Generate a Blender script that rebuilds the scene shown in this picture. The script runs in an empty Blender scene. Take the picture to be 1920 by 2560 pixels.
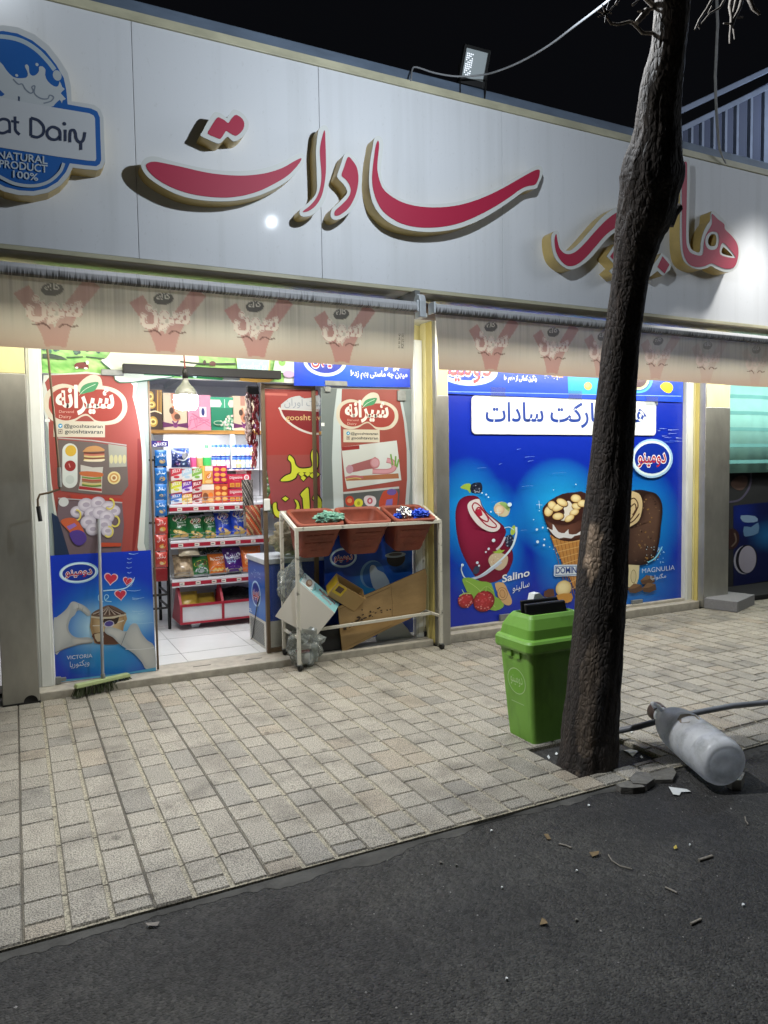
import bpy, bmesh, math, random
import numpy as np
from mathutils import Vector, Matrix, noise
random.seed(7)
scene = bpy.context.scene
COL = scene.collection

# ---------------------------------------------------------------- camera
F = 1850.0; CX = 960.0; CY = 1280.0; H = 1.6
AX = Vector((0.89427175, -0.04047351, 0.44569039))   # world x seen in camera axes (right, down, forward)
AY = Vector((-0.44727386, -0.04751619, 0.89313398))
AZ = Vector((-0.01497075, -0.99805015, -0.06059513))
CAM = Vector((0, 0, H))
cam = bpy.data.cameras.new('camera'); cam_o = bpy.data.objects.new('camera', cam); COL.objects.link(cam_o)
right = Vector((AX[0], AY[0], AZ[0])); down = Vector((AX[1], AY[1], AZ[1])); fwd = Vector((AX[2], AY[2], AZ[2]))
R = Matrix((right, -down, -fwd)).transposed()
cam_o.matrix_world = Matrix.Translation(CAM) @ R.to_4x4()
cam.sensor_fit = 'HORIZONTAL'; cam.sensor_width = 36.0; cam.lens = 36.0 * F / 1920.0
cam.clip_start = 0.05; cam.clip_end = 500
scene.camera = cam_o

# ---------------------------------------------------------------- world, light, exposure
w = bpy.data.worlds.new('World'); scene.world = w; w.use_nodes = True
w.node_tree.nodes['Background'].inputs[0].default_value = (0.012, 0.013, 0.017, 1)
w.node_tree.nodes['Background'].inputs[1].default_value = 0.22
scene.view_settings.view_transform = 'Standard'; scene.view_settings.look = 'None'
scene.view_settings.exposure = 0.0; scene.view_settings.gamma = 1.0

def lamp(name, kind, loc, power, col, size=0.1, aim=None, spot=None, blend=0.5, size_y=None):
    l = bpy.data.lights.new(name, kind); l.energy = power; l.color = col
    if kind == 'AREA':
        l.size = size
        if size_y: l.shape = 'RECTANGLE'; l.size_y = size_y
    else: l.shadow_soft_size = size
    if spot: l.spot_size = math.radians(spot); l.spot_blend = blend
    o = bpy.data.objects.new(name, l); COL.objects.link(o); o.location = loc
    if aim is not None:
        o.rotation_euler = (Vector(aim) - Vector(loc)).to_track_quat('-Z', 'Y').to_euler()
    return o
lamp('sign_lamp_light', 'POINT', (2.2, 2.88, 3.85), 134, (0.84, 0.92, 1.0), 0.035)
lamp('parapet_flood_light', 'SPOT', (-0.05, 3.70, 4.90), 860, (0.97, 0.98, 1.0), 0.08, (1.6, 2.3, 0), 84, 0.9)
lamp('logo_lamp_light', 'POINT', (-0.06, 4.52, 4.36), 2.4, (0.9, 0.96, 1.0), 0.05)
lamp('side_fascia_fill', 'SPOT', (10.2, 1.2, 5.6), 330, (0.86, 0.92, 1.0), 1.3, (6.6, 4.75, 3.6), 110, 1.0)  # soft fill added to lift the right end of the fascia
lamp('side_pavement_fill', 'SPOT', (6.6, 4.25, 4.6), 420, (1.0, 0.98, 0.93), 0.1, (5.3, 4.3, 0), 62, 0.8)  # added fill for the paving on the right, no lamp known there
lamp('stair_light', 'POINT', (10.5, 5.0, 6.6), 330, (0.55, 0.70, 1.0), 0.1)
lamp('curtain_fill', 'AREA', (8.6, 5.35, 2.78), 34, (0.94, 1.0, 0.97), 2.6, (8.6, 6.2, 1.9), size_y=0.1)  # extra area light added to brighten the turquoise curtain
lamp('shop_ceiling_light', 'AREA', (2.0, 6.75, 2.55), 34, (1.0, 0.97, 0.98), 2.6, (2.0, 7.0, 0), size_y=0.6)
lamp('shop_back_light', 'AREA', (1.6, 7.36, 1.91), 7, (0.95, 0.97, 1.0), 1.4, (1.7, 7.66, 1.5), size_y=0.1)
lamp('canopy_light', 'AREA', (1.3, 4.98, 2.70), 46, (1.0, 0.95, 0.80), 3.2, (1.3, 5.85, 0.9), size_y=0.10)
lamp('canopy_light_window', 'AREA', (5.2, 4.98, 2.70), 84, (1.0, 0.96, 0.84), 4.4, (5.2, 5.85, 1.0), size_y=0.10)

# ---------------------------------------------------------------- geometry of the place
def ray(px, py):
    c = Vector((px - CX, py - CY, F))
    return Vector((AX.dot(c), AY.dot(c), AZ.dot(c)))
def at(px, py, Y):            # point on a plane parallel to the shop front
    r = ray(px, py); return CAM + r * (Y / r.y)
def atx(px, py, X):
    r = ray(px, py); return CAM + r * (X / r.x)
def gnd(px, py, z=0.0):
    r = ray(px, py); return CAM + r * ((z - H) / r.z)
def Zm(ox, oy, wpx, out=1659.0):
    s = wpx / out
    def f(*p): return [(ox + x * s, oy + y * s) for x, y in p]
    return f
def lin(c):
    c = c / 255.0
    return c / 12.92 if c <= 0.04045 else ((c + 0.055) / 1.055) ** 2.4
def rgb(h):
    if not isinstance(h, str): return tuple(h)
    return tuple(lin(int(h[i:i + 2], 16)) for i in (0, 2, 4))

# ---------------------------------------------------------------- scene bookkeeping
ORG = {}
def thing(name, label, cat, loc=(0, 0, 0), group=None, kind=None):
    o = bpy.data.objects.new(name, None); COL.objects.link(o); o.empty_display_size = 0.1
    o.location = loc; ORG[o.name] = Vector(loc)
    o['label'] = label; o['category'] = cat
    if group: o['group'] = group
    if kind: o['kind'] = kind
    return o
def tag(o, label=None, cat=None, group=None, kind=None):
    if label: o['label'] = label
    if cat: o['category'] = cat
    if group: o['group'] = group
    if kind: o['kind'] = kind
    return o

class MB:
    def __init__(s): s.V = []; s.Fc = []; s.K = []; s.S = []; s.M = []
    def add(s, verts, faces, col=None, smooth=False, m=0):
        n = len(s.V); s.V += [tuple(v) for v in verts]
        for f in faces:
            s.Fc.append([i + n for i in f]); s.K.append(col); s.S.append(smooth); s.M.append(m)
        return s
    def box(s, x0, x1, y0, y1, z0, z1, col=None, m=0):
        v = [(x, y, z) for z in (z0, z1) for y in (y0, y1) for x in (x0, x1)]
        return s.add(v, [(0, 2, 3, 1), (4, 5, 7, 6), (0, 1, 5, 4), (2, 6, 7, 3), (0, 4, 6, 2), (1, 3, 7, 5)], col, False, m)
    def hexa(s, b, t, col=None, m=0):      # four bottom and four top corners, same order
        n = len(b)
        return s.add(list(b) + list(t), [tuple(reversed(range(n))), tuple(range(n, 2 * n))] +
                     [(i, (i + 1) % n, (i + 1) % n + n, i + n) for i in range(n)], col, False, m)
    def tube(s, pts, r, n=8, col=None, caps=True, smooth=True, m=0):
        pts = [Vector(p) for p in pts]; k = len(pts)
        rr = r if isinstance(r, (list, tuple)) else [r] * k
        t = (pts[1] - pts[0]).normalized(); u = t.orthogonal().normalized(); V = []
        for i, p in enumerate(pts):
            a = pts[max(i - 1, 0)]; b = pts[min(i + 1, k - 1)]; t = (b - a).normalized()
            u = (u - t * u.dot(t)).normalized(); v = t.cross(u)
            V += [p + (u * math.cos(2 * math.pi * j / n) + v * math.sin(2 * math.pi * j / n)) * rr[i] for j in range(n)]
        Fs = [(i * n + j, i * n + (j + 1) % n, (i + 1) * n + (j + 1) % n, (i + 1) * n + j) for i in range(k - 1) for j in range(n)]
        s.add(V, Fs, col, smooth, m)
        if caps: s.add(V[:n], [tuple(reversed(range(n)))], col, False, m); s.add(V[-n:], [tuple(range(n))], col, False, m)
        return s
    def bar(s, a, b, wx, wy, col=None, m=0):    # square bar between two points
        a = Vector(a); b = Vector(b); t = (b - a).normalized()
        u = Vector((0, 1, 0)).cross(t)
        if u.length < 0.1: u = Vector((1, 0, 0))
        u.normalize(); v = t.cross(u).normalized()
        c = [u * wx / 2 + v * wy / 2, -u * wx / 2 + v * wy / 2, -u * wx / 2 - v * wy / 2, u * wx / 2 - v * wy / 2]
        return s.hexa([a + q for q in c], [b + q for q in c], col, m)
    def lathe(s, prof, o, axis=(0, 0, 1), n=24, col=None, m=0, smooth=True):
        ax = Vector(axis).normalized(); u = ax.orthogonal().normalized(); v = ax.cross(u); o = Vector(o)
        V = [o + ax * h + (u * math.cos(2 * math.pi * j / n) + v * math.sin(2 * math.pi * j / n)) * max(r, 1e-4) for r, h in prof for j in range(n)]
        Fs = [(i * n + j, i * n + (j + 1) % n, (i + 1) * n + (j + 1) % n, (i + 1) * n + j) for i in range(len(prof) - 1) for j in range(n)]
        return s.add(V, Fs, col, smooth, m)
    def prism(s, pts, y0, y1, col=None, m=0, mside=None):      # list of (x, z) extruded along y
        n = len(pts); V = [(x, y0, z) for x, z in pts] + [(x, y1, z) for x, z in pts]
        s.add(V, [tuple(range(n))], col, False, m); s.add(V, [tuple(range(2 * n - 1, n - 1, -1))], col, False, m)
        return s.add(V, [(i, i + n, (i + 1) % n + n, (i + 1) % n) for i in range(n)], col, False, m if mside is None else mside)
    def prismx(s, pts, x0, x1, col=None, m=0):                 # list of (y, z) extruded along x
        n = len(pts); V = [(x0, y, z) for y, z in pts] + [(x1, y, z) for y, z in pts]
        return s.add(V, [tuple(range(n)), tuple(range(2 * n - 1, n - 1, -1))] + [(i, i + n, (i + 1) % n + n, (i + 1) % n) for i in range(n)], col, False, m)
    def build(s, name, mat, parent=None, bevel=0, sub=0, seg=2, weld=False):
        me = bpy.data.meshes.new(name); me.from_pydata(s.V, [], s.Fc)
        for p, sm, mi in zip(me.polygons, s.S, s.M): p.use_smooth = sm; p.material_index = mi
        for mm in (mat if isinstance(mat, (list, tuple)) else [mat]): me.materials.append(mm)
        if any(k is not None for k in s.K):
            at_ = me.color_attributes.new('Col', 'FLOAT_COLOR', 'CORNER'); buf = []
            for p, k in zip(me.polygons, s.K):
                k = k if k is not None else (0.5, 0.5, 0.5)
                if isinstance(k, list):
                    for c in k: buf += [c[0], c[1], c[2], 1.0]
                else: buf += [k[0], k[1], k[2], 1.0] * p.loop_total
            at_.data.foreach_set('color', buf)
        bm = bmesh.new(); bm.from_mesh(me)
        if weld: bmesh.ops.remove_doubles(bm, verts=bm.verts, dist=1e-5)
        if not any(isinstance(k, list) for k in s.K) or weld: bmesh.ops.recalc_face_normals(bm, faces=bm.faces)
        bm.to_mesh(me); bm.free()
        o = bpy.data.objects.new(name, me); COL.objects.link(o)
        if parent is not None:
            o.parent = parent; o.location = -ORG[parent.name]
        ORG[o.name] = Vector((0, 0, 0))
        if bevel:
            b = o.modifiers.new('bevel', 'BEVEL'); b.width = bevel; b.segments = seg; b.limit_method = 'ANGLE'; b.angle_limit = 0.6
        if sub:
            b = o.modifiers.new('sub', 'SUBSURF'); b.levels = sub; b.render_levels = sub
        return o

# ---------------------------------------------------------------- materials
def nodes(name):
    m = bpy.data.materials.new(name); m.use_nodes = True; nt = m.node_tree
    return m, nt, nt.nodes['Principled BSDF']
def N(nt, t, **kw):
    n = nt.nodes.new(t)
    for k, v in kw.items():
        if k in n.inputs: n.inputs[k].default_value = v
        else: setattr(n, k, v)
    return n
def coords(nt, scale):
    tc = N(nt, 'ShaderNodeTexCoord'); mp = N(nt, 'ShaderNodeMapping'); mp.inputs['Scale'].default_value = scale
    nt.links.new(tc.outputs['Object'], mp.inputs[0]); return mp.outputs[0]
def mat(name, col, rough=0.6, metal=0.0, var=0.25, vscale=(6, 6, 6), bump=0.0, bscale=60, coat=0.0, col2=None, detail=6, lo=0.35, hi=0.65, spec=0.5):
    m, nt, b = nodes(name); L = nt.links.new; c = rgb(col)
    b.inputs['Roughness'].default_value = rough; b.inputs['Metallic'].default_value = metal
    b.inputs['Coat Weight'].default_value = coat; b.inputs['Specular IOR Level'].default_value = spec
    c2 = rgb(col2) if col2 else tuple(x * (1 - var) for x in c)
    n = N(nt, 'ShaderNodeTexNoise', Scale=1.0, Detail=detail, Roughness=0.6); L(coords(nt, vscale), n.inputs['Vector'])
    r = N(nt, 'ShaderNodeValToRGB'); r.color_ramp.elements[0].position = lo; r.color_ramp.elements[1].position = hi
    r.color_ramp.elements[0].color = (*c2, 1); r.color_ramp.elements[1].color = (*c, 1)
    L(n.outputs[0], r.inputs[0]); L(r.outputs[0], b.inputs['Base Color'])
    if bump:
        n2 = N(nt, 'ShaderNodeTexNoise', Scale=1.0, Detail=4.0); L(coords(nt, (bscale,) * 3), n2.inputs['Vector'])
        bp = N(nt, 'ShaderNodeBump', Strength=bump, Distance=0.01); L(n2.outputs[0], bp.inputs['Height']); L(bp.outputs[0], b.inputs['Normal'])
    return m
def printed(name, rough=0.4, coat=0.0, bump=0.0, emit=0.0, transl=0.0):
    m, nt, b = nodes(name); L = nt.links.new
    a = N(nt, 'ShaderNodeVertexColor', layer_name='Col'); L(a.outputs[0], b.inputs['Base Color'])
    b.inputs['Roughness'].default_value = rough; b.inputs['Coat Weight'].default_value = coat; b.inputs['Coat Roughness'].default_value = 0.08
    if bump:
        n2 = N(nt, 'ShaderNodeTexNoise', Scale=1.0, Detail=3.0); L(coords(nt, (9, 9, 9)), n2.inputs['Vector'])
        bp = N(nt, 'ShaderNodeBump', Strength=bump, Distance=0.02); L(n2.outputs[0], bp.inputs['Height']); L(bp.outputs[0], b.inputs['Normal'])
    if transl:
        t = N(nt, 'ShaderNodeBsdfTranslucent'); L(a.outputs[0], t.inputs[0])
        mx = N(nt, 'ShaderNodeMixShader'); mx.inputs[0].default_value = transl
        L(b.outputs[0], mx.inputs[1]); L(t.outputs[0], mx.inputs[2]); L(mx.outputs[0], nt.nodes['Material Output'].inputs[0])
    return m
def glassy(name, tint=(0.93, 0.96, 0.95), rough=0.02, f=1.45, haze=0.0):
    m, nt, b = nodes(name); L = nt.links.new
    t = N(nt, 'ShaderNodeBsdfTransparent'); t.inputs[0].default_value = (*tint, 1)
    g = N(nt, 'ShaderNodeBsdfGlossy', Roughness=rough); fr = N(nt, 'ShaderNodeFresnel', IOR=f)
    mx = N(nt, 'ShaderNodeMixShader'); L(fr.outputs[0], mx.inputs[0]); L(t.outputs[0], mx.inputs[1]); L(g.outputs[0], mx.inputs[2])
    out = mx.outputs[0]
    if haze:
        d = N(nt, 'ShaderNodeBsdfDiffuse'); d.inputs[0].default_value = (*rgb('b9c0bd'), 1)
        m2 = N(nt, 'ShaderNodeMixShader'); m2.inputs[0].default_value = haze; L(out, m2.inputs[1]); L(d.outputs[0], m2.inputs[2]); out = m2.outputs[0]
    L(out, nt.nodes['Material Output'].inputs[0]); return m
def emitter(name, col, s):
    m, nt, b = nodes(name); b.inputs['Base Color'].default_value = (*rgb(col), 1)
    b.inputs['Emission Color'].default_value = (*rgb(col), 1); b.inputs['Emission Strength'].default_value = s; return m

M = {}
M['print'] = printed('poster_print', 0.45)
M['print_gloss'] = printed('glossy_poster_print', 0.30, 0.25, 0.10)
M['pack'] = printed('packaging_print', 0.38, 0.2)
M['film'] = printed('backlit_film_print', 0.45, 0.7, 0.05, transl=0.15)
M['foilpack'] = printed('crinkled_packet_print', 0.30, 0.3, 0.35)
M['fabric'] = printed('awning_fabric_print', 0.85, 0, 0.25, transl=0.45)
M['letter'] = printed('sign_letter_face', 0.6, 0.05)
M['gold'] = mat('gold_letter_side', 'd0b572', 0.36, 0.25, 0.3, (3, 3, 3))
M['panel'] = None
M['trim'] = mat('cream_trim', 'c4c0a4', 0.5, 0, 0.3, (3, 20, 8), 0.05)
M['parapet'] = mat('blue_grey_metal', '6f7f93', 0.55, 0.2, 0.35, (2, 6, 6), 0.1, 40)
M['steel'] = mat('brushed_steel', 'b4b3ac', 0.36, 0.75, 0.30, (5, 5, 2.2), 0.02, 120, lo=0.3, hi=0.7)
M['cream'] = mat('yellow_cream_paint', 'd8cf98', 0.5, 0, 0.18, (5, 5, 2), 0.04)
M['yellow'] = mat('yellow_paint', 'cdbd72', 0.5, 0, 0.2, (5, 5, 2))
M['white'] = mat('white_frame', 'd9dcd8', 0.35, 0, 0.15, (9, 9, 2))
M['alu'] = mat('white_aluminium', 'ccd2d6', 0.35, 0.2, 0.15, (9, 9, 9))
M['rail_dirty'] = None
M['rollfab'] = mat('rolled_fabric', 'a89c92', 0.9, 0, 0.25, (3, 30, 30), 0.1)
M['tilefloor'] = mat('white_floor_tile', 'd6d8d6', 0.25, 0, 0.06, (3, 3, 3))
M['interior'] = mat('shop_wall', 'd5d6da', 0.6, 0, 0.08)
M['ceil'] = mat('shop_ceiling', 'c9cad4', 0.6, 0, 0.1)
M['granite'] = mat('threshold_stone', 'b3ada0', 0.5, 0, 0.3, (14, 14, 14), 0.1, 120)
M['greystone'] = mat('grey_granite', '87878a', 0.6, 0, 0.35, (160, 160, 160), 0.1, 200, lo=0.4, hi=0.6)
M['wood'] = mat('shelf_wood', 'a6762e', 0.45, 0, 0.5, (3, 30, 40), 0)
M['shelf'] = mat('white_shelf', 'd3d4d6', 0.4, 0, 0.1)
M['red'] = mat('red_strip', 'a01a30', 0.4, 0, 0.15)
M['black'] = mat('black_metal', '151515', 0.45, 0.3, 0.3)
M['dark'] = mat('dark_gap', '1a1a1b', 0.7, 0, 0.2)
M['grey'] = mat('grey_fitting', '8f9290', 0.42, 0.4, 0.25, (20, 20, 20))
M['brownframe'] = mat('brown_frame', '6b5b48', 0.45, 0.3, 0.25, (8, 8, 3))
M['glass'] = glassy('door_glass', (0.98, 0.99, 0.985), f=1.4, haze=0.03)
M['binplastic'] = mat('green_plastic', '6d9f3a', 0.45, 0, 0.30, (7, 7, 2.5), 0.08, 150, lo=0.30, hi=0.50, detail=9)
M['blackplastic'] = mat('black_plastic', '0d0d0d', 0.4, 0, 0.3)
M['tubbrown'] = mat('brown_plastic', '8a4330', 0.6, 0, 0.35, (7, 7, 7), 0.08, 60)
M['rackpaint'] = mat('chipped_white_paint', 'c9c6ba', 0.5, 0.1, 0.75, (22, 22, 22), 0.15, 60, lo=0.30, hi=0.42)
M['rubber'] = mat('black_rubber', '101010', 0.7, 0, 0.2)
M['card'] = mat('brown_cardboard', 'a98a5c', 0.8, 0, 0.22, (4, 4, 12), 0.08, 90)
M['cardedge'] = mat('cardboard_edge', '6e5836', 0.9, 0, 0.3)
M['cablegrey'] = mat('grey_cable', '8d8f92', 0.6, 0, 0.2)
M['rope'] = mat('pale_rope', '9b9a98', 0.8, 0, 0.3, (40, 40, 40))
M['railing'] = mat('grey_blue_railing', '8a95aa', 0.5, 0.2, 0.2)
M['navy'] = mat('navy_wall', '0c1440', 0.7, 0, 0.4, (1.2, 1.2, 1.2))
M['blueplate'] = mat('blue_plastic', '0b3fae', 0.4)
M['hose'] = mat('grey_hose', '6c7076', 0.45, 0, 0.3, (6, 6, 6))
M['broomgreen'] = mat('pale_green_plastic', 'a3b27c', 0.5, 0, 0.2)
M['bristle'] = mat('dark_bristles', '3f4a2a', 0.9, 0, 0.6, (60, 60, 10), 0.4, 80)
M['foil'] = mat('silver_foil', 'c4c6c9', 0.25, 0.95, 0.2, (30, 30, 30), 0.5, 40)
M['bluefoil'] = mat('blue_wrapper', '1547c9', 0.25, 0.3, 0.3, (20, 20, 20), 0.5, 40)
M['seeds'] = mat('black_seeds', '1e1a19', 0.6, 0, 0.6, (90, 90, 90), 0.8, 90)
M['goldbag'] = mat('golden_bag', 'a98a2a', 0.25, 0.5, 0.35, (9, 9, 9), 0.35, 18)
M['leaf'] = mat('dry_leaf', '7d6a4a', 0.8, 0, 0.4, (60, 60, 60))
M['twig'] = mat('pale_twig', '8d877c', 0.8, 0, 0.4, (60, 60, 60))
M['paper'] = mat('white_paper', 'd5d9d8', 0.7, 0, 0.1)
M['rubble'] = mat('concrete_rubble', '6e6c66', 0.9, 0, 0.35, (30, 30, 30), 0.4, 80)
M['turq'] = mat('turquoise_curtain', '8cc6bc', 0.8, 0, 0.1, (5, 5, 5))
M['turqdark'] = mat('turquoise_stripe', '6aa8a4', 0.8, 0, 0.1, (5, 5, 5))
M['bulbneck'] = mat('bulb_body', '7c7e76', 0.35, 0, 0.1)
M['bulb'] = emitter('lit_bulb', 'f4f6ff', 130)
M['tube'] = emitter('lit_ceiling_panel', 'f6f6ff', 9)
M['led'] = emitter('unlit_panel_glow', '8f989b', 0.22)  # switched-off panel; faint glow added for its pale face
M['sausage'] = mat('dark_red_snack', '7c1522', 0.35, 0, 0.5, (40, 40, 20), 0.3, 40)
M['acrylic'] = glassy('clear_acrylic', (0.93, 0.95, 0.95), 0.08, 1.5, 0.10)
M['clearbag'] = glassy('clear_plastic_bag', (0.9, 0.92, 0.92), 0.18, 1.5, 0.28)

def m_panel():
    m, nt, b = nodes('white_composite_panel'); L = nt.links.new
    b.inputs['Roughness'].default_value = 0.6; b.inputs['Coat Weight'].default_value = 0.04; b.inputs['Coat Roughness'].default_value = 0.09
    n = N(nt, 'ShaderNodeTexNoise', Scale=1.0, Detail=5.0); L(coords(nt, (9, 2, 0.35)), n.inputs['Vector'])
    r = N(nt, 'ShaderNodeValToRGB'); r.color_ramp.elements[0].position = 0.28; r.color_ramp.elements[0].color = (*rgb('cccfd2'), 1)
    r.color_ramp.elements[1].position = 0.50; r.color_ramp.elements[1].color = (*rgb('d5d8dc'), 1)
    n2 = N(nt, 'ShaderNodeTexNoise', Scale=1.0, Detail=8.0); L(coords(nt, (60, 2, 30)), n2.inputs['Vector'])
    r2 = N(nt, 'ShaderNodeValToRGB'); r2.color_ramp.elements[0].position = 0.28; r2.color_ramp.elements[0].color = (0.75, 0.74, 0.72, 1); r2.color_ramp.elements[1].position = 0.36
    mx = N(nt, 'ShaderNodeMix', data_type='RGBA', blend_type='MULTIPLY'); mx.inputs[0].default_value = 0.3
    L(n.outputs[0], r.inputs[0]); L(n2.outputs[0], r2.inputs[0]); L(r.outputs[0], mx.inputs[6]); L(r2.outputs[0], mx.inputs[7]); L(mx.outputs[2], b.inputs['Base Color'])
    return m
M['panel'] = m_panel()
def m_pave(name, tile=True):
    m, nt, b = nodes(name); L = nt.links.new; b.inputs['Roughness'].default_value = 0.62
    a = N(nt, 'ShaderNodeVertexColor', layer_name='Col')
    sp = N(nt, 'ShaderNodeTexNoise', Scale=1.0, Detail=2.0); L(coords(nt, (170, 170, 170)), sp.inputs['Vector'])
    r = N(nt, 'ShaderNodeValToRGB'); r.color_ramp.elements[0].position = 0.38; r.color_ramp.elements[0].color = (0.40, 0.39, 0.37, 1); r.color_ramp.elements[1].position = 0.58; r.color_ramp.elements[1].color = (1.30, 1.28, 1.24, 1)
    st = N(nt, 'ShaderNodeTexNoise', Scale=1.0, Detail=7.0, Roughness=0.65); L(coords(nt, (3.6, 3.6, 3.6)), st.inputs['Vector'])
    r2 = N(nt, 'ShaderNodeValToRGB'); r2.color_ramp.elements[0].position = 0.32; r2.color_ramp.elements[0].color = (0.50, 0.49, 0.49, 1); r2.color_ramp.elements[1].position = 0.52
    m1 = N(nt, 'ShaderNodeMix', data_type='RGBA', blend_type='MULTIPLY'); m1.inputs[0].default_value = 1.0
    m2 = N(nt, 'ShaderNodeMix', data_type='RGBA', blend_type='MULTIPLY'); m2.inputs[0].default_value = 0.8
    L(sp.outputs[0], r.inputs[0]); L(st.outputs[0], r2.inputs[0])
    gv_ = N(nt, 'ShaderNodeTexVoronoi', Scale=3.3, Randomness=1.0); L(coords(nt, (1, 1, 1)), gv_.inputs['Vector'])
    gr = N(nt, 'ShaderNodeValToRGB'); gr.color_ramp.elements[0].position = 0.055; gr.color_ramp.elements[0].color = (0.42, 0.41, 0.40, 1); gr.color_ramp.elements[1].position = 0.085; L(gv_.outputs['Distance'], gr.inputs[0])
    m0 = N(nt, 'ShaderNodeMix', data_type='RGBA', blend_type='MULTIPLY'); m0.inputs[0].default_value = 0.75; L(a.outputs[0], m0.inputs[6]); L(gr.outputs[0], m0.inputs[7])
    L(m0.outputs[2], m1.inputs[6]); L(r.outputs[0], m1.inputs[7]); L(m1.outputs[2], m2.inputs[6]); L(r2.outputs[0], m2.inputs[7]); L(m2.outputs[2], b.inputs['Base Color'])
    bp = N(nt, 'ShaderNodeBump', Strength=0.55, Distance=0.004); L(sp.outputs[0], bp.inputs['Height']); L(bp.outputs[0], b.inputs['Normal'])
    return m
M['pave'] = m_pave('exposed_aggregate_paving')
def m_asphalt():
    m, nt, b = nodes('asphalt'); L = nt.links.new; b.inputs['Roughness'].default_value = 0.75
    v = N(nt, 'ShaderNodeTexVoronoi', Scale=88.0); L(coords(nt, (1, 1, 1)), v.inputs['Vector'])
    n = N(nt, 'ShaderNodeTexNoise', Scale=1.0, Detail=8.0, Roughness=0.7); L(coords(nt, (1.6, 1.6, 1.6)), n.inputs['Vector'])
    r = N(nt, 'ShaderNodeValToRGB'); r.color_ramp.elements[0].position = 0.3; r.color_ramp.elements[0].color = (0.028, 0.029, 0.030, 1); r.color_ramp.elements[1].position = 0.7; r.color_ramp.elements[1].color = (0.062, 0.062, 0.060, 1)
    r2 = N(nt, 'ShaderNodeValToRGB'); r2.color_ramp.elements[0].position = 0.0; r2.color_ramp.elements[0].color = (0.38, 0.38, 0.38, 1); r2.color_ramp.elements[1].position = 1.0; r2.color_ramp.elements[1].color = (1.75, 1.74, 1.70, 1)
    L(n.outputs[0], r.inputs[0]); L(v.outputs['Color'], r2.inputs[0])
    mx = N(nt, 'ShaderNodeMix', data_type='RGBA', blend_type='MULTIPLY'); mx.inputs[0].default_value = 1.0
    lf = N(nt, 'ShaderNodeTexNoise', Scale=1.0, Detail=4.0, Roughness=0.55); L(coords(nt, (0.9, 1.3, 1)), lf.inputs['Vector'])
    r4 = N(nt, 'ShaderNodeValToRGB'); r4.color_ramp.elements[0].position = 0.36; r4.color_ramp.elements[0].color = (0.58, 0.56, 0.56, 1); r4.color_ramp.elements[1].position = 0.62; r4.color_ramp.elements[1].color = (1.18, 1.15, 1.08, 1)
    L(lf.outputs[0], r4.inputs[0]); my = N(nt, 'ShaderNodeMix', data_type='RGBA', blend_type='MULTIPLY'); my.inputs[0].default_value = 1.0
    L(r.outputs[0], mx.inputs[6]); L(r2.outputs[0], mx.inputs[7]); L(mx.outputs[2], my.inputs[6]); L(r4.outputs[0], my.inputs[7]); L(my.outputs[2], b.inputs['Base Color'])
    n3 = N(nt, 'ShaderNodeTexNoise', Scale=1.0, Detail=9.0, Roughness=0.7); L(coords(nt, (38, 38, 38)), n3.inputs['Vector'])
    v2 = N(nt, 'ShaderNodeTexVoronoi', Scale=120.0, Randomness=1.0); L(coords(nt, (1, 1.2, 1)), v2.inputs['Vector'])
    mv = N(nt, 'ShaderNodeMath', operation='MULTIPLY'); L(v.outputs['Distance'], mv.inputs[0]); L(n.outputs[0], mv.inputs[1])
    m3 = N(nt, 'ShaderNodeMath', operation='MULTIPLY_ADD'); m3.inputs[1].default_value = 0.35; L(v2.outputs['Distance'], m3.inputs[0]); L(mv.outputs[0], m3.inputs[2])
    ad = N(nt, 'ShaderNodeMath', operation='SUBTRACT'); L(n3.outputs[0], ad.inputs[0]); L(m3.outputs[0], ad.inputs[1])
    bp = N(nt, 'ShaderNodeBump', Strength=1.0, Distance=0.014); L(ad.outputs[0], bp.inputs['Height']); L(bp.outputs[0], b.inputs['Normal'])
    return m
M['asphalt'] = m_asphalt()
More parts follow.
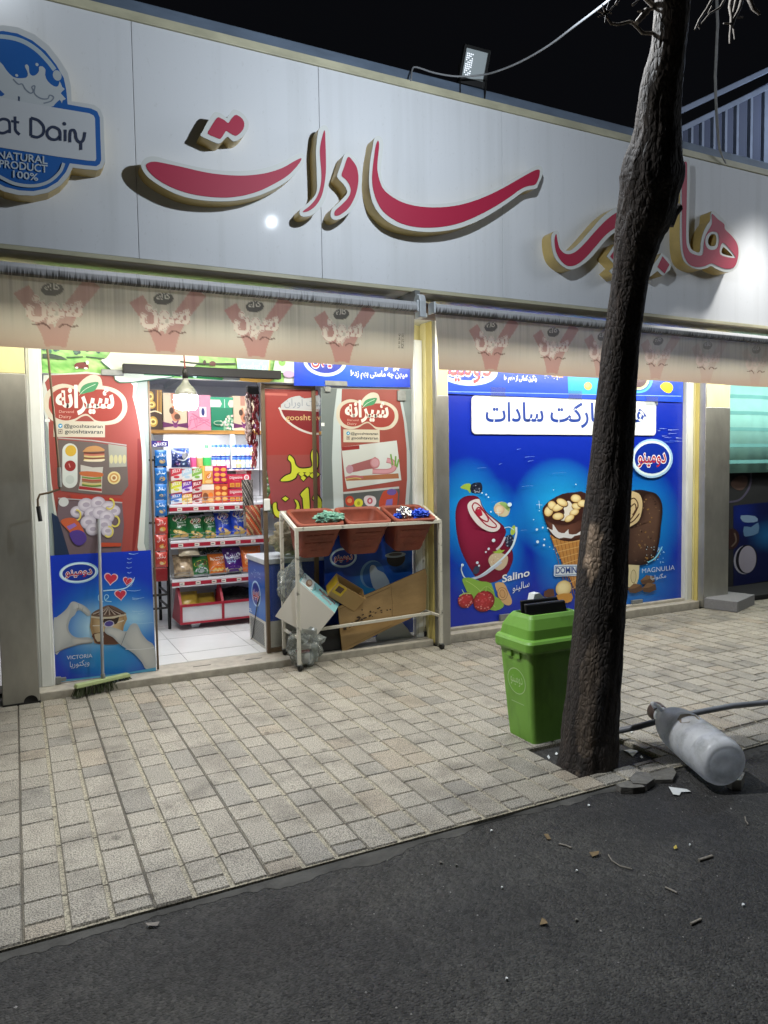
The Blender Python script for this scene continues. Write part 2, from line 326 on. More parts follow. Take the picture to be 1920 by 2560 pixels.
def m_bark():
    m, nt, b = nodes('bark'); L = nt.links.new; b.inputs['Roughness'].default_value = 0.85
    a = N(nt, 'ShaderNodeVertexColor', layer_name='Col')
    v = N(nt, 'ShaderNodeTexVoronoi', Scale=1.0, feature='DISTANCE_TO_EDGE'); 
    n = N(nt, 'ShaderNodeTexNoise', Scale=1.0, Detail=6.0); L(coords(nt, (30, 30, 12)), n.inputs['Vector'])
    ns = N(nt, 'ShaderNodeTexNoise', Scale=1.0, Detail=3.0); L(coords(nt, (12, 12, 6)), ns.inputs['Vector'])
    ad = N(nt, 'ShaderNodeMix', data_type='RGBA', blend_type='LINEAR_LIGHT'); ad.inputs[0].default_value = 0.9
    L(coords(nt, (52, 52, 26)), ad.inputs[6]); L(ns.outputs[1], ad.inputs[7]); L(ad.outputs[2], v.inputs['Vector'])
    r = N(nt, 'ShaderNodeValToRGB'); r.color_ramp.elements[0].position = 0.0; r.color_ramp.elements[0].color = (0.62, 0.6, 0.58, 1); r.color_ramp.elements[1].position = 0.2
    L(v.outputs[0], r.inputs[0])
    r2 = N(nt, 'ShaderNodeValToRGB'); r2.color_ramp.elements[0].position = 0.3; r2.color_ramp.elements[0].color = (0.5, 0.48, 0.46, 1); r2.color_ramp.elements[1].position = 0.7; r2.color_ramp.elements[1].color = (1.2, 1.15, 1.1, 1)
    L(n.outputs[0], r2.inputs[0])
    m1 = N(nt, 'ShaderNodeMix', data_type='RGBA', blend_type='MULTIPLY'); m1.inputs[0].default_value = 1.0
    m2 = N(nt, 'ShaderNodeMix', data_type='RGBA', blend_type='MULTIPLY'); m2.inputs[0].default_value = 1.0
    L(a.outputs[0], m1.inputs[6]); L(r.outputs[0], m1.inputs[7]); L(m1.outputs[2], m2.inputs[6]); L(r2.outputs[0], m2.inputs[7]); L(m2.outputs[2], b.inputs['Base Color'])
    cr = N(nt, 'ShaderNodeMath', operation='MINIMUM'); cr.inputs[1].default_value = 0.3; L(v.outputs[0], cr.inputs[0])
    a2 = N(nt, 'ShaderNodeMath', operation='MULTIPLY_ADD'); a2.inputs[1].default_value = 1.3; L(cr.outputs[0], a2.inputs[0]); L(n.outputs[0], a2.inputs[2])
    bp = N(nt, 'ShaderNodeBump', Strength=0.75, Distance=0.011); L(a2.outputs[0], bp.inputs['Height']); L(bp.outputs[0], b.inputs['Normal'])
    return m
M['bark'] = m_bark()
def m_dirty_rail():                                   # white front profile with black run-off streaks along its lower edge
    m, nt, b = nodes('streaked_white_profile'); L = nt.links.new; b.inputs['Roughness'].default_value = 0.4
    n = N(nt, 'ShaderNodeTexNoise', Scale=1.0, Detail=4.0); L(coords(nt, (150, 1, 9)), n.inputs['Vector'])
    n1 = N(nt, 'ShaderNodeTexNoise', Scale=1.0, Detail=2.0); L(coords(nt, (1.1, 0.1, 0.1)), n1.inputs['Vector'])
    tc = N(nt, 'ShaderNodeTexCoord'); sx = N(nt, 'ShaderNodeSeparateXYZ'); L(tc.outputs['Generated'], sx.inputs[0])
    g = N(nt, 'ShaderNodeMapRange'); g.inputs[1].default_value = 0.0; g.inputs[2].default_value = 0.62; g.inputs[3].default_value = 0.36; g.inputs[4].default_value = 0.0; L(sx.outputs[2], g.inputs[0])
    gx = N(nt, 'ShaderNodeMapRange'); gx.inputs[1].default_value = 0.2; gx.inputs[2].default_value = 1.0; gx.inputs[3].default_value = 1.2; gx.inputs[4].default_value = 0.5; L(sx.outputs[0], gx.inputs[0])
    mu = N(nt, 'ShaderNodeMath', operation='MULTIPLY'); L(g.outputs[0], mu.inputs[0]); L(gx.outputs[0], mu.inputs[1])
    ad = N(nt, 'ShaderNodeMath', operation='SUBTRACT'); L(n.outputs[0], ad.inputs[0]); L(mu.outputs[0], ad.inputs[1])
    r = N(nt, 'ShaderNodeValToRGB'); r.color_ramp.elements[0].position = 0.16; r.color_ramp.elements[0].color = (*rgb('474645'), 1); r.color_ramp.elements[1].position = 0.40; r.color_ramp.elements[1].color = (*rgb('b4b5b8'), 1)
    L(ad.outputs[0], r.inputs[0]); L(r.outputs[0], b.inputs['Base Color']); return m
M['rail_dirty'] = m_dirty_rail()

# ---------------------------------------------------------------- lettering and prints
BASE = {'ا': 0xFE8D, 'آ': 0xFE81, 'ب': 0xFE8F, 'پ': 0xFB56, 'ت': 0xFE95, 'ج': 0xFE9D, 'چ': 0xFB7A, 'د': 0xFEA9, 'ر': 0xFEAD, 'ز': 0xFEAF, 'س': 0xFEB1, 'ش': 0xFEB5,
        'ط': 0xFEC1, 'ع': 0xFEC9, 'ک': 0xFB8E, 'گ': 0xFB92, 'ل': 0xFEDD, 'م': 0xFEE1, 'ن': 0xFEE5, 'ه': 0xFEE9, 'و': 0xFEED, 'ی': 0xFBFC}
RIGHT_ONLY = 'اآدرزو'
def shape(s):
    out = []
    for i, ch in enumerate(s):
        if ch not in BASE: out.append(ch); continue
        prev = i > 0 and s[i - 1] in BASE and s[i - 1] not in RIGHT_ONLY
        nxt = i + 1 < len(s) and s[i + 1] in BASE and ch not in RIGHT_ONLY
        k = (3 if nxt else 1) if prev else (2 if nxt else 0)
        out.append(chr(BASE[ch] + k))
    return ''.join(reversed(out))
_tc = {}
def glyphs(s, off=0.0):
    key = (s, off)
    if key in _tc: return _tc[key]
    cu = bpy.data.curves.new('lettering', 'FONT'); cu.body = shape(s) if any(c in BASE for c in s) else s
    cu.offset = off; cu.resolution_u = 3
    o = bpy.data.objects.new('lettering', cu); COL.objects.link(o)
    dg = bpy.context.evaluated_depsgraph_get(); ev = o.evaluated_get(dg); me = ev.to_mesh()
    V = [(v.co.x, v.co.y) for v in me.vertices]; Fs = [tuple(p.vertices) for p in me.polygons]
    ev.to_mesh_clear(); bpy.data.objects.remove(o); bpy.data.curves.remove(cu)
    cu0 = None
    _tc[key] = (V, Fs); return _tc[key]
def spline(p, n=5, closed=True):
    q = []; k = len(p)
    for i in range(k if closed else k - 1):
        if closed: a, b, c, d = p[i - 1], p[i], p[(i + 1) % k], p[(i + 2) % k]
        else: a, b, c, d = p[max(i - 1, 0)], p[i], p[i + 1], p[min(i + 2, k - 1)]
        for j in range(n):
            t = j / n; t2 = t * t; t3 = t2 * t
            q.append(tuple(0.5 * (2 * b[e] + (c[e] - a[e]) * t + (2 * a[e] - 5 * b[e] + 4 * c[e] - d[e]) * t2 + (3 * b[e] - a[e] - 3 * c[e] + d[e]) * t3) for e in (0, 1)))
    if not closed: q.append(tuple(p[-1]))
    return q
class Canvas:
    """flat print: shapes given in the plane's own coordinates, each a fraction of a millimetre above the last"""
    def __init__(s, fmap, mb=None, up=-1, slope=None, k0=0):
        s.f = fmap; s.mb = mb or MB(); s.k = k0; s.up = up; s.sl = slope or (lambda u, v: 0.0)
    def poly(s, p, col, sm=0, keep=False):
        if sm: p = spline(p, sm)
        if not keep: s.k += 1
        s.mb.add([s.f(u, v, s.k) for u, v in p], [tuple(range(len(p)))], rgb(col)); return s
    def gpoly(s, p, cin, cout, sm=3, ctr=None, keep=False):      # print with its own tonal modelling: lighter middle, darker rim
        if sm: p = spline(p, sm)
        if not keep: s.k += 1
        n = len(p); cx = sum(q[0] for q in p) / n; cy = sum(q[1] for q in p) / n
        if ctr: cx += ctr[0]; cy += ctr[1]
        a, b = rgb(cin), rgb(cout); cols = [mix(a, b, t) for t in (0.0, 0.25, 0.62, 1.0)]; R_ = [0.30, 0.62, 0.86, 1.0]; base = len(s.mb.V)
        s.mb.V.append(tuple(s.f(cx, cy, s.k)))
        for r_ in R_: s.mb.V += [tuple(s.f(cx + (u - cx) * r_, cy + (v - cy) * r_, s.k)) for u, v in p]
        def put(ids, cc): s.mb.Fc.append([base + q for q in ids]); s.mb.S.append(False); s.mb.M.append(0); s.mb.K.append(cc)
        for i in range(n):
            j = (i + 1) % n; put([0, 1 + i, 1 + j], [cols[0]] * 3)
            for k in range(3): put([1 + k * n + i, 1 + (k + 1) * n + i, 1 + (k + 1) * n + j, 1 + k * n + j], [cols[k], cols[k + 1], cols[k + 1], cols[k]])
        return s
    def gell(s, cx, cy, rx, ry, cin, cout, rot=0, n=20, keep=False):
        sl = s.sl(cx, cy); p = []
        for i in range(n):
            t = 2 * math.pi * i / n; a = rx * math.cos(t); b = ry * math.sin(t); x = a * math.cos(rot) - b * math.sin(rot); p.append((cx + x, cy + a * math.sin(rot) + b * math.cos(rot) + sl * x))
        return s.gpoly(p, cin, cout, 0, (-rx * 0.2, s.up * ry * 0.25), keep)
    def ell(s, cx, cy, rx, ry, col, rot=0, n=28, keep=False):
        sl = s.sl(cx, cy); p = []
        for i in range(n):
            t = 2 * math.pi * i / n; a = rx * math.cos(t); b = ry * math.sin(t)
            x = a * math.cos(rot) - b * math.sin(rot); y = a * math.sin(rot) + b * math.cos(rot)
            p.append((cx + x, cy + y + sl * x))
        return s.poly(p, col, 0, keep)
    def stroke(s, p, wd, col, sm=5, keep=False):
        if sm: p = spline(p, sm, False)
        if not keep: s.k += 1
        k = len(p); V = []
        for i in range(k):
            a = p[max(i - 1, 0)]; b = p[min(i + 1, k - 1)]; dx, dy = b[0] - a[0], b[1] - a[1]; l = math.hypot(dx, dy) or 1
            ww = (wd if not isinstance(wd, (list, tuple)) else wd[0] + (wd[1] - wd[0]) * i / (k - 1)) / 2
            V += [s.f(p[i][0] - dy / l * ww, p[i][1] + dx / l * ww, s.k), s.f(p[i][0] + dy / l * ww, p[i][1] - dx / l * ww, s.k)]
        s.mb.add(V, [(2 * i, 2 * i + 1, 2 * i + 3, 2 * i + 2) for i in range(k - 1)], rgb(col)); return s
    def rect(s, u0, v0, u1, v1, col, keep=False):
        sl = s.sl((u0 + u1) / 2, (v0 + v1) / 2) * (u1 - u0)
        return s.poly([(u0, v0), (u1, v0 + sl), (u1, v1 + sl), (u0, v1)], col, 0, keep)
    def grid(s, q, n, m, fn):       # four corners (tl, tr, br, bl); colour fn(u, v) in 0..1
        s.k += 1; V = []
        for j in range(m + 1):
            for i in range(n + 1):
                a, b = i / n, j / m
                V.append((q[0][0] * (1 - a) * (1 - b) + q[1][0] * a * (1 - b) + q[2][0] * a * b + q[3][0] * (1 - a) * b,
                          q[0][1] * (1 - a) * (1 - b) + q[1][1] * a * (1 - b) + q[2][1] * a * b + q[3][1] * (1 - a) * b))
        base = len(s.mb.V); s.mb.V += [tuple(s.f(u, v, s.k)) for u, v in V]
        for j in range(m):
            for i in range(n):
                ids = [j * (n + 1) + i, j * (n + 1) + i + 1, (j + 1) * (n + 1) + i + 1, (j + 1) * (n + 1) + i]
                s.mb.Fc.append([base + t for t in ids]); s.mb.S.append(False); s.mb.M.append(0)
                s.mb.K.append([fn(*V[t]) for t in ids])
        return s
    def text(s, t, a, b, h, col, off=0.0, keep=False):   # baseline from a to b, em height h
        V, Fs = glyphs(t, off)
        V0, _ = glyphs(t, 0.0)
        if not V0: return s
        x0 = min(v[0] for v in V0); x1 = max(v[0] for v in V0)
        if not keep: s.k += 1
        P = []
        for x, y in V:
            u = (x - x0) / (x1 - x0)
            P.append(s.f(a[0] + (b[0] - a[0]) * u, a[1] + (b[1] - a[1]) * u + s.up * y * h, s.k))
        s.mb.add(P, Fs, rgb(col)); return s
def wall_canvas(Y, eps=0.00025):
    return Canvas(lambda u, v, k: at(u, v, Y - k * eps), slope=lambda u, v: (1112 - v) / (4672 - u))
def mix(a, b, t): t = max(0, min(1, t)); return tuple(x + (y - x) * t for x, y in zip(a, b))
def glowfn(base, glows):
    base = rgb(base); gl = [(x, y, rx, ry, rgb(c), p) for x, y, rx, ry, c, p in glows]
    def fn(u, v):
        c = base
        for x, y, rx, ry, gc, p in gl:
            d = math.hypot((u - x) / rx, (v - y) / ry); c = mix(c, gc, max(0, 1 - d) ** p)
        return c
    return fn
def oval_logo(c, x, y, rx, ry, txt, ring='a9d4ea', inner='12349a', red='b02030', rot=0.0):
    c.ell(x, y, rx, ry, ring, rot); c.ell(x - rx * 0.02, y, rx * 0.93, ry * 0.90, 'd8ecf4', rot); c.ell(x, y, rx * 0.84, ry * 0.78, inner, rot)
    sl = c.sl(x, y); a = (x - rx * 0.66, y + ry * 0.22 - sl * rx * 0.66); b = (x + rx * 0.66, y + ry * 0.22 + sl * rx * 0.66)
    c.text(txt, a, b, ry * 0.98, 'f0eeee', 0.060); c.text(txt, a, b, ry * 0.98, red, 0.012)

# ================================================================ SETTING
def jag(a, b, n, amp, seed):
    rnd = random.Random(seed); return [(a[0] + (b[0] - a[0]) * i / n, a[1] + (b[1] - a[1]) * i / n + rnd.uniform(-amp, amp)) for i in range(n + 1)]
RZ = -0.028
mb = MB(); mb.add([(-60, -60, RZ), (60, -60, RZ), (60, 60, RZ), (-60, 60, RZ)], [(0, 1, 2, 3)])
tag(mb.build('road', M['asphalt']), kind='structure')
# paving: every slab with a worn, bevelled edge, laid in columns at right angles to the shop
PX0, PX1, PY0, PY1 = -4.2, 9.6, 2.745, 5.652
PIT = (2.53, 3.10, 2.87, 3.31)
mb = MB(); rnd = random.Random(3)
cw = 0.1457; C0 = 27; x = -0.036 - cw * C0; ci = 0
def slab(mb, x0, x1, y0, y1, col, g=0.001, d=0.0085, z=0.0):
    b = g + 0.005
    h = 0.0008; e = h + 0.0048
    V = [(x0 + g, y0 + h, z - d), (x1 - g, y0 + h, z - d), (x1 - g, y1 - h, z - d), (x0 + g, y1 - h, z - d)]
    j = [rnd.uniform(-0.0012, 0.0012) for _ in range(8)]
    V += [(x0 + b + j[0], y0 + e + j[1], z), (x1 - b + j[2], y0 + e + j[3], z), (x1 - b + j[4], y1 - e + j[5], z), (x0 + b + j[6], y1 - e + j[7], z)]
    mb.add(V, [(4, 5, 6, 7), (0, 1, 5, 4), (1, 2, 6, 5), (2, 3, 7, 6), (3, 0, 4, 7)], col)
TLEN, TY0 = 0.418, 2.988            # moulded tiles: three ribs wide, each rib one long and one short block
while x < PX1:
    k3 = (ci - C0) % 3
    xa, xb = x + (0.0015 if k3 == 0 else 0.007), x + cw - (0.0015 if k3 == 2 else 0.007)
    cuts = []
    for r_ in range(-2, 9):
        y0_ = TY0 + r_ * TLEN; sp = y0_ + (0.264 if (ci - C0) % 2 == 0 else 0.154)
        cuts += [(y0_ + 0.0012, sp - 0.0022), (sp + 0.0022, y0_ + TLEN - 0.0012)]
    ye_ = PY0 + rnd.uniform(-0.006, 0.008)
    for ya_, yb_ in cuts:
        y, y2 = max(ya_, ye_), min(yb_, PY1)
        if y2 - y < 0.02: continue
        t = rnd.random(); base = mix(rgb('b4afa3'), rgb('aca89d'), t)
        if rnd.random() < 0.13: base = mix(base, rgb('98968f'), 0.6)
        if rnd.random() < 0.07: base = mix(base, rgb('b3a590'), 0.45)
        s_ = rnd.uniform(0.90, 1.05) * 0.73; base = tuple(b_ * s_ for b_ in base)
        if not (xb > PIT[0] and xa < PIT[1] and y2 > PIT[2] - 0.02 and y < PIT[3] + 0.01 and True):
            slab(mb, xa, xb, y, y2, base, z=rnd.uniform(-0.0012, 0.0012))
        else:
            if y < PIT[2] - 0.03: slab(mb, xa, xb, y, PIT[2], base)
            if y2 > PIT[3] + 0.03: slab(mb, xa, xb, PIT[3], y2, base)
            if xa < PIT[0] - 0.02: slab(mb, xa, PIT[0], max(y, PIT[2]), min(y2, PIT[3]), base)
            if xb > PIT[1] + 0.02: slab(mb, PIT[1], xb, max(y, PIT[2]), min(y2, PIT[3]), base)
    x += cw; ci += 1
gcol = rgb('9a9584')
for (a, b, c, d) in ((PX0, PIT[0], PY0 - 0.006, PY1), (PIT[1], PX1, PY0 - 0.006, PY1), (PIT[0], PIT[1], PY0 - 0.006, PIT[2]), (PIT[0], PIT[1], PIT[3], PY1)):
    mb.box(a, b, c, d, -0.06, -0.0080, gcol)
jc = rgb('57534a')
def joint(x0, x1, y0, y1):
    if x1 > PIT[0] and x0 < PIT[1] and y1 > PIT[2] and y0 < PIT[3]:
        if x1 - x0 > y1 - y0:
            mb.box(x0, PIT[0], y0, y1, -0.009, -0.0058, jc); mb.box(PIT[1], x1, y0, y1, -0.009, -0.0058, jc)
        else:
            mb.box(x0, x1, y0, PIT[2], -0.009, -0.0057, jc); mb.box(x0, x1, PIT[3], y1, -0.009, -0.0057, jc)
    else: mb.box(x0, x1, y0, y1, -0.009, -0.0058 if x1 - x0 > y1 - y0 else -0.0057, jc)
for r_ in range(0, 8):
    yy = TY0 + r_ * TLEN
    if yy < PY1: joint(PX0, PX1, yy - 0.0022, yy + 0.0022)
for r_ in range(-9, 22):
    xx = -0.036 + r_ * 3 * cw; joint(xx - 0.0026, xx + 0.0026, PY0, PY1)
tag(mb.build('pavement', M['pave']), kind='structure')
# cement smear between paving and asphalt
top = [(-4.0 + 13.5 * i / 800, PY0 - 0.004) for i in range(801)]
bot = [(a, PY0 - 0.012 - 0.085 * max(0.0, 0.35 + noise.noise(Vector((a * 1.3, 2.0, 0))) + 0.5 * noise.noise(Vector((a * 5.0, 7.0, 0))) + 0.25 * noise.noise(Vector((a * 24.0, 1.0, 0))))) for a, b in top]
mb = MB(); n = len(top); mb.add([(a, b, RZ + 0.012) for a, b in top] + [(a, b, RZ + 0.0015) for a, b in bot], [(i, n + i, n + i + 1, i + 1) for i in range(n - 1)])
M['smear'] = mat('cement_smear', '565551', 0.9, 0, 0.45, (5, 12, 7), 0.35, 60)
tag(mb.build('kerb_mortar', M['smear']), kind='structure')
# soil of the tree pit
mb = MB(); g_ = 14; V = []
for j in range(g_ + 1):
    for i in range(g_ + 1):
        x = PIT[0] + (PIT[1] - PIT[0]) * i / g_; y = PIT[2] + (PIT[3] - PIT[2]) * j / g_
        V.append((x, y, -0.045 + 0.02 * noise.noise(Vector((x * 9, y * 9, 0))) + 0.012 * noise.noise(Vector((x * 30, y * 30, 3)))))
mb.add(V, [(j * (g_ + 1) + i, j * (g_ + 1) + i + 1, (j + 1) * (g_ + 1) + i + 1, (j + 1) * (g_ + 1) + i) for j in range(g_) for i in range(g_)])
M['soil'] = mat('dark_soil', '2a2520', 0.95, 0, 0.5, (30, 30, 30), 0.8, 60)
tag(mb.build('soil', M['soil']), kind='structure')

# ================================================================ SHOP BUILDING
FY = 4.75; FZ0 = 2.88; FZ1 = 4.275; PTOP = 4.44
shop = thing('shop_building', 'single storey shop with white sign band, steel and yellow pillars and lit interior', 'building', (3.0, 5.9, 0))
JOINTS = [-2.2, -0.65, 0.735, 1.93, 3.42, 4.98, 6.55, 8.1, 9.6]
for a, b in zip(JOINTS[:-1], JOINTS[1:]):
    mb = MB(); mb.box(a + 0.0012, b - 0.0012, FY, FY + 0.03, FZ0 + 0.006, FZ1)
    mb.build('fascia_panel', M['panel'], shop, bevel=0.003)
mb = MB(); mb.box(-2.2, 9.6, FY + 0.012, FY + 0.6, FZ0 + 0.02, PTOP - 0.14); mb.build('fascia_core', M['grey'], shop)
mb = MB(); mb.box(-2.2, 9.6, FY - 0.012, FY + 0.09, FZ1 + 0.002, FZ1 + 0.055); mb.box(-2.2, 9.6, FY - 0.008, FY + 0.02, FZ0 - 0.022, FZ0 + 0.004)
mb.build('fascia_trim', M['trim'], shop, bevel=0.003)
mb = MB(); mb.box(-2.2, 9.6, FY + 0.10, FY + 0.75, FZ1 + 0.0, PTOP + 0.02); mb.build('parapet', M['parapet'], shop, bevel=0.006)
mb = MB(); mb.box(-2.2, 9.6, FY + 0.02, 5.9, FZ0 - 0.014, FZ0 + 0.018); mb.build('soffit', M['white'], shop)
mb = MB(); mb.box(-2.2, 9.6, 5.895, 6.05, 2.72, 3.4); mb.build('wall_above_doors', M['cream'], shop)
mb = MB(); mb.box(-2.2, 9.6, 5.9, 12.0, 2.90, 4.2); mb.build('roof', M['parapet'], shop)
# interior shell
mb = MB(); mb.box(-1.2, 6.72, 5.98, 9.6, 0.0, 0.058); mb.build('shop_floor', M['tilefloor'], shop)
mb = MB()
for i in range(-2, 12): mb.box(i * 0.6 - 0.002, i * 0.6 + 0.002, 5.99, 9.5, 0.058, 0.0592)
for j in range(0, 6): mb.box(-1.1, 6.7, 6.28 + j * 0.6 - 0.002, 6.28 + j * 0.6 + 0.002, 0.058, 0.0590)
mb.build('floor_joints', M['grey'], shop)
mb = MB(); mb.box(-1.2, 6.72, 5.9, 9.6, 2.66, 2.72); mb.build('ceiling', M['ceil'], shop)
mb = MB(); mb.box(-1.2, 6.72, 9.5, 9.6, 0.058, 2.66); mb.box(-1.3, -1.2, 5.9, 9.6, 0, 2.7); mb.box(6.74, 6.84, 6.0, 9.6, 0, 2.7); mb.build('inner_wall', M['interior'], shop)
mb = MB()
for y in (6.6, 7.5): mb.box(0.4, 3.2, y - 0.10, y + 0.10, 2.645, 2.659)
mb.build('ceiling_panel_light', M['tube'], shop)
mb = MB()
for x in (0.3, 1.75, 3.2): mb.box(x - 0.05, x + 0.05, 6.2, 9.4, 2.60, 2.66)
mb.box(0.3, 3.2, 6.9, 6.98, 2.58, 2.66); mb.build('ceiling_beam', M['alu'], shop)
# thresholds
mb = MB(); mb.box(0.10, 3.30, 5.655, 6.02, -0.02, 0.055); mb.box(3.445, 6.73, 5.70, 5.84, -0.02, 0.07); mb.build('threshold', M['granite'], shop, bevel=0.008)
mb = MB()
for a, b in ((1.20, 1.34), (1.62, 1.76)):
    mb = MB(); mb.box(a, b, 5.80, 5.812, 0.0552, 0.0562); mb.build('threshold_slot', M['dark'], shop)
# pillars
def pillar(x0, x1, yf, zc, label, notch=None):
    p = MB(); p.box(x0, x1, yf + 0.004, 5.90, zc, FZ0 - 0.014); o = p.build('pillar', M['cream'], shop, bevel=0.004); o['label'] = label
    s = MB(); s.box(x0 - 0.004, x1 + 0.004, yf, 5.895, 0.0, zc); so = s.build('steel_cladding', M['steel'], o, bevel=0.006)
    if notch:
        n = MB(); n.lathe([(0.045, -0.004), (0.045, 0.0), (0.0001, 0.0)], (notch, yf - 0.0005, 0.012), (0, 1, 0), 20); n.build('notch_shade_disc', M['dark'], o)  # dark disc laid on the steel for the shade inside the cut-out
        q = MB(); q.box(x0 - 0.008, x1 + 0.008, yf - 0.006, yf + 0.02, -0.004, 0.012); q.build('base_plate', M['dark'], o)
    return o
pillar(-0.125, 0.098, 5.62, 2.27, 'left pillar with tall steel cladding under pale yellow paint', 0.045)
pm = pillar(3.325, 3.445, 5.604, 2.22, 'narrow middle pillar with pale cladding and yellow side strip')
pr = pillar(6.745, 7.125, 5.656, 2.20, 'right pillar with wide steel cladding beside the stone block')
# coloured side strips of the middle and right pillars (the pillar sides that face the door frames)
def strips(xw, y0, y1, segs, par):
    d = y1 - y0
    for a, b, mm, nm, off in segs:
        s = MB(); s.box(xw - off, xw + 0.02, y1 - d * b, y1 - d * a, 0.02, FZ0 - 0.015); s.build(nm, M[mm], par, bevel=0.003)
strips(3.318, 5.60, 5.84, [(0.0, 0.36, 'cream', 'side_strip', 0.018), (0.37, 0.74, 'yellow', 'side_strip', 0.010), (0.745, 0.985, 'steel', 'side_strip', 0.002)], pm)
strips(6.74, 5.655, 5.84, [(0.0, 0.30, 'cream', 'side_strip', 0.018), (0.31, 0.55, 'yellow', 'side_strip', 0.010), (0.56, 0.98, 'steel', 'side_strip', 0.002)], pr)
# door and window frames
def frame(x0, x1, z0, z1, nm='door_frame', y0=5.80, y1=5.90):
    f = MB(); f.box(x0, x1, y0, y1, z0, z1); f.box(x0 + 0.016, x1 - 0.016, y0 - 0.008, y0 + 0.001, z0, z1); return f.build(nm, M['white'], shop, bevel=0.004)
frame(0.105, 0.208, 0.055, 2.72); frame(3.205, 3.296, 0.055, 2.72); frame(6.612, 6.722, 0.055, 2.72, 'window_frame')
f = MB(); f.box(3.45, 6.612, 5.80, 5.90, 0.070, 0.096); f.build('window_sill', M['granite'], shop, bevel=0.004)

# printed board over the doors: green meadow with grazing cows, then a blue dairy advertisement
tb = thing('transom_sign', 'printed board above the doors with grazing cows on a meadow and a blue dairy advertisement', 'sign', (1.7, 5.86, 2.3))
mb = MB(); mb.box(0.21, 3.203, 5.853, 5.90, 2.305, 2.72); mb.build('board', M['white'], tb)
c = wall_canvas(5.852)
p0 = at(104, 700, 5.85)
def pxof(x, z, Y):
    v = Vector((x, Y, z)) - CAM; q = AX * v.x + AY * v.y + AZ * v.z; return (CX + F * q.x / q.z, CY + F * q.y / q.z)
TL, TM, TR, BR, BM, BL = [pxof(x, z, 5.852) for x, z in ((0.212, 2.715), (2.02, 2.715), (3.20, 2.715), (3.20, 2.308), (2.02, 2.308), (0.212, 2.308))]
def meadow(u, v):
    t = noise.noise(Vector((u / 16, v / 5, 0))) * 0.5 + noise.noise(Vector((u / 50, v / 22, 4))) * 0.5
    return mix(rgb('4c9a3a'), rgb('b4e08a'), 0.5 + t)
c.grid([TL, TM, BM, BL], 90, 26, meadow)
z = Zm(0, 640, 400)
rn = random.Random(5)
for cx_, cy_, r_ in ((560, 950, 60), (470, 940, 50), (840, 960, 70), (890, 930, 45), (1050, 970, 50), (1100, 935, 40)):
    for k in range(9):
        (a, b), = z((cx_ + rn.uniform(-r_, r_), cy_ + rn.uniform(-r_ * .5, r_ * .7))); c.ell(a, b, rn.uniform(3, 7), rn.uniform(2, 5), rn.choice(['1d4a46', '24584a', '1a3d40', '2c6a50']), n=9)
c.poly(z((440, 1015), (520, 1010), (640, 1040), (700, 1075), (600, 1070), (520, 1062), (440, 1060)), '1e3a2c'); c.stroke(z((690, 1050), (860, 1045)), 3, '254a33', 0); c.stroke(z((890, 1045), (1090, 1065)), 3, '254a33', 0)
c.poly(z((770, 1140), (790, 1110), (850, 1100), (880, 1105), (915, 1130), (915, 1170), (850, 1165), (800, 1165)), '6b2326', 3)
c.ell(*z((905, 1105))[0], 4, 5, 'e9e4e0'); c.stroke(z((868, 1100), (895, 1112)), 3, '301a1c', 0); c.ell(*z((890, 1165))[0], 5, 2.4, 'e8e6e0'); c.ell(*z((795, 1158))[0], 4, 2.4, 'e8e6e0')
wp = z((1050, 1085), (1100, 1060), (1150, 990), (1170, 950), (1240, 935), (1659, 930)) + [(470, 868), (498, 905), (440, 938), (400, 945), (300, 955), (282, 927)]
c.poly([(a - 1.5, b + 3) for a, b in wp], '2c5a48', 3); c.poly(wp, 'd3dccb', 3)
z = Zm(360, 900, 340)
c.stroke(z((440, 20), (700, 45), (1120, 45)), 4, '1c3325'); c.ell(*z((740, 30))[0], 4, 6, '33211f'); c.ell(*z((838, 42))[0], 8, 6, '5a2a27'); c.stroke(z((805, 60), (808, 82)), 1.4, '5a2a27', 0); c.stroke(z((862, 60), (864, 82)), 1.4, '5a2a27', 0)
c.stroke(z((0, 170), (400, 190), (960, 235)), 5, '2e7a4a'); c.poly(z((370, 190), (410, 160), (520, 165), (640, 180), (650, 215), (540, 205), (430, 200)), '24413f', 3)
for q in ((460, 185), (560, 175), (620, 205)): c.ell(*z(q)[0], 5, 3, 'c8e2dc')
c.poly(z((1120, -40), (1540, -25), (1535, 275), (1165, 255)), 'e2d47e'); c.poly(z((1130, -40), (1530, -25), (1515, 125), (1140, 105)), 'a9dbe0')
c.text('یوگوماست', z((1190, 95))[0], z((1490, 100))[0], 17, 'f3fbfa', 0.05); c.text('یوگوماست', z((1190, 95))[0], z((1490, 100))[0], 17, '6aa9c4', -0.008)
c.poly(z((1165, 180), (1540, 190), (1530, 270), (1180, 255)), 'e5b45c', 2); c.ell(*z((1350, 175))[0], 22, 7, '4a2f2a')
c.poly([(690, 887), (735, 890), (735, 935), (682, 930)], 'bfe6c8'); c.ell(705, 905, 9, 10, '79b94a'); c.ell(706, 900, 5, 4, '28302a'); c.ell(722, 935, 14, 9, 'c6a6cc')
blue = glowfn('0a36c0', [(880, 930, 170, 80, '1060e8', 1.0)])
c.grid([(735, TM[1]), TR, BR, (735, 964)], 26, 12, blue)
c.ell(812, 903, 54, 38, 'cfeaf8'); c.ell(812, 900, 46, 33, '0c2fae')
c.text('میهن', (779, 906), (846, 909), 52, 'f6e9ea', 0.06); c.text('میهن', (779, 906), (846, 909), 52, 'c92a44', 0.014)
c.text('یوگوماست', (897, 910), (1000, 917), 46, 'eef6fb', 0.04)
c.text('میهن چه ماستی بهم زده!', (877, 939), (1018, 943), 20, 'eef4fb', 0.035)
c.mb.build('print', M['print_gloss'], tb)

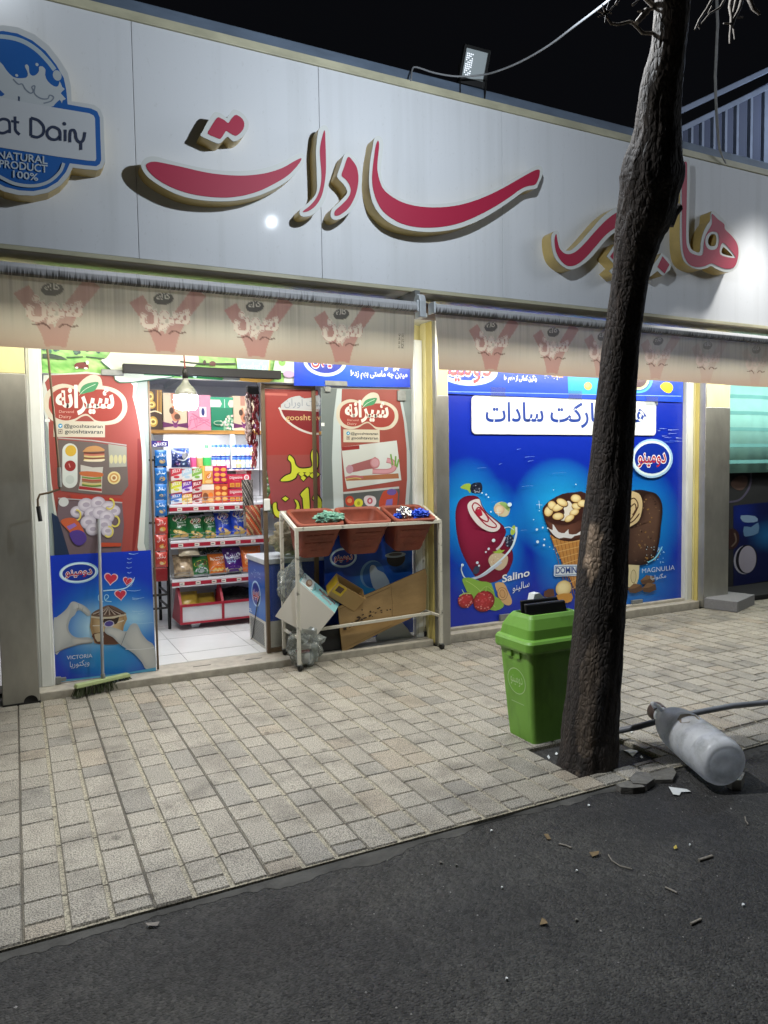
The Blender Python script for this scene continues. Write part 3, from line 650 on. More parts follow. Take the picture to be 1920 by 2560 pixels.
# ---------------------------------------------------------------- sign letters
def xz(pts): return [(at(u, v, 4.63).x, at(u, v, 4.63).z) for u, v in pts]
def filled(outer, holes, y):                                    # triangulated face with holes
    bm = bmesh.new(); loops = []
    for lp in [outer] + holes:
        vs = [bm.verts.new((x, y, z_)) for x, z_ in lp]; loops.append(vs)
        for i in range(len(vs)): bm.edges.new((vs[i], vs[(i + 1) % len(vs)]))
    bmesh.ops.triangle_fill(bm, use_beauty=True, use_dissolve=False, edges=bm.edges[:])
    bm.verts.index_update(); V = [v.co.copy() for v in bm.verts]; Fs = [tuple(v.index for v in f.verts) for f in bm.faces]; bm.free(); return V, Fs
LET = 'raised letters of the shop name'
def letter(label, outer, reds, holes=(), redholes=(), sm=4):
    o_ = xz(spline(outer, sm) if sm else outer); hs = [xz(spline(h, sm) if sm else h) for h in holes]
    root = thing('sign_letter', label, 'sign letter', (sum(p[0] for p in o_) / len(o_), FY, min(p[1] for p in o_)), LET)
    mb = MB()
    for lp in [o_] + hs:
        n = len(lp); V = [(x, 4.634, q) for x, q in lp] + [(x, FY, q) for x, q in lp]
        mb.add(V, [(i, (i + 1) % n, (i + 1) % n + n, i + n) for i in range(n)], None, True)
    so = mb.build('letter_side', M['gold'], root, weld=True)
    mb = MB(); V, Fs = filled(o_, hs, 4.632); mb.add(V, Fs, rgb('c9ccc9'))
    for lp in [o_]:
        n = len(lp); mb.add([(x, 4.632, q) for x, q in lp] + [(x, 4.640, q) for x, q in lp], [(i, (i + 1) % n, (i + 1) % n + n, i + n) for i in range(n)], rgb('c4c8c6'))
    mb.build('letter_rim', M['letter'], root)
    mb = MB()
    for r_ in reds:
        lp = xz(spline(r_, sm) if sm else r_); V, Fs = filled(lp, [xz(spline(h, sm) if sm else h) for h in redholes], 4.6295); mb.add(V, Fs, rgb('a3123a'))
    mb.build('letter_face', M['letter'], root)
z5 = Zm(330, 240, 610)
letter('long boat shaped bowl of the raised letter te, below its twin dots',
    z5((62,470),(75,435),(110,413),(165,411),(250,435),(400,472),(520,495),(640,508),(760,508),(860,498),(960,472),(1060,430),(1120,398),(1150,389),(1172,402),(1176,430),(1160,470),(1110,530),(1040,590),(950,640),(850,680),(740,705),(640,715),(520,712),(400,695),(300,665),(200,615),(120,560),(80,515)),
    [z5((95,478),(110,455),(150,446),(210,455),(330,480),(480,515),(600,533),(720,541),(820,537),(920,522),(1020,490),(1100,445),(1146,423),(1150,436),(1120,480),(1060,540),(980,590),(880,640),(780,672),(680,688),(590,690),(480,680),(380,660),(290,630),(200,585),(130,530))])
letter('small raised twin dots floating above the long letter bowl',
    z5((466,268),(480,240),(500,200),(520,165),(545,125),(565,108),(585,110),(610,120),(638,142),(650,146),(665,118),(688,91),(712,95),(745,112),(772,138),(792,175),(793,210),(780,243),(752,278),(720,300),(690,307),(668,290),(650,276),(632,290),(612,312),(588,322),(560,314),(520,295)),
    [z5((514,256),(530,222),(552,185),(580,147),(600,149),(630,165),(655,184),(672,160),(700,130),(722,133),(750,155),(764,185),(758,222),(738,250),(715,268),(698,270),(668,254),(642,238),(628,255),(606,287),(592,291),(560,278))], sm=2)
letter('slim raised alef stroke between the long bowl and the hooked letter',
    z5((1268,235),(1285,207),(1305,198),(1325,205),(1340,240),(1347,330),(1347,450),(1342,560),(1330,650),(1305,720),(1270,775),(1220,810),(1170,820),(1142,805),(1142,775),(1160,755),(1200,725),(1240,680),(1258,640),(1258,560),(1255,470),(1252,380),(1258,300)),
    [z5((1310,232),(1315,300),(1318,400),(1318,520),(1305,620),(1285,690),(1250,745),(1205,780),(1165,790),(1168,778),(1210,745),(1255,690),(1280,620),(1288,540),(1280,430),(1278,360),(1290,290))])
letter('short raised hooked letter dal right beside the alef stroke',
    z5((1395,545),(1405,510),(1425,450),(1445,398),(1465,384),(1490,393),(1530,430),(1555,480),(1566,550),(1558,630),(1535,710),(1500,770),(1450,815),(1400,840),(1365,835),(1350,810),(1360,770),(1390,740),(1430,700),(1460,665),(1462,640),(1440,600),(1410,570)),
    [z5((1425,540),(1440,490),(1468,415),(1500,440),(1530,490),(1540,560),(1530,640),(1505,710),(1470,765),(1420,805),(1385,815),(1375,800),(1385,775),(1430,735),(1470,690),(1487,650),(1480,610),(1455,570))])
z6 = Zm(880, 300, 520)
letter('widest raised letter with upright stroke sweeping right into a long tail',
    z6((150,300),(165,220),(178,150),(205,126),(235,140),(250,180),(245,260),(235,350),(232,420),(245,490),(280,550),(340,600),(430,640),(540,662),(680,668),(820,655),(940,625),(1060,580),(1200,520),(1320,450),(1420,390),(1480,362),(1510,370),(1523,400),(1515,450),(1490,510),(1470,545),(1420,555),(1370,570),(1300,620),(1200,690),(1080,765),(960,825),(840,865),(700,888),(560,890),(430,870),(320,830),(240,770),(180,690),(150,600),(137,500),(140,400)),
    [z6((205,165),(215,180),(215,230),(205,320),(203,400),(220,480),(250,550),(310,605),(400,655),(510,685),(640,697),(780,690),(920,662),(1060,612),(1200,545),(1340,465),(1440,410),(1485,395),(1498,410),(1490,460),(1460,515),(1400,528),(1340,555),(1250,620),(1140,690),(1020,755),(900,808),(780,842),(650,858),(520,855),(400,828),(310,780),(240,720),(195,640),(170,560),(160,480),(163,400),(175,300),(188,210))])
z7 = Zm(1340, 380, 580)
letter('raised hooked letter passing behind the tree trunk',
    z7((112,620),(118,585),(143,561),(165,575),(172,620),(182,670),(205,700),(240,705),(275,685),(330,630),(400,550),(470,470),(540,415),(600,385),(690,362),(760,400),(800,470),(795,560),(740,600),(700,560),(690,520),(640,535),(590,560),(520,610),(450,690),(390,760),(320,815),(250,840),(190,815),(140,760),(118,690)),
    [z7((135,605),(146,588),(155,640),(170,690),(205,725),(250,728),(300,700),(360,640),(430,560),(510,480),(590,425),(680,390),(740,425),(770,480),(760,560),(735,570),(720,500),(690,490),(640,502),(570,540),(500,592),(430,670),(360,750),(290,805),(230,815),(180,780),(145,720),(132,650))])
letter('raised diamond dots mostly hidden behind the left edge of the trunk',
    z7((508,745),(570,652),(640,700),(700,655),(765,740),(700,830),(655,790),(640,850),(580,905),(525,850),(570,810)), [z7((530,748),(575,680),(640,725),(700,685),(735,740),(695,800),(640,760),(580,800))], sm=0)
letter('raised diamond dot showing right of the trunk below the gold edged letters',
    z7((760,820),(800,760),(845,800),(870,765),(900,722),(938,750),(970,805),(960,845),(908,885),(870,850),(820,890)), [z7((868,822),(905,745),(955,805),(920,870))], sm=0)
ho = z7((1040,112),(1058,70),(1085,52),(1100,72),(1102,200),(1096,400),(1093,600),(1102,670),(1125,704),(1172,715),(1182,640),(1198,578),(1225,522),(1248,488),(1252,440),(1266,420),(1290,432),(1338,478),(1362,507),(1372,545),(1402,582),(1445,640),(1463,700),(1460,760),(1440,820),(1400,855),(1350,857),(1290,835),(1255,815),(1220,830),(1170,838),(1110,822),(1062,780),(1040,710),(1033,600),(1035,400),(1037,250))
letter('rightmost raised pair of letters with tall stroke and two holed loop',
    ho, [z7((1046,120),(1078,72),(1080,200),(1076,450),(1074,620),(1086,690),(1120,728),(1188,736),(1200,650),(1216,590),(1250,530),(1258,500),(1258,442),(1300,480),(1345,515),(1352,552),(1400,600),(1440,660),(1447,740),(1420,820),(1360,835),(1300,815),(1255,797),(1200,818),(1140,822),(1090,798),(1058,740),(1046,650),(1043,400))],
    [z7((1232,650),(1236,615),(1258,588),(1285,592),(1292,630),(1282,668),(1250,672)), z7((1338,682),(1360,692),(1405,738),(1400,745),(1332,724))],
    [z7((1212,655),(1216,605),(1250,572),(1296,578),(1308,630),(1295,685),(1262,700),(1230,690)), z7((1330,652),(1365,672),(1420,740),(1415,758),(1318,732))])

# ---------------------------------------------------------------- round dairy sign
z4 = Zm(0, 0, 300, 1185.0)
ds = thing('dairy_sign', 'blue and white plate with milk splash and natural product lettering, left end of the fascia', 'sign', (-0.1, FY, 3.3))
lg = z4((-500,640),(-300,360),(-110,262),(30,248),(180,270),(340,340),(480,450),(590,590),(670,720),(700,850),(708,1000),(820,1015),(930,1035),(990,1080),(1022,1160),(1030,1400),(1040,1600),(1010,1660),(960,1680),(850,1672),(718,1655),(680,1740),(600,1830),(480,1900),(330,1932),(180,1925),(40,1890),(-100,1820),(-250,1700),(-330,1590),(-700,1520),(-850,1480),(-880,1400),(-880,960),(-840,900),(-560,860))
lp = xz(lg); n = len(lp); mb = MB()
mb.add([(x, 4.634, q) for x, q in lp] + [(x, FY, q) for x, q in lp], [(i, (i + 1) % n, (i + 1) % n + n, i + n) for i in range(n)])
mb.build('sign_side', M['gold'], ds)
c = Canvas(lambda u, v, k: at(u, v, 4.634 - k * 0.0003), slope=lambda u, v: (1112 - v) / (4672 - u))
c.poly(lg, 'c6cacb')
c.poly(z4((-460,650),(-280,400),(-100,318),(30,305),(170,330),(320,400),(450,505),(555,640),(630,770),(655,890),(668,1030),(900,1072),(960,1100),(985,1160),(1000,1580),(985,1620),(950,1642),(840,1632),(690,1612),(650,1700),(570,1795),(460,1860),(330,1888),(190,1880),(50,1845),(-90,1770),(-230,1650),(-300,1560),(-800,1480),(-840,1400),(-840,1000),(-520,870)), '0d5aa6')
c.stroke(z4((-300,470),(-100,370),(60,365),(220,405),(360,490),(470,600),(540,690)), 11, 'a9b9c2')
c.ell(*z4((565,745))[0], 11, 13, 'b3bcc0')
c.poly(z4((0,610),(60,690),(130,760),(200,772),(260,765),(275,730),(262,690),(245,650),(265,635),(285,660),(290,720),(320,748),(360,735),(385,700),(385,660),(420,655),(450,690),(445,740),(470,800),(530,850),(575,850),(590,800),(615,860),(640,880),(600,920),(650,975),(620,990),(610,1020),(590,985),(540,1030),(500,1055),(300,1020),(0,960),(-300,900),(-300,760),(-100,640)), 'bcc2c5', 2)
c.ell(*z4((365,637))[0], 4, 4, 'b9c3c8'); c.ell(*z4((165,745))[0], 4, 3.4, 'b9c3c8')
c.stroke(z4((130,780),(180,830),(220,830),(250,880),(300,920),(330,900),(315,860),(345,850),(340,920),(400,970),(470,975),(490,940),(530,960),(500,1000),(430,1020)), 3.2, '7d8794')
c.poly(z4((-40,850),(45,930),(20,950),(-60,940)), '1a57a0'); c.poly(z4((180,950),(198,955),(195,1000),(180,995)), '3a4a66')
c.poly(z4((-820,1010),(-300,930),(0,960),(300,1020),(520,1058),(880,1118),(925,1140),(938,1170),(950,1570),(940,1590),(860,1585),(560,1545),(-20,1452),(-820,1330)), 'c3c7cb')
NV = '28344e'
def st(p, w_=7.2): c.stroke(z4(*p), w_, NV, 4)
st([(-30,1200),(30,1175),(80,1190),(95,1230),(95,1315)]); st([(90,1290),(30,1315),(-20,1300),(-40,1250)])
st([(148,1150),(150,1230),(155,1290),(195,1330)]); st([(110,1195),(190,1210)], 6)
st([(305,1165),(305,1340)]); st([(305,1165),(380,1190),(430,1250),(425,1320),(370,1355),(305,1340)])
st([(595,1390),(592,1300),(560,1265),(510,1255),(470,1290),(470,1340),(510,1375),(560,1375),(590,1345)]); st([(645,1280),(645,1395)]); c.ell(*z4((637,1222))[0], 4.6, 4.6, NV)
st([(692,1405),(695,1300),(725,1285),(745,1310),(755,1370),(790,1405),(825,1380),(840,1305)]); st([(800,1400),(800,1480)])
W = 'b8c4cc'
c.text('NATURAL', z4((-20,1560))[0], z4((468,1620))[0], 27, W, 0.018); c.text('PRODUCT', z4((-5,1650))[0], z4((468,1705))[0], 27, W, 0.018); c.text('100%', z4((130,1750))[0], z4((375,1785))[0], 25, W, 0.018)
c.stroke(z4((-100,1690),(0,1745),(150,1815),(330,1835),(480,1795),(590,1700),(630,1610)), 8, 'b3bcc2')
c.mb.build('sign_face', M['letter'], ds)

# ---------------------------------------------------------------- awnings
def awning(x0, x1, label, logos, lcaps, seed):
    a = a_root = thing('shop_awning', label, 'awning', ((x0 + x1) / 2, 4.9, 2.66), 'retracted awnings under the fascia')
    r_ = MB(); r_.tube([(x0 + 0.06, 5.02, 2.79), (x1 - 0.06, 5.02, 2.79)], 0.062, 18); r_.hexa([(x0 + 0.10, 5.03, 2.845), (x1 - 0.10, 5.03, 2.845), (x1 - 0.06, 4.70, 2.765), (x0 + 0.06, 4.70, 2.765)], [(x0 + 0.10, 5.03, 2.848), (x1 - 0.10, 5.03, 2.848), (x1 - 0.06, 4.70, 2.768), (x0 + 0.06, 4.70, 2.768)])
    r_.build('rolled_cloth', M['rollfab'], a)
    b = MB(); b.prismx([(4.625, 2.700), (4.618, 2.735), (4.632, 2.760), (4.66, 2.768), (4.70, 2.762), (4.70, 2.702), (4.66, 2.695)], x0, x1); b.build('front_bar', M['rail_dirty'], a, bevel=0.004)
    for xx in (x0, x1):
        e = MB(); e.box(xx - 0.008, xx + 0.008, 4.615, 4.705, 2.692, 2.772); e.build('end_cap', M['alu'], a, bevel=0.006)
    # valance: slightly waved cloth; print in metres (u along x, v up)
    def f(u, v, k):
        d = (2.70 - v) / 0.4
        y = 4.668 + 0.012 * d * math.sin(u * 2.1 + seed) + 0.010 * d * noise.noise(Vector((u * 1.3, v * 2, seed))) + 0.03 * d * d
        z_ = v + 0.010 * d * noise.noise(Vector((u * 0.9, 0, seed)))
        return Vector((u, y - k * 0.0003, z_))
    zb = 2.305; st_ = 0.006
    nx, ny = int((x1 - x0 - lcaps) / st_), 66
    U, Vv = np.meshgrid(np.linspace(x0 + lcaps, x1 - 0.005, nx + 1), np.linspace(2.702, zb, ny + 1))
    C_ = np.zeros((ny + 1, nx + 1, 3))
    streak = [noise.noise(Vector((x * 38, 0.3, seed))) * 0.6 + noise.noise(Vector((x * 130, 0.9, seed))) * 0.5 for x in U[0]]
    def clothcol(u, v, sk=0.0):
        t = noise.noise(Vector((u * 1.5, v * 5, seed)))
        cc = mix(rgb('c1bbaa'), rgb('b3aa9b'), 0.5 + t)
        cc = mix(cc, rgb('8b877e'), max(0, sk + 0.10 + 0.3 * t) * 0.95 * max(0, min(1, (v - 2.36) / 0.30)))
        return mix(cc, rgb('a98c78'), max(0, (2.45 - v) / 0.145) * 0.7)
    for jj in range(ny + 1):
        for ii in range(nx + 1): C_[jj, ii] = clothcol(U[jj, ii], Vv[jj, ii], streak[ii])
    def paint(P, Fs, col, al=1.0):
        P = np.array(P)
        for fc_ in Fs:
            for k in range(1, len(fc_) - 1):
                a, b, c_ = P[fc_[0]], P[fc_[k]], P[fc_[k + 1]]
                i0 = int((min(a[0], b[0], c_[0]) - U[0, 0]) / (U[0, 1] - U[0, 0])); i1 = int((max(a[0], b[0], c_[0]) - U[0, 0]) / (U[0, 1] - U[0, 0])) + 2
                i0 = max(i0, 0); i1 = min(i1, nx + 1)
                if i0 >= i1: continue
                X, Y_ = U[:, i0:i1], Vv[:, i0:i1]
                d1 = (b[0] - a[0]) * (Y_ - a[1]) - (b[1] - a[1]) * (X - a[0]); d2 = (c_[0] - b[0]) * (Y_ - b[1]) - (c_[1] - b[1]) * (X - b[0]); d3 = (a[0] - c_[0]) * (Y_ - c_[1]) - (a[1] - c_[1]) * (X - c_[0])
                mk = ((d1 >= 0) & (d2 >= 0) & (d3 >= 0)) | ((d1 <= 0) & (d2 <= 0) & (d3 <= 0))
                TODO[:, i0:i1] |= mk
        for q_ in range(3): C_[..., q_] = np.where(TODO, C_[..., q_] * (1 - al) + col[q_] * al, C_[..., q_])
        TODO[:] = False
    TODO = np.zeros((ny + 1, nx + 1), bool)
    class Pt(Canvas):
        pass
    def shp(fn, col, al):
        m_ = MB(); cq = Canvas(lambda u, v, k: (u, v), m_, up=1); fn(cq); paint(m_.V, m_.Fc, rgb(col), al)
    for (u, fade) in logos:
        al = 0.70 * (1 - fade)
        shp(lambda c: (c.stroke([(u - 0.155, 2.625), (u - 0.115, 2.565), (u - 0.06, 2.48), (u - 0.02, 2.39), (u - 0.005, 2.325)], [0.095, 0.075], 'a86a64', 4), c.stroke([(u + 0.225, 2.702), (u + 0.165, 2.62), (u + 0.10, 2.53), (u + 0.055, 2.43), (u + 0.03, 2.325)], [0.095, 0.075], 'a86a64', 4)), 'a8706a', al)
        shp(lambda c: c.ell(u + 0.005, 2.638, 0.060, 0.036, 'ffffff', 0.22), '4d4b48', 0.9 * (1 - fade * 0.6))
        shp(lambda c: c.text('کاله', (u - 0.034, 2.628), (u + 0.045, 2.643), 0.052, 'ffffff', 0.01), 'c9c2b4', 0.9)
        for of, cc, a2 in ((0.090, 'd0c6b6', 0.8), (0.052, 'a8706c', 0.75), (0.036, 'd6ccbc', 0.95)):
            shp(lambda c: c.text('سون', (u - 0.125, 2.500), (u + 0.155, 2.500), 0.175, 'ffffff', of), cc, a2 * (1 - fade * 0.8))
        shp(lambda c: (c.stroke([(u - 0.11, 2.440), (u - 0.09, 2.436), (u - 0.05, 2.446), (u - 0.03, 2.436), (u - 0.012, 2.422)], 0.009, 'ffffff', 4), c.stroke([(u + 0.035, 2.428), (u + 0.045, 2.442), (u + 0.07, 2.450), (u + 0.10, 2.438), (u + 0.135, 2.447)], 0.009, 'ffffff', 4)), '5a403a', 0.8)
    mv_ = MB(); mv_.V = [tuple(f(U[jj, ii] + lcaps * 1.4 * (jj / ny) * max(0, 1 - (U[jj, ii] - x0) / 0.4), Vv[jj, ii], 0)) for jj in range(ny + 1) for ii in range(nx + 1)]
    CL = [[tuple(c_) for c_ in row] for row in C_]
    for jj in range(ny):
        for ii in range(nx):
            q = [(jj, ii), (jj, ii + 1), (jj + 1, ii + 1), (jj + 1, ii)]
            mv_.Fc.append([a * (nx + 1) + b for a, b in q]); mv_.S.append(True); mv_.M.append(0); mv_.K.append([CL[a][b] for a, b in q])
    mv_.build('valance', M['fabric'], a_root)
    if lcaps < 0.01:
        cv = Canvas(f, up=1, k0=2)
        for i, (t_, w_) in enumerate((('01 30 34 42', 0.10), ('RZ-21-51', 0.10))):
            V, Fs = glyphs(t_, 0.006); mx = max(v[0] for v in V); cv.k += 1
            cv.mb.add([f(x1 - 0.115 + i * 0.028 - y_ * 0.022, 2.44 + x_ / mx * w_, cv.k) for x_, y_ in V], Fs, rgb('4a4742'))
        cv.stroke([(x1 - 0.104, 2.44), (x1 - 0.104, 2.54)], 0.002, '4a4742', 0)
        cv.mb.build('phone_number', M['print'], a_root)
    for xx in (x0 + 0.35, x1 - 0.35):
        ar = MB(); ar.bar((xx, 5.05, 2.76), (xx + 0.25, 4.72, 2.74), 0.03, 0.03); ar.build('folding_arm', M['alu'], a)
    return a
def lx(px_, py_): return at(px_, py_, 4.668).x
LW1 = [(lx(130, 765), 0.25), (lx(408, 785), 0.10), (lx(636, 805), 0.0), (lx(852, 820), 0.0)]
aw1 = awning(-1.6, 2.598, 'long left awning with stained beige valance over the open doorway', LW1 + [(-0.35, 0.3)], 0.004, 1.3)
LW2 = [(lx(1226, 850), 0.05), (lx(1382, 862), 0.12), (4.35, 0.3), (lx(1645, 888), 0.5), (lx(1768, 902), 0.72), (lx(1889, 916), 0.8)]
aw2 = awning(2.735, 8.6, 'right awning with faded beige valance over the blue window', LW2, 0.03, 4.1)
br = thing('awning_bracket', 'white rounded bracket with roller end between the two awnings', 'bracket', (2.66, 4.9, 2.6))
mb = MB()
P_ = [(4.62, 2.655), (4.62, 2.77), (4.635, 2.81), (4.665, 2.825), (4.70, 2.815), (4.72, 2.785), (4.71, 2.75), (4.70, 2.72), (4.70, 2.655)]
mb.prismx(P_, 2.615, 2.665); mb.build('bracket_plate', M['alu'], br, bevel=0.006)
mb = MB(); mb.tube([(2.55, 4.98, 2.80), (2.80, 4.98, 2.80)], 0.045, 18); mb.box(2.62, 2.66, 4.70, 5.2, 2.74, 2.86); mb.build('roller_end', M['grey'], br)
mb = MB(); mb.box(2.664, 2.685, 4.64, 4.67, 2.66, 2.69); mb.build('latch', M['white'], br, bevel=0.003)
# crank rod hanging at the left door
ck = thing('awning_crank', 'brown metal crank rod with grip hanging in front of the left door', 'crank', (0.25, 5.4, 1.27))
mb = MB(); mb.tube([(0.20, 5.35, 2.74), (0.235, 5.4, 2.38), (0.258, 5.4, 1.95), (0.273, 5.4, 1.62)], 0.0075, 8); mb.build('rod', M['brownframe'], ck)
mb = MB(); mb.tube([(0.273, 5.4, 1.63), (0.274, 5.4, 1.50)], 0.013, 10); mb.build('upper_grip', M['grey'], ck)
mb = MB(); mb.tube([(0.274, 5.4, 1.505), (0.27, 5.4, 1.483), (0.20, 5.4, 1.462), (0.15, 5.4, 1.452), (0.136, 5.4, 1.42), (0.137, 5.4, 1.37)], 0.0075, 8); mb.build('bent_arm', M['brownframe'], ck)
mb = MB(); mb.tube([(0.137, 5.4, 1.375), (0.147, 5.4, 1.275)], 0.0135, 10); mb.build('handle_grip', M['dark'], ck)

# ================================================================ GLASS DOORS AND THEIR POSTERS
GL = 5.845
def pane(x0, x1, z0, z1, par, y=GL, nm='glass_pane'):
    g = MB(); g.box(x0, x1, y, y + 0.008, z0, z1); return g.build(nm, M['glass'], par)
CREAM = 'c9c2b0'; RED = '9a3f37'; GREY = '8d9894'
def apple_logo(c, z, cx, cy, k):
    """apple shaped dairy and meat logo: cream halo, red apple, leaf, white lettering"""
    P = lambda *p: z(*[(cx + a * k, cy + b * k) for a, b in p])
    ap = ((-420, 20), (-405, -80), (-340, -150), (-230, -185), (-110, -160), (-30, -110), (60, -150), (190, -165), (320, -130), (405, -60), (430, 30), (410, 110), (340, 180), (230, 205), (130, 195), (70, 150), (20, 118), (-40, 130), (-120, 175), (-230, 195), (-340, 160), (-400, 90))
    c.poly(P(*[(a * 1.13, b * 1.22 - 4) for a, b in ap]), CREAM, 3); c.poly(P((-90, -120), (-60, -240), (60, -330), (170, -310), (200, -200), (180, -100)), CREAM, 3)
    c.poly(P(*ap), RED, 3)
    c.poly(P((-60, -110), (-40, -190), (30, -235), (150, -250), (140, -195), (100, -145), (20, -125)), '3f8a5c', 3); c.stroke(P((-70, -95), (0, -165), (120, -225)), 1.0, 'cfe0cc')
    a, b = P((-330, 35), (325, 45)); c.text('شیرانه', a, b, (b[0] - a[0]) * 0.52, 'e6e2da', 0.035)
    for i, (w_, yy) in enumerate((('Darvand', 105), ('Dairy', 165))):
        a, b = P((-300, yy), (-130 - 30 * i, yy + 3)); c.text(w_, a, b, (b[0] - a[0]) * (0.26 if i == 0 else 0.36), 'd8b8a8', -0.005)
def socials(c, z, x0, y0, x1, y1):
    a, b = z((x0, y0), (x1, y1)); w_ = b[0] - a[0]; h = b[1] - a[1]
    sl = c.sl(*a)
    c.rect(a[0] - w_ * 0.08, a[1] - h * 0.15, b[0] + w_ * 0.05, b[1] + h * 0.25, CREAM)
    c.ell(a[0] + w_ * 0.07, a[1] + h * 0.27, h * 0.20, h * 0.20, '3d93bf'); c.poly([(a[0] + w_ * 0.04, a[1] + h * 0.27), (a[0] + w_ * 0.10, a[1] + h * 0.18), (a[0] + w_ * 0.08, a[1] + h * 0.36)], 'e8f0f2')
    c.rect(a[0] + w_ * 0.02, a[1] + h * 0.58, a[0] + w_ * 0.115, a[1] + h * 0.98, '6b5a58'); c.rect(a[0] + w_ * 0.032, a[1] + h * 0.63, a[0] + w_ * 0.103, a[1] + h * 0.93, CREAM); c.ell(a[0] + w_ * 0.068, a[1] + h * 0.78, h * 0.09, h * 0.09, '6b5a58')
    for t, f0, of in (('@gooshtavaran', 0.42, 0.15), ('gooshtavaran', 0.92, 0.17)):
        p = (a[0] + w_ * of, a[1] + h * f0 + sl * w_ * of); q = (b[0], a[1] + h * f0 + sl * w_); c.text(t, p, q, (q[0] - p[0]) * (0.128 if t[0] == '@' else 0.148), '3c4448', 0.012)
# --- left leaf
d1 = thing('glass_door', 'left glass door leaf with sandwich poster above a blue ice cream poster', 'door', (0.58, GL, 0.055))
pane(0.212, 0.946, 0.062, 2.298, d1)
c = wall_canvas(5.8443, 0.00012)
z6 = Zm(80, 880, 340, 1567.0)
c.poly(z6((130, 262), (1345, 300), (1345, 2490), (215, 2500)), GREY)
c.poly(z6((135, 265), (1130, 290), (1190, 470), (1260, 760), (1300, 1050), (1320, 1400), (1310, 1800), (1290, 2200), (1270, 2470), (400, 2480), (300, 2100), (210, 1500), (190, 900)), 'c6cbc4', 2)
c.poly(z6((215, 268), (1080, 292), (1160, 520), (1225, 800), (1262, 1100), (1270, 1500), (1245, 1900), (1215, 2250), (1190, 2460), (440, 2470), (330, 2100), (225, 1500), (195, 1000), (190, 500)), '95463f', 2)
c.poly(z6((1215, 1000), (1262, 1100), (1270, 1500), (1235, 1950), (1150, 2400), (1180, 1900), (1215, 1450)), '7c2a28', 2)
apple_logo(c, z6, 612, 595, 1.0)
socials(c, z6, 290, 815, 815, 945)
c.poly(z6((300, 1010), (700, 1040), (1090, 1100), (1110, 1540), (1030, 1650), (640, 1635), (330, 1600)), '6a5f5b')
c.stroke(z6((300, 990), (700, 1020), (1090, 1075)), 3, 'a7a5a2', 0)
c.stroke(z6((437, 1140), (437, 1480)), 38, 'c9d0cb', 0); c.ell(*z6((437, 1140))[0], 19, 19, 'c9d0cb'); c.ell(*z6((437, 1480))[0], 19, 19, 'c9d0cb')
c.ell(*z6((447, 1138))[0], 14, 14, 'c9a63c'); c.ell(*z6((440, 1312))[0], 14, 13.5, '8e2f2c'); c.ell(*z6((437, 1470))[0], 11, 11, 'b9c2bd'); c.stroke(z6((425, 1285), (440, 1330)), 2, 'd3a09a', 0)
c.poly(z6((600, 1130), (640, 1095), (730, 1080), (800, 1100), (830, 1140), (600, 1150)), 'b98a58', 3)
for yy, cc in ((1160, '6b3a2c'), (1180, 'b06a58'), (1200, 'c2b07a'), (1222, '7a4a38'), (1240, 'd3c27a')): c.stroke(z6((598, yy), (700, yy + 8), (835, yy)), 4.2, cc, 3)
c.poly(z6((600, 1245), (830, 1235), (800, 1262), (640, 1262)), 'd6ccb0', 3)
c.poly(z6((560, 1300), (700, 1330), (820, 1325), (810, 1400), (805, 1620), (535, 1590), (560, 1450)), 'b9b7ae'); c.poly(z6((570, 1375), (800, 1390), (795, 1440), (575, 1425)), 'b5653a', 3)
for yy, cc in ((1450, '6a8a3a'), (1475, 'a05040'), (1495, '8a6a4a'), (1520, 'b9b070'), (1540, '5c7a34')): c.stroke(z6((575, yy - 10), (690, yy + 6), (800, yy)), 4.4, cc, 3)
c.poly(z6((545, 1545), (803, 1575), (803, 1605), (540, 1580)), '9b2f30')
for rx_, cc in ((16, 'd2c38a'), (12, 'b98a4a'), (8, 'd8cca0'), (4.5, '9a6a3c')): c.ell(*z6((945, 1450))[0], rx_, rx_, cc)
c.poly(z6((880, 1060), (1090, 1090), (1090, 1320), (890, 1330)), '9a9a8e'); 
for k in range(4): c.ell(*z6((915 + k * 50, 1235))[0], 4.6, 11, 'c0b98c')
c.poly(z6((440, 1640), (640, 1655), (1050, 1690), (1045, 1740), (640, 1715), (450, 1700)), 'a23c30')
c.poly(z6((300, 1700), (1040, 1745), (1060, 2000), (1010, 2470), (470, 2475), (370, 2200), (290, 1900)), '6a5a60'); c.stroke(z6((300, 1685), (1040, 1735)), 3, 'a8a4a6', 0)
c.poly(z6((225, 1850), (300, 1900), (420, 2300), (470, 2470), (260, 2480), (255, 2200)), '20304a')
c.ell(*z6((365, 1728))[0], 12.5, 11.5, 'c4c8c8')
for x_, y_, r_ in ((520, 1840, 17), (620, 1760, 20), (760, 1740, 19), (880, 1800, 20), (940, 1830, 17), (690, 1860, 19), (780, 1850, 19), (860, 1900, 19), (650, 1960, 20), (700, 2040, 18), (830, 1990, 20), (870, 2060, 16)):
    a = z6((x_, y_))[0]; c.ell(a[0] + 0.8, a[1] + 1.4, r_, r_ * 0.86, '7d7480'); c.gell(*a, r_, r_ * 0.85, 'ccc6ce', 'a39cab'); c.ell(a[0] + 1, a[1], r_ * 0.45, r_ * 0.3, 'a79fae')
for x_, y_ in ((510, 1880), (895, 1750), (955, 1950), (880, 2070)):
    a = z6((x_, y_))[0]; p = [(a[0] + 11 * math.cos(t), a[1] + 13 * math.sin(t)) for t in [i * 0.5 - 1.6 for i in range(9)]]; c.stroke(p, 4, 'd0c25c', 3)
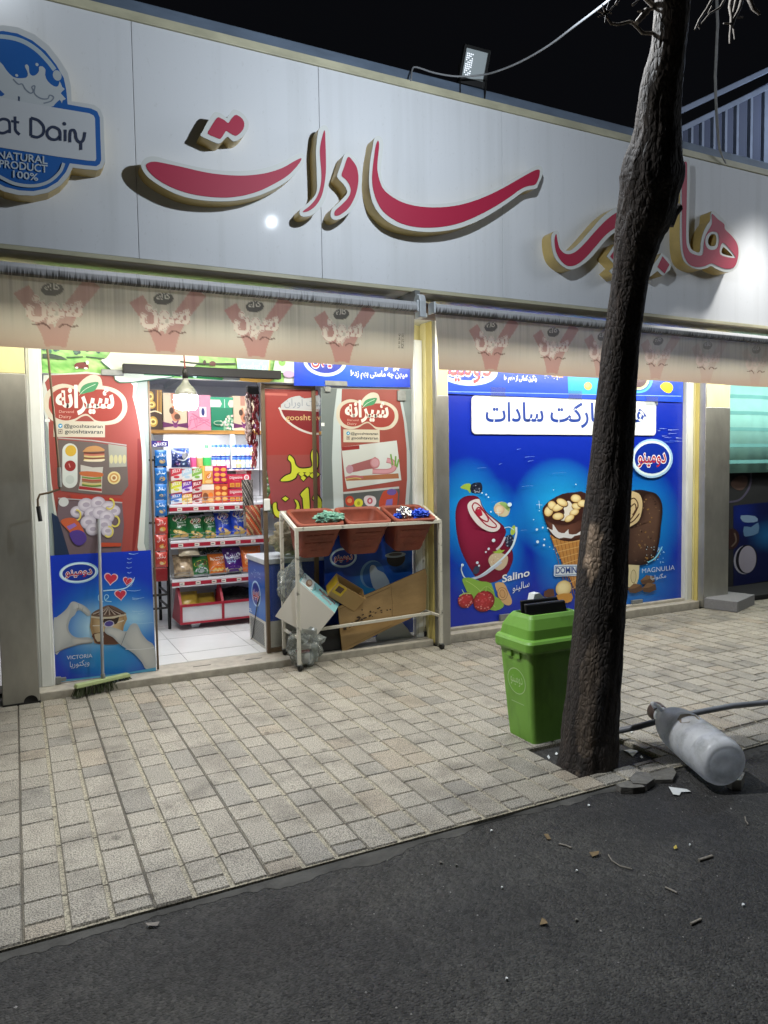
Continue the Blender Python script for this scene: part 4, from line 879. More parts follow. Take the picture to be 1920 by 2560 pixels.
c.poly(z6((330, 1950), (430, 1910), (520, 1940), (600, 2080), (500, 2130), (420, 2060)), 'b95a38', 3); c.poly(z6((430, 2090), (520, 2050), (600, 2080), (630, 2160), (560, 2230), (480, 2200)), '4e3a86', 3); c.poly(z6((400, 2010), (490, 1970), (520, 2000), (430, 2050)), '8a6ab0')
c.poly(z6((760, 2195), (1030, 2200), (1025, 2240), (770, 2245)), 'b0482f')
tag(c.mb.build('meat_poster', M['film'], d1), 'red poster with sandwiches and apple shaped logo')
# blue poster, lower half
zb = Zm(80, 1340, 340)
c = wall_canvas(5.8345, 0.00012)
q = zb((222, 240), (1450, 172), (1512, 1645), (292, 1790))
c.grid(q, 30, 36, glowfn('0c34b4', [(*zb((950, 1150))[0], 165, 150, '2aa6dc', 1.1), (*zb((760, 1120))[0], 80, 80, 'bfe4f4', 1.3), (*zb((1250, 1000))[0], 90, 60, '9fd0ea', 1.5), (*zb((900, 1500))[0], 120, 60, '1e8ac8', 1.2)]))
oval_logo(c, *zb((570, 446))[0], 49, 26.5, 'دومینو')
def heart(x, y, r_, col, rot=0.0):
    for kk, cc in ((1.18, 'e8c9d0'), (1.0, col)):
        p = []
        for i in range(24):
            t = 2 * math.pi * i / 24; a = 16 * math.sin(t) ** 3 / 17 * r_ * kk; b = -(13 * math.cos(t) - 5 * math.cos(2 * t) - 2 * math.cos(3 * t) - math.cos(4 * t)) / 17 * r_ * kk
            p.append((x + a * math.cos(rot) - b * math.sin(rot), y + a * math.sin(rot) + b * math.cos(rot)))
        c.poly(p, cc)
heart(*zb((962, 518))[0], 16, 'c2344a', 0.1); heart(*zb((1165, 548))[0], 11, 'c2344a', 0.2); heart(*zb((1080, 715))[0], 14, 'c2344a', -0.1)
c.stroke(zb((870, 670), (960, 660), (1050, 655), (1150, 630), (1220, 570), (1245, 520)), 2.6, 'b9e0f2'); c.stroke(zb((870, 800), (820, 790), (810, 740), (830, 700)), 2, 'a5d6ee'); c.stroke(zb((970, 800), (900, 790), (885, 740), (910, 715), (935, 740), (900, 780)), 2, 'a5d6ee')
rn = random.Random(9)
for k in range(26):
    a = zb((rn.uniform(1150, 1260), rn.uniform(500, 620)))[0]; c.ell(*a, 0.6, 0.6, 'e4f2fa', n=6, keep=k > 0)
SK = 'aeb3b5'
c.poly(zb((262, 1035), (300, 990), (360, 945), (420, 890), (460, 830), (485, 803), (520, 800), (560, 815), (620, 840), (675, 880), (712, 925), (712, 965), (680, 975), (640, 945), (605, 915), (570, 905), (545, 920), (520, 965), (480, 1000), (455, 1050), (443, 1110), (455, 1165), (490, 1210), (540, 1235), (600, 1240), (680, 1235), (742, 1258), (740, 1300), (680, 1310), (590, 1322), (500, 1340), (420, 1370), (350, 1395), (284, 1432)), SK, 3)
c.gpoly(zb((266, 1050), (330, 975), (420, 905), (470, 850), (455, 960), (420, 1040), (425, 1120), (440, 1180), (480, 1240), (500, 1280), (420, 1330), (350, 1370), (290, 1400)), 'c4c7c6', SK, 3); c.gpoly(zb((480, 1250), (600, 1255), (735, 1265), (730, 1292), (600, 1306), (500, 1320)), 'c9c8c4', SK, 3); c.gpoly(zb((500, 812), (560, 822), (640, 860), (700, 925), (700, 955), (640, 920), (570, 880), (500, 890)), 'c4c6c6', SK, 3)
c.stroke(zb((545, 918), (570, 870), (562, 830)), 1.2, '8f9598'); c.stroke(zb((608, 915), (625, 870)), 1.2, '8f9598'); c.stroke(zb((284, 1425), (420, 1365), (590, 1318), (735, 1300)), 2.4, '8a8884')
c.poly(zb((722, 960), (1145, 945), (1120, 1100), (1098, 1260), (1065, 1315), (930, 1325), (790, 1315), (748, 1260)), 'a88a62', 2); c.gpoly(zb((735, 1000), (930, 1015), (1120, 985), (1105, 1100), (1085, 1240), (930, 1260), (770, 1240)), 'cdb489', '94744e', 2)
c.poly(zb((748, 1190), (1105, 1150), (1095, 1260), (1060, 1312), (930, 1322), (790, 1312), (758, 1260)), '5a3320', 2); c.poly(zb((760, 1200), (860, 1190), (870, 1260), (800, 1290)), 'c3b394', 2); c.stroke(zb((740, 1095), (930, 1085), (1120, 1030)), 2.5, 'd6cdbc'); c.stroke(zb((722, 985), (930, 1000), (1145, 955)), 5, 'c9bfa8')
c.poly(zb((880, 1010), (1000, 1010), (1060, 985), (1040, 1060), (990, 1080), (880, 1070)), '2e1c16', 2)
c.poly(zb((720, 968), (760, 920), (830, 885), (900, 850), (960, 845), (1040, 875), (1130, 930), (1145, 945), (1040, 970), (930, 985), (800, 985)), '6a5346', 3)
for k in range(12):
    x_ = 745 + k * 34; c.stroke(zb((x_, 965 - abs(k - 6) * 2), (880 + k * 10, 900), (935, 850)), 2.2, '3c2620' if k % 2 else 'b9a99c', 3)
c.ell(*zb((940, 1075))[0], 13, 9, 'c6c2d2'); c.ell(*zb((940, 1070))[0], 10.5, 6.5, '4a3f92')
c.poly(zb((882, 1150), (905, 1115), (950, 1108), (1040, 1130), (1148, 1165), (1195, 1095), (1240, 1065), (1290, 1085), (1340, 1190), (1410, 1275), (1490, 1345), (1512, 1610), (1392, 1622), (1340, 1540), (1250, 1440), (1150, 1372), (1060, 1310), (985, 1235), (910, 1195)), SK, 3)
c.gpoly(zb((1200, 1110), (1270, 1085), (1330, 1200), (1400, 1285), (1490, 1360), (1505, 1590), (1410, 1600), (1350, 1520), (1260, 1420), (1180, 1340), (1130, 1250)), 'c6c8c6', SK, 3); c.gpoly(zb((890, 1150), (940, 1118), (1040, 1140), (1130, 1170), (1110, 1240), (1060, 1290), (985, 1220), (920, 1190)), 'c9cac7', SK, 3)
c.stroke(zb((1150, 1170), (1120, 1250), (1085, 1335)), 1.4, '6f7578', 3); c.stroke(zb((1140, 1380), (1300, 1385), (1490, 1360)), 1.5, 'd8dadb', 3)
c.text('VICTORIA', zb((425, 1508))[0], zb((735, 1480))[0], 13.5, 'd7dfe6', 0.006); c.text('ویکتوریا', zb((462, 1600))[0], zb((700, 1570))[0], 19, 'd7dfe6', 0.0)
c.poly(zb((290, 1755), (520, 1740), (1190, 1660), (1512, 1602), (1512, 1645), (292, 1790)), '4f9ec4')
for yy, xx, ww in ((215, 1180, 120), (275, 1160, 60), (322, 1160, 60), (385, 1150, 70), (445, 1165, 50), (663, 1160, 170), (755, 1220, 150), (770, 1225, 80), (915, 1220, 140), (945, 1290, 90), (1060, 1190, 290)):
    c.stroke(zb((xx, yy), (xx + ww * .5, yy + 7), (xx + ww, yy - 6)), [1.2, 0.4], 'a9cfe6', 3)
tag(c.mb.build('ice_cream_poster', M['film'], d1), 'blue poster of two hands holding an ice cream cup')
# fittings
for px0, py0, px1, py1, y in ((253, 922, 310, 940, 5.825),):
    a = at(px0, py0, y); b = at(px1, py1, y); f = MB(); f.box(a.x, b.x, y, y + 0.045, b.z, a.z); f.build('patch_fitting', M['grey'], d1, bevel=0.004)
f = MB(); f.box(0.235, 0.285, 5.815, 5.845, 0.10, 0.055 + 0.02); f.box(0.215, 0.25, 5.80, 5.84, 0.06, 0.11); f.build('floor_catch', M['grey'], d1, bevel=0.004)
f = MB(); f.box(0.934, 0.948, 5.838, 5.860, 0.062, 2.295); f.build('edge_strip', M['brownframe'], d1, bevel=0.002)
s_ = MB(); a = at(112, 1047, 5.842); s_.box(a.x, a.x + 0.032, 5.842, 5.8445, a.z - 0.022, a.z); s_.build('number_tag', M['paper'], d1)

# --- sliding leaf with the brown frame
zp = Zm(640, 920, 420)
d2 = thing('sliding_door', 'brown framed sliding glass leaf with yellow lettered red poster', 'door', (2.1, 5.90, 0.055))
Y2 = 5.915
x0, x1 = 1.838, 2.315
f = MB(); f.box(x0, x0 + 0.032, Y2 - 0.015, Y2 + 0.02, 0.06, 2.30); f.box(x1 - 0.036, x1, Y2 - 0.015, Y2 + 0.02, 0.06, 2.30); f.box(x0 + 0.032, x1 - 0.036, Y2 - 0.012, Y2 + 0.018, 2.262, 2.298); f.box(x0 + 0.032, x1 - 0.036, Y2 - 0.012, Y2 + 0.018, 0.062, 0.10)
f.build('leaf_frame', M['brownframe'], d2, bevel=0.004)
pane(x0 + 0.03, x1 - 0.034, 0.10, 2.262, d2, Y2 - 0.004)
c = wall_canvas(5.9106, 0.00012)
c.poly(zp((75, 205), (612, 218), (640, 1480), (180, 1480), (175, 1395), (115, 1290), (155, 1200), (140, 1080), (95, 860), (80, 500)), '98403b')
c.grid(zp((80, 860), (625, 855), (632, 1480), (185, 1480)), 10, 12, lambda u, v: mix(rgb('944844'), rgb('924850'), (v - 1140) / 150))
c.poly(zp((75, 205), (612, 218), (620, 855), (90, 860)), '983a36'); c.rect(*zp((85, 245))[0], *zp((310, 268))[0], 'b8625a')
c.poly(zp((245, 400), (300, 318), (350, 290), (430, 275), (470, 300), (560, 290), (625, 270), (625, 410)), 'b9bcc0', 2)
hc = [(620, 650), (540, 645), (440, 610), (340, 550), (270, 480), (240, 410), (225, 390)]
c.stroke(zp(*hc), 5, 'c8c6c2'); c.stroke(zp((235, 405), (620, 425)), 2.5, 'c8c6c2', 0)
c.poly(zp((250, 415), (620, 430), (620, 635), (540, 628), (440, 595), (340, 535), (280, 475)), '7c1f26')
c.text('گوشت آوران', zp((280, 372))[0], zp((760, 380))[0], 26, '8a93a0', 0.0)
c.text('goosht avaran', zp((295, 515))[0], zp((790, 515))[0], 20, 'cdb079', 0.006)
YEL = 'c9cf3e'; OUT = '2e2a18'
ye = zp((242, 1112), (290, 1065), (345, 1040), (352, 975), (345, 930), (318, 900), (330, 862), (372, 900), (392, 960), (440, 992), (520, 988), (558, 962), (545, 890), (550, 830), (575, 788), (608, 850), (612, 950), (592, 1008), (545, 1032), (420, 1032), (392, 1080), (345, 1108), (285, 1118))
al = zp((470, 1392), (462, 1290), (440, 1250), (478, 1205), (512, 1180), (522, 1240), (530, 1400), (500, 1420))
te = zp((168, 1350), (200, 1330), (205, 1390), (235, 1420), (310, 1422), (385, 1400), (402, 1350), (380, 1300), (415, 1320), (432, 1395), (405, 1450), (330, 1480), (230, 1480), (180, 1440))
da = zp((555, 1388), (600, 1375), (600, 1330), (560, 1290), (590, 1245), (640, 1300), (648, 1370), (620, 1400))
di = [zp((418, 1045), (450, 1020), (480, 1045), (450, 1075)), zp((440, 1085), (468, 1062), (495, 1085), (468, 1115)), zp((480, 1045), (510, 1022), (540, 1045), (510, 1072)), zp((528, 1062), (555, 1038), (582, 1062), (555, 1088)), zp((575, 1050), (602, 1028), (630, 1050), (602, 1078)), zp((258, 1290), (290, 1268), (322, 1290), (290, 1315))]
def grow(p, d):
    a = sum(q[0] for q in p) / len(p); b = sum(q[1] for q in p) / len(p); n = len(p); o = []
    for i in range(n):
        e = (p[(i + 1) % n][0] - p[i - 1][0], p[(i + 1) % n][1] - p[i - 1][1]); l = math.hypot(*e) or 1; o.append((p[i][0] + e[1] / l * d, p[i][1] - e[0] / l * d))
    return o
def area(p): return sum(p[i - 1][0] * p[i][1] - p[i][0] * p[i - 1][1] for i in range(len(p)))
for s_, sm in [(ye, 3), (al, 2), (te, 3), (da, 3)] + [(d, 0) for d in di]:
    c.poly(grow(s_, 3.0 if area(s_) > 0 else -3.0), OUT, sm)
for s_, sm in [(ye, 3), (al, 2), (te, 3), (da, 3)] + [(d, 0) for d in di]: c.poly(s_, YEL, sm)
tag(c.mb.build('red_poster', M['film'], d2), 'red poster with large yellow lettering')
f = MB(); a = at(660, 1247, 5.89); f.box(a.x, a.x + 0.052, 5.885, 5.905, a.z - 0.10, a.z); f.build('pull_handle', M['white'], d2, bevel=0.008)

# --- fixed pane on the right of the doorway
d3 = thing('fixed_window', 'fixed glass panel with salami poster and blue poster behind the tub rack', 'window', (2.76, GL, 0.055))
pane(2.330, 3.198, 0.062, 2.298, d3)
c = wall_canvas(5.8443, 0.00012)
c.poly(zp((640, 195), (1535, 208), (1560, 1800), (660, 1790)), '7f8a8a')
c.poly(zp((645, 200), (800, 205), (765, 500), (750, 900), (760, 1390), (665, 1390)), '6e7878', 0)
c.poly(zp((800, 205), (850, 206), (838, 560), (850, 900), (872, 1390), (770, 1390), (750, 900), (765, 500)), 'b9c4c6')
c.poly(zp((848, 206), (1415, 212), (1450, 420), (1490, 700), (1500, 960), (1490, 1200), (1470, 1390), (868, 1390), (845, 900), (835, 560)), '954a42', 0)
c.poly(zp((1415, 290), (1440, 292), (1490, 560), (1520, 860), (1525, 1100), (1505, 1390), (1470, 1390), (1492, 1100), (1488, 800), (1460, 520)), 'b2bcc0', 0)
apple_logo(c, zp, 1095, 455, 0.64)
socials(c, zp, 888, 620, 1205, 710)
c.poly(zp((842, 780), (1390, 716), (1435, 1108), (900, 1195), (880, 1100)), 'c6ccca'); c.poly(zp((842, 780), (1020, 762), (1022, 800), (850, 818)), '8c2c2c')
c.poly(zp((880, 1075), (1405, 1040), (1412, 1090), (892, 1115)), 'a06a4a')
c.poly(zp((905, 970), (1130, 900), (1180, 880), (1222, 930), (1200, 985), (1100, 1000), (950, 1030), (905, 1010)), '9a5f62', 3); c.ell(*zp((1175, 935))[0], 12, 13, 'b98088'); c.ell(*zp((1175, 935))[0], 9, 10, 'c497a0')
c.ell(*zp((925, 1000))[0], 9, 11, 'b08a98'); c.stroke(zp((1150, 1020), (1300, 1020), (1360, 990), (1350, 930), (1290, 910)), 13, 'b07a82'); c.stroke(zp((1150, 1020), (1300, 1020), (1360, 990), (1350, 930), (1290, 910)), 8, 'c48f98')
c.stroke(zp((890, 1085), (960, 1070), (1060, 1082)), 6, 'b06a70'); c.stroke(zp((890, 1100), (980, 1085), (1040, 1095)), 2, 'c9b76a')
for a, b in (((1350, 960), (1330, 850)), ((1375, 970), (1380, 870)), ((1390, 980), (1410, 900))): c.stroke(zp(a, b), 4, '6f9a4a', 0)
c.poly(zp((862, 1240), (1410, 1180), (1420, 1215), (1400, 1390), (875, 1390)), '565b5c'); c.poly(zp((862, 1225), (1412, 1170), (1414, 1190), (863, 1245)), 'b7bcbc')
c.poly(zp((885, 1290), (920, 1262), (960, 1280), (968, 1340), (930, 1362), (890, 1345)), 'b3402e', 3); c.ell(*zp((925, 1310))[0], 6, 6, 'c98a5a'); c.ell(*zp((1013, 1333))[0], 11, 11, 'c9c93c'); c.ell(*zp((1013, 1335))[0], 4, 5, '9a9a2c')
c.poly(zp((1065, 1300), (1080, 1265), (1130, 1260), (1178, 1280), (1185, 1340), (1140, 1372), (1085, 1350)), 'cfc6cc', 3); c.ell(*zp((1125, 1312))[0], 7, 8, 'b05060'); c.ell(*zp((1125, 1312))[0], 3, 4, 'd9c2c8')
c.poly(zp((1240, 1250), (1290, 1205), (1390, 1210), (1400, 1290), (1370, 1390), (1215, 1390)), 'b34a35', 2); c.ell(*zp((1340, 1225))[0], 12, 8, '6a559a'); c.poly(zp((1290, 1300), (1350, 1290), (1345, 1370), (1275, 1372)), '7d6ab0')
tag(c.mb.build('salami_poster', M['film'], d3), 'poster with salami board and apple shaped logo')
zr = Zm(620, 1240, 520)
c = wall_canvas(5.8345, 0.00015)
q = [pxof(x, zz, 5.8345) for x, zz in ((2.335, 1.02), (3.19, 1.02), (3.19, 0.10), (2.335, 0.10))]
c.grid(q, 24, 24, glowfn('0c3fa0', [(*zr((980, 740))[0], 70, 60, '2e9ad0', 1.2), (*zr((1230, 560))[0], 60, 70, '1a62b8', 1.0)]))
oval_logo(c, *zr((760, 492))[0], 34, 25, 'دومینو', 'a8cbe6', '0f2f90', 'c23040')
c.ell(*zr((990, 625))[0], 30, 35, '6d9cc4'); c.ell(*zr((1003, 628))[0], 28, 33, '2a62a8')
c.poly(zr((970, 590), (985, 552), (1015, 558), (1035, 590), (1080, 610), (1110, 650), (1130, 700), (1100, 720), (1020, 750), (985, 690)), 'b9c6cf', 2)
c.ell(*zr((1180, 500))[0], 23, 20, '2c2a2c'); c.ell(*zr((1175, 470))[0], 26, 7, '9fb2c2'); c.ell(*zr((1175, 465))[0], 17, 4, '55585c')
c.poly(zr((1040, 1100), (1150, 1020), (1230, 1010), (1300, 1100), (1300, 1130), (1030, 1160)), 'a9b0b3', 2)
tag(c.mb.build('ice_cream_poster', M['film'], d3), 'blue ice cream poster low behind the rack')
f = MB()
for px0, py0, px1, py1 in ((812, 951, 868, 966), (812, 966, 826, 980)):
    a = at(px0, py0, 5.83); b = at(px1, py1, 5.83); f.box(a.x, b.x, 5.822 if py0 < 960 else 5.8225, 5.865, b.z, a.z)
f.build('corner_clamp', M['grey'], d3, bevel=0.004)
f = MB(); a = at(994, 976, 5.83); f.box(a.x, a.x + 0.08, 5.826, 5.865, a.z - 0.09, a.z); f.build('patch_fitting', M['grey'], d3, bevel=0.004)
s_ = MB(); a = at(803, 1057, 5.842); s_.box(a.x, a.x + 0.03, 5.842, 5.8445, a.z - 0.028, a.z); s_.build('number_tag', M['paper'], d3)
# dark beam in front of the transom
hb = thing('door_beam', 'dark grey horizontal beam mounted in front of the meadow board', 'beam', (1.35, 5.8, 2.35))
a = at(308, 909, 5.74); b = at(703, 926, 5.74); f = MB(); zl_ = at(308, 931, 5.74).z; f.box(a.x, b.x, 5.74, 5.80, zl_, a.z + 0.002); f.build('beam_profile', M['dark'], hb, bevel=0.004)
f = MB(); f.box(a.x + 0.02, a.x + 0.06, 5.801, 5.851, zl_ + 0.01, a.z - 0.01); f.build('beam_bracket', M['grey'], hb); f = MB(); f.box(b.x - 0.06, b.x - 0.02, 5.801, 5.851, zl_ + 0.01, a.z - 0.01); f.build('beam_bracket', M['grey'], hb)
a = at(558, 935, 5.84); f = MB(); f.box(a.x, a.x + 0.13, 5.825, 5.851, a.z - 0.045, a.z); tag(f.build('fitting', M['grey'], hb, bevel=0.004))

# --- blue shop window
sw = thing('shop_window', 'big blue shop window showing berry bar, nut cone and chocolate bar', 'window', (5.03, 5.85, 0.1))
mb = MB(); mb.box(3.45, 6.612, 5.853, 5.88, 0.096, 2.72); mb.build('window_glass', M['blueplate'], sw)
c = wall_canvas(5.8525, 0.00012)
zs = Zm(1090, 1120, 410); zm = Zm(1340, 1060, 580); zt = Zm(1100, 900, 400)
C4 = [pxof(x, zz, 5.8525) for x, zz in ((3.45, 2.262), (6.612, 2.262), (6.612, 0.097), (3.45, 0.097))]
glows = [(*zs((330, 650))[0], 95, 140, '1ca0e8', 0.9), (*zs((620, 900))[0], 75, 150, '169ae6', 1.0), (*zs((560, 1250))[0], 110, 100, '1470d0', 1.0), (*zs((1250, 620))[0], 120, 130, '22b0f0', 0.8), (*zs((1250, 1050))[0], 70, 150, '1488dc', 1.0), (*zm((730, 700))[0], 110, 150, '1aa2ea', 0.9), (*zm((720, 1130))[0], 120, 120, '1680cc', 1.0)]
c.grid(C4, 90, 80, glowfn('0a2aa8', glows))
# berry bar
BAR = '701431'
c.poly(zs((196, 700), (205, 600), (240, 525), (300, 488), (360, 480), (410, 488), (446, 520), (468, 580), (515, 650), (575, 700), (640, 750), (692, 800), (708, 855), (690, 920), (740, 980), (775, 1050), (778, 1130), (755, 1200), (720, 1270), (660, 1325), (580, 1360), (490, 1362), (420, 1330), (350, 1230), (290, 1120), (240, 1000), (208, 850)), '5c1028', 3)
c.poly(zs((201, 700), (212, 605), (245, 532), (303, 494), (360, 486), (405, 494), (440, 524), (462, 582), (510, 655), (570, 706), (636, 756), (686, 804), (702, 856), (684, 920), (732, 985), (768, 1052), (771, 1130), (748, 1200), (714, 1268), (655, 1320), (578, 1353), (494, 1355), (426, 1324), (356, 1226), (296, 1116), (246, 996), (214, 850)), BAR, 3)
c.gpoly(zs((206, 700), (218, 612), (250, 540), (306, 502), (340, 500), (330, 560), (325, 620), (340, 690), (390, 770), (460, 835), (560, 860), (640, 860), (690, 860), (675, 920), (650, 1000), (610, 1090), (540, 1170), (440, 1240), (360, 1225), (300, 1116), (250, 996), (219, 850)), '8a2242', BAR, 3, (-25, -10))
c.poly(zs((318, 580), (345, 540), (400, 518), (440, 520), (458, 580), (505, 655), (570, 710), (640, 770), (650, 800), (620, 838), (560, 848), (490, 825), (420, 775), (360, 700), (330, 640)), 'dcd6d6', 3)
for pts, w_ in ((((365, 590), (390, 555), (440, 580), (500, 660), (560, 730), (610, 780), (590, 805), (510, 780), (430, 700), (385, 640), (365, 590)), 3.2), (((400, 640), (430, 600), (480, 640), (525, 705), (520, 745), (460, 720), (410, 665), (400, 640)), 3.6)): c.stroke(zs(*pts), w_, '9a2038', 4)
c.poly(zs((410, 630), (440, 615), (462, 640), (470, 680), (440, 690), (415, 665)), 'b02540', 3)
c.poly(zs((245, 400), (290, 365), (340, 358), (360, 395), (345, 460), (325, 430), (280, 415)), '9ab94a', 2); c.poly(zs((380, 355), (450, 350), (470, 400), (455, 450), (400, 460), (352, 440), (350, 385)), '23283c', 3)
rn = random.Random(4)
def drupes(x0, y0, x1, y1, n_, r_, cols):
    for k in range(n_):
        a = zs((rn.uniform(x0, x1), rn.uniform(y0, y1)))[0]; c.ell(*a, r_, r_, rn.choice(cols), n=8, keep=k % 6 > 0)
drupes(365, 355, 460, 450, 30, 2.0, ['8a93a8', '14182a', '3a4560'])
c.poly(zs((585, 600), (620, 555), (680, 545), (740, 590), (745, 640), (715, 690), (650, 690), (595, 650)), 'c9c3a2', 3); c.poly(zs((640, 560), (700, 548), (745, 600), (735, 640), (690, 600)), '8fb06a', 3); c.gell(*zs((640, 625))[0], 13, 12, 'e0cdb0', 'c49a7a')
c.poly(zs((755, 870), (760, 815), (795, 780), (810, 830), (780, 880)), 'a6be4c', 2); c.poly(zs((700, 940), (715, 890), (760, 880), (790, 930), (775, 985), (720, 1000)), '23283c', 3); drupes(705, 890, 780, 990, 22, 2.0, ['8a93a8', '14182a', '3a4560'])
c.poly(zs((530, 1130), (560, 1080), (620, 1060), (700, 1075), (730, 1110), (710, 1190), (650, 1238), (590, 1220), (545, 1180)), 'c6b49a', 3); c.poly(zs((570, 1050), (620, 1040), (630, 1005), (660, 1035), (700, 1030), (660, 1065), (600, 1065)), '9ab94a'); drupes(550, 1090, 650, 1200, 14, 1.1, ['e6e0cc', 'b05a4a'])
c.stroke(zs((262, 1190), (258, 1240), (290, 1310), (350, 1325), (450, 1290), (560, 1210), (680, 1110), (770, 1000), (810, 880), (810, 800)), [2.5, 5.5], 'cfe2f0'); c.stroke(zs((340, 1330), (470, 1290), (600, 1200), (660, 1150)), 6, 'b7c3d8'); c.stroke(zs((690, 810), (740, 800), (790, 830)), 2, 'bfe2f4'); c.stroke(zs((610, 1030), (660, 980), (700, 900)), 5, 'c8bfd0')
c.poly(zs((375, 1240), (400, 1195), (440, 1205), (430, 1260), (385, 1275)), '3a4560', 3)
c.poly(zs((265, 1325), (330, 1310), (400, 1330), (460, 1350), (560, 1370), (600, 1500), (640, 1520), (690, 1590), (640, 1635), (560, 1640), (430, 1560), (330, 1480), (290, 1400)), '86b048', 2); c.stroke(zs((300, 1340), (420, 1420), (600, 1610)), 1.2, 'b6d07a')
c.poly(zs((595, 1370), (680, 1362), (725, 1440), (768, 1540), (755, 1585), (715, 1590), (670, 1560), (630, 1480)), 'cfa877', 2); c.ell(*zs((672, 1475))[0], 12.5, 16.5, '7a4a34', -0.25); c.ell(*zs((672, 1475))[0], 11.5, 15.3, 'cda573', -0.25); c.ell(*zs((672, 1475))[0], 7, 11, '9a6a48', -0.25); c.ell(*zs((672, 1475))[0], 5.6, 9.5, 'c79d6c', -0.25)
for x_, y_, r_, n_ in ((300, 1540, 20, 26), (485, 1550, 27, 60)):
    a = zs((x_, y_))[0]; c.gell(*a, r_, r_ * 0.98, 'b83238', '6a1418'); 
    for k in range(n_):
        t = rn.uniform(0, 6.28); d = r_ * math.sqrt(rn.random()) * 0.93; c.ell(a[0] + d * math.cos(t), a[1] + d * math.sin(t) * 0.95, 2.1, 1.9, rn.choice(['b8323a', 'c9545a', 'a02830', 'd08a86']), n=9, keep=k % 5 > 0)
c.stroke(zs((235, 1500), (290, 1470), (350, 1475)), 2.5, 'b4cf78'); c.stroke(zs((440, 1460), (510, 1400), (580, 1450)), 2.5, '9cc060'); c.stroke(zs((510, 1405), (505, 1450)), 2.5, '9cc060', 0); c.stroke(zs((262, 1430), (290, 1480)), 1.6, 'c6dca0', 0)
c.text('Salino', zs((672, 1360))[0], zs((945, 1292))[0], 26, 'e4eaf0', 0.018); c.text('سالینو', zs((775, 1450))[0], zs((945, 1400))[0], 24, 'e4eaf0', 0.0)
# nut cone
c.poly(zs((1150, 880), (1480, 900), (1480, 1500), (1400, 1420), (1300, 1200)), 'b98448', 0)
for k in range(9): c.stroke(zs((1165 + k * 42, 890), (1330 + k * 22, 1480)), 1.5, '8a5a2a', 0, keep=k > 0)
for k in range(11): c.stroke(zs((1170 + k * 26, 930 + k * 62), (1520, 860 + k * 60)), 1.5, 'd8b070', 0, keep=k > 0)
c.poly(zs((1078, 640), (1100, 580), (1170, 520), (1280, 465), (1400, 448), (1520, 460), (1540, 700), (1500, 900), (1440, 930), (1340, 945), (1240, 925), (1165, 880), (1120, 780)), '3e2420', 2); c.gpoly(zs((1100, 720), (1190, 760), (1290, 775), (1400, 760), (1500, 720), (1490, 900), (1440, 920), (1340, 935), (1240, 915), (1170, 872), (1130, 790)), '6a4438', '3a211c', 2, (-20, 0))
c.poly(zs((1140, 815), (1180, 830), (1180, 770), (1205, 800), (1240, 850), (1300, 860), (1340, 820), (1345, 870), (1420, 870), (1480, 830), (1480, 870), (1400, 890), (1370, 915), (1290, 905), (1245, 915), (1190, 880)), 'd9dadd', 2)
c.poly(zs((1290, 600), (1330, 535), (1370, 560), (1390, 640), (1350, 720), (1290, 735), (1250, 720), (1300, 660)), 'e2ddd0', 3)
for x_, y_, rx_, ry_, ro in ((1140, 640, 11, 13, 0.3), (1175, 580, 12, 10, 0.8), (1235, 600, 15, 9, -0.4), (1275, 550, 15, 8.5, 0.5), (1415, 510, 13, 10, 0.2), (1235, 690, 14, 9, 0.0), (1420, 590, 12, 8, 0.3), (1400, 650, 12, 8, -0.3), (1350, 710, 13, 8, -0.5), (1480, 560, 12, 9, 0)):
    a = zs((x_, y_))[0]; c.ell(a[0] + 0.6, a[1] + 1, rx_ + 1, ry_ + 1, '4a2c1c', ro); c.gell(*a, rx_, ry_, 'efe0ac', 'c29a52', ro)
c.poly(zs((1195, 1190), (1205, 1182), (1520, 1178), (1520, 1290), (1205, 1300), (1192, 1290)), 'c9d8e6'); c.poly(zs((1203, 1196), (1520, 1190), (1520, 1282), (1203, 1292)), '1c4a9a'); c.poly(zs((1207, 1202), (1520, 1196), (1520, 1276), (1207, 1285)), 'cfd9e0')
c.text('DOMINO', zs((1213, 1270))[0], zs((1475, 1262))[0], 22, '173a86', 0.022)
c.gell(*zs((1290, 1420))[0], 20, 20, 'ecdca8', 'c0a260'); c.poly(zs((1095, 1450), (1140, 1425), (1190, 1425), (1200, 1500), (1130, 1510), (1088, 1500)), '5c3a2c'); c.poly(zs((1215, 1490), (1370, 1470), (1370, 1550), (1280, 1565)), 'c08a3c', 2)
# chocolate bar
c.poly(zm((600, 1000), (600, 500), (660, 480), (740, 470), (800, 480), (860, 500), (895, 550), (905, 620), (895, 720), (880, 850), (850, 950), (790, 1000), (720, 1012), (660, 1005)), '2c1e1a', 3); c.gpoly(zm((650, 760), (700, 745), (760, 640), (770, 520), (830, 500), (885, 560), (893, 650), (880, 760), (862, 880), (820, 960), (730, 995), (650, 985)), '5e463a', '33231f', 3, (20, -20))
c.poly(zm((640, 500), (720, 490), (755, 530), (760, 600), (735, 690), (680, 730), (640, 740)), 'c9b48a', 3)
for pts in (((650, 560), (700, 530), (730, 580), (700, 650), (660, 700)), ((670, 600), (705, 570), (715, 610), (690, 650)), ((650, 720), (700, 690), (740, 640))): c.stroke(zm(*pts), 3, '4a3224', 4)
for k in range(70):
    a = zm((rn.uniform(690, 885), rn.uniform(520, 985)))[0]
    if not (zm((700, 0))[0][0] - 30 < a[0] < zm((755, 0))[0][0] and a[1] < zm((0, 700))[0][1]): c.ell(*a, rn.uniform(1.3, 3.4), rn.uniform(1.2, 2.4), rn.choice(['5c4638', '2a1c1a', '7a624a', '8a6a3c']), rn.uniform(0, 3), n=8, keep=k % 5 > 0)
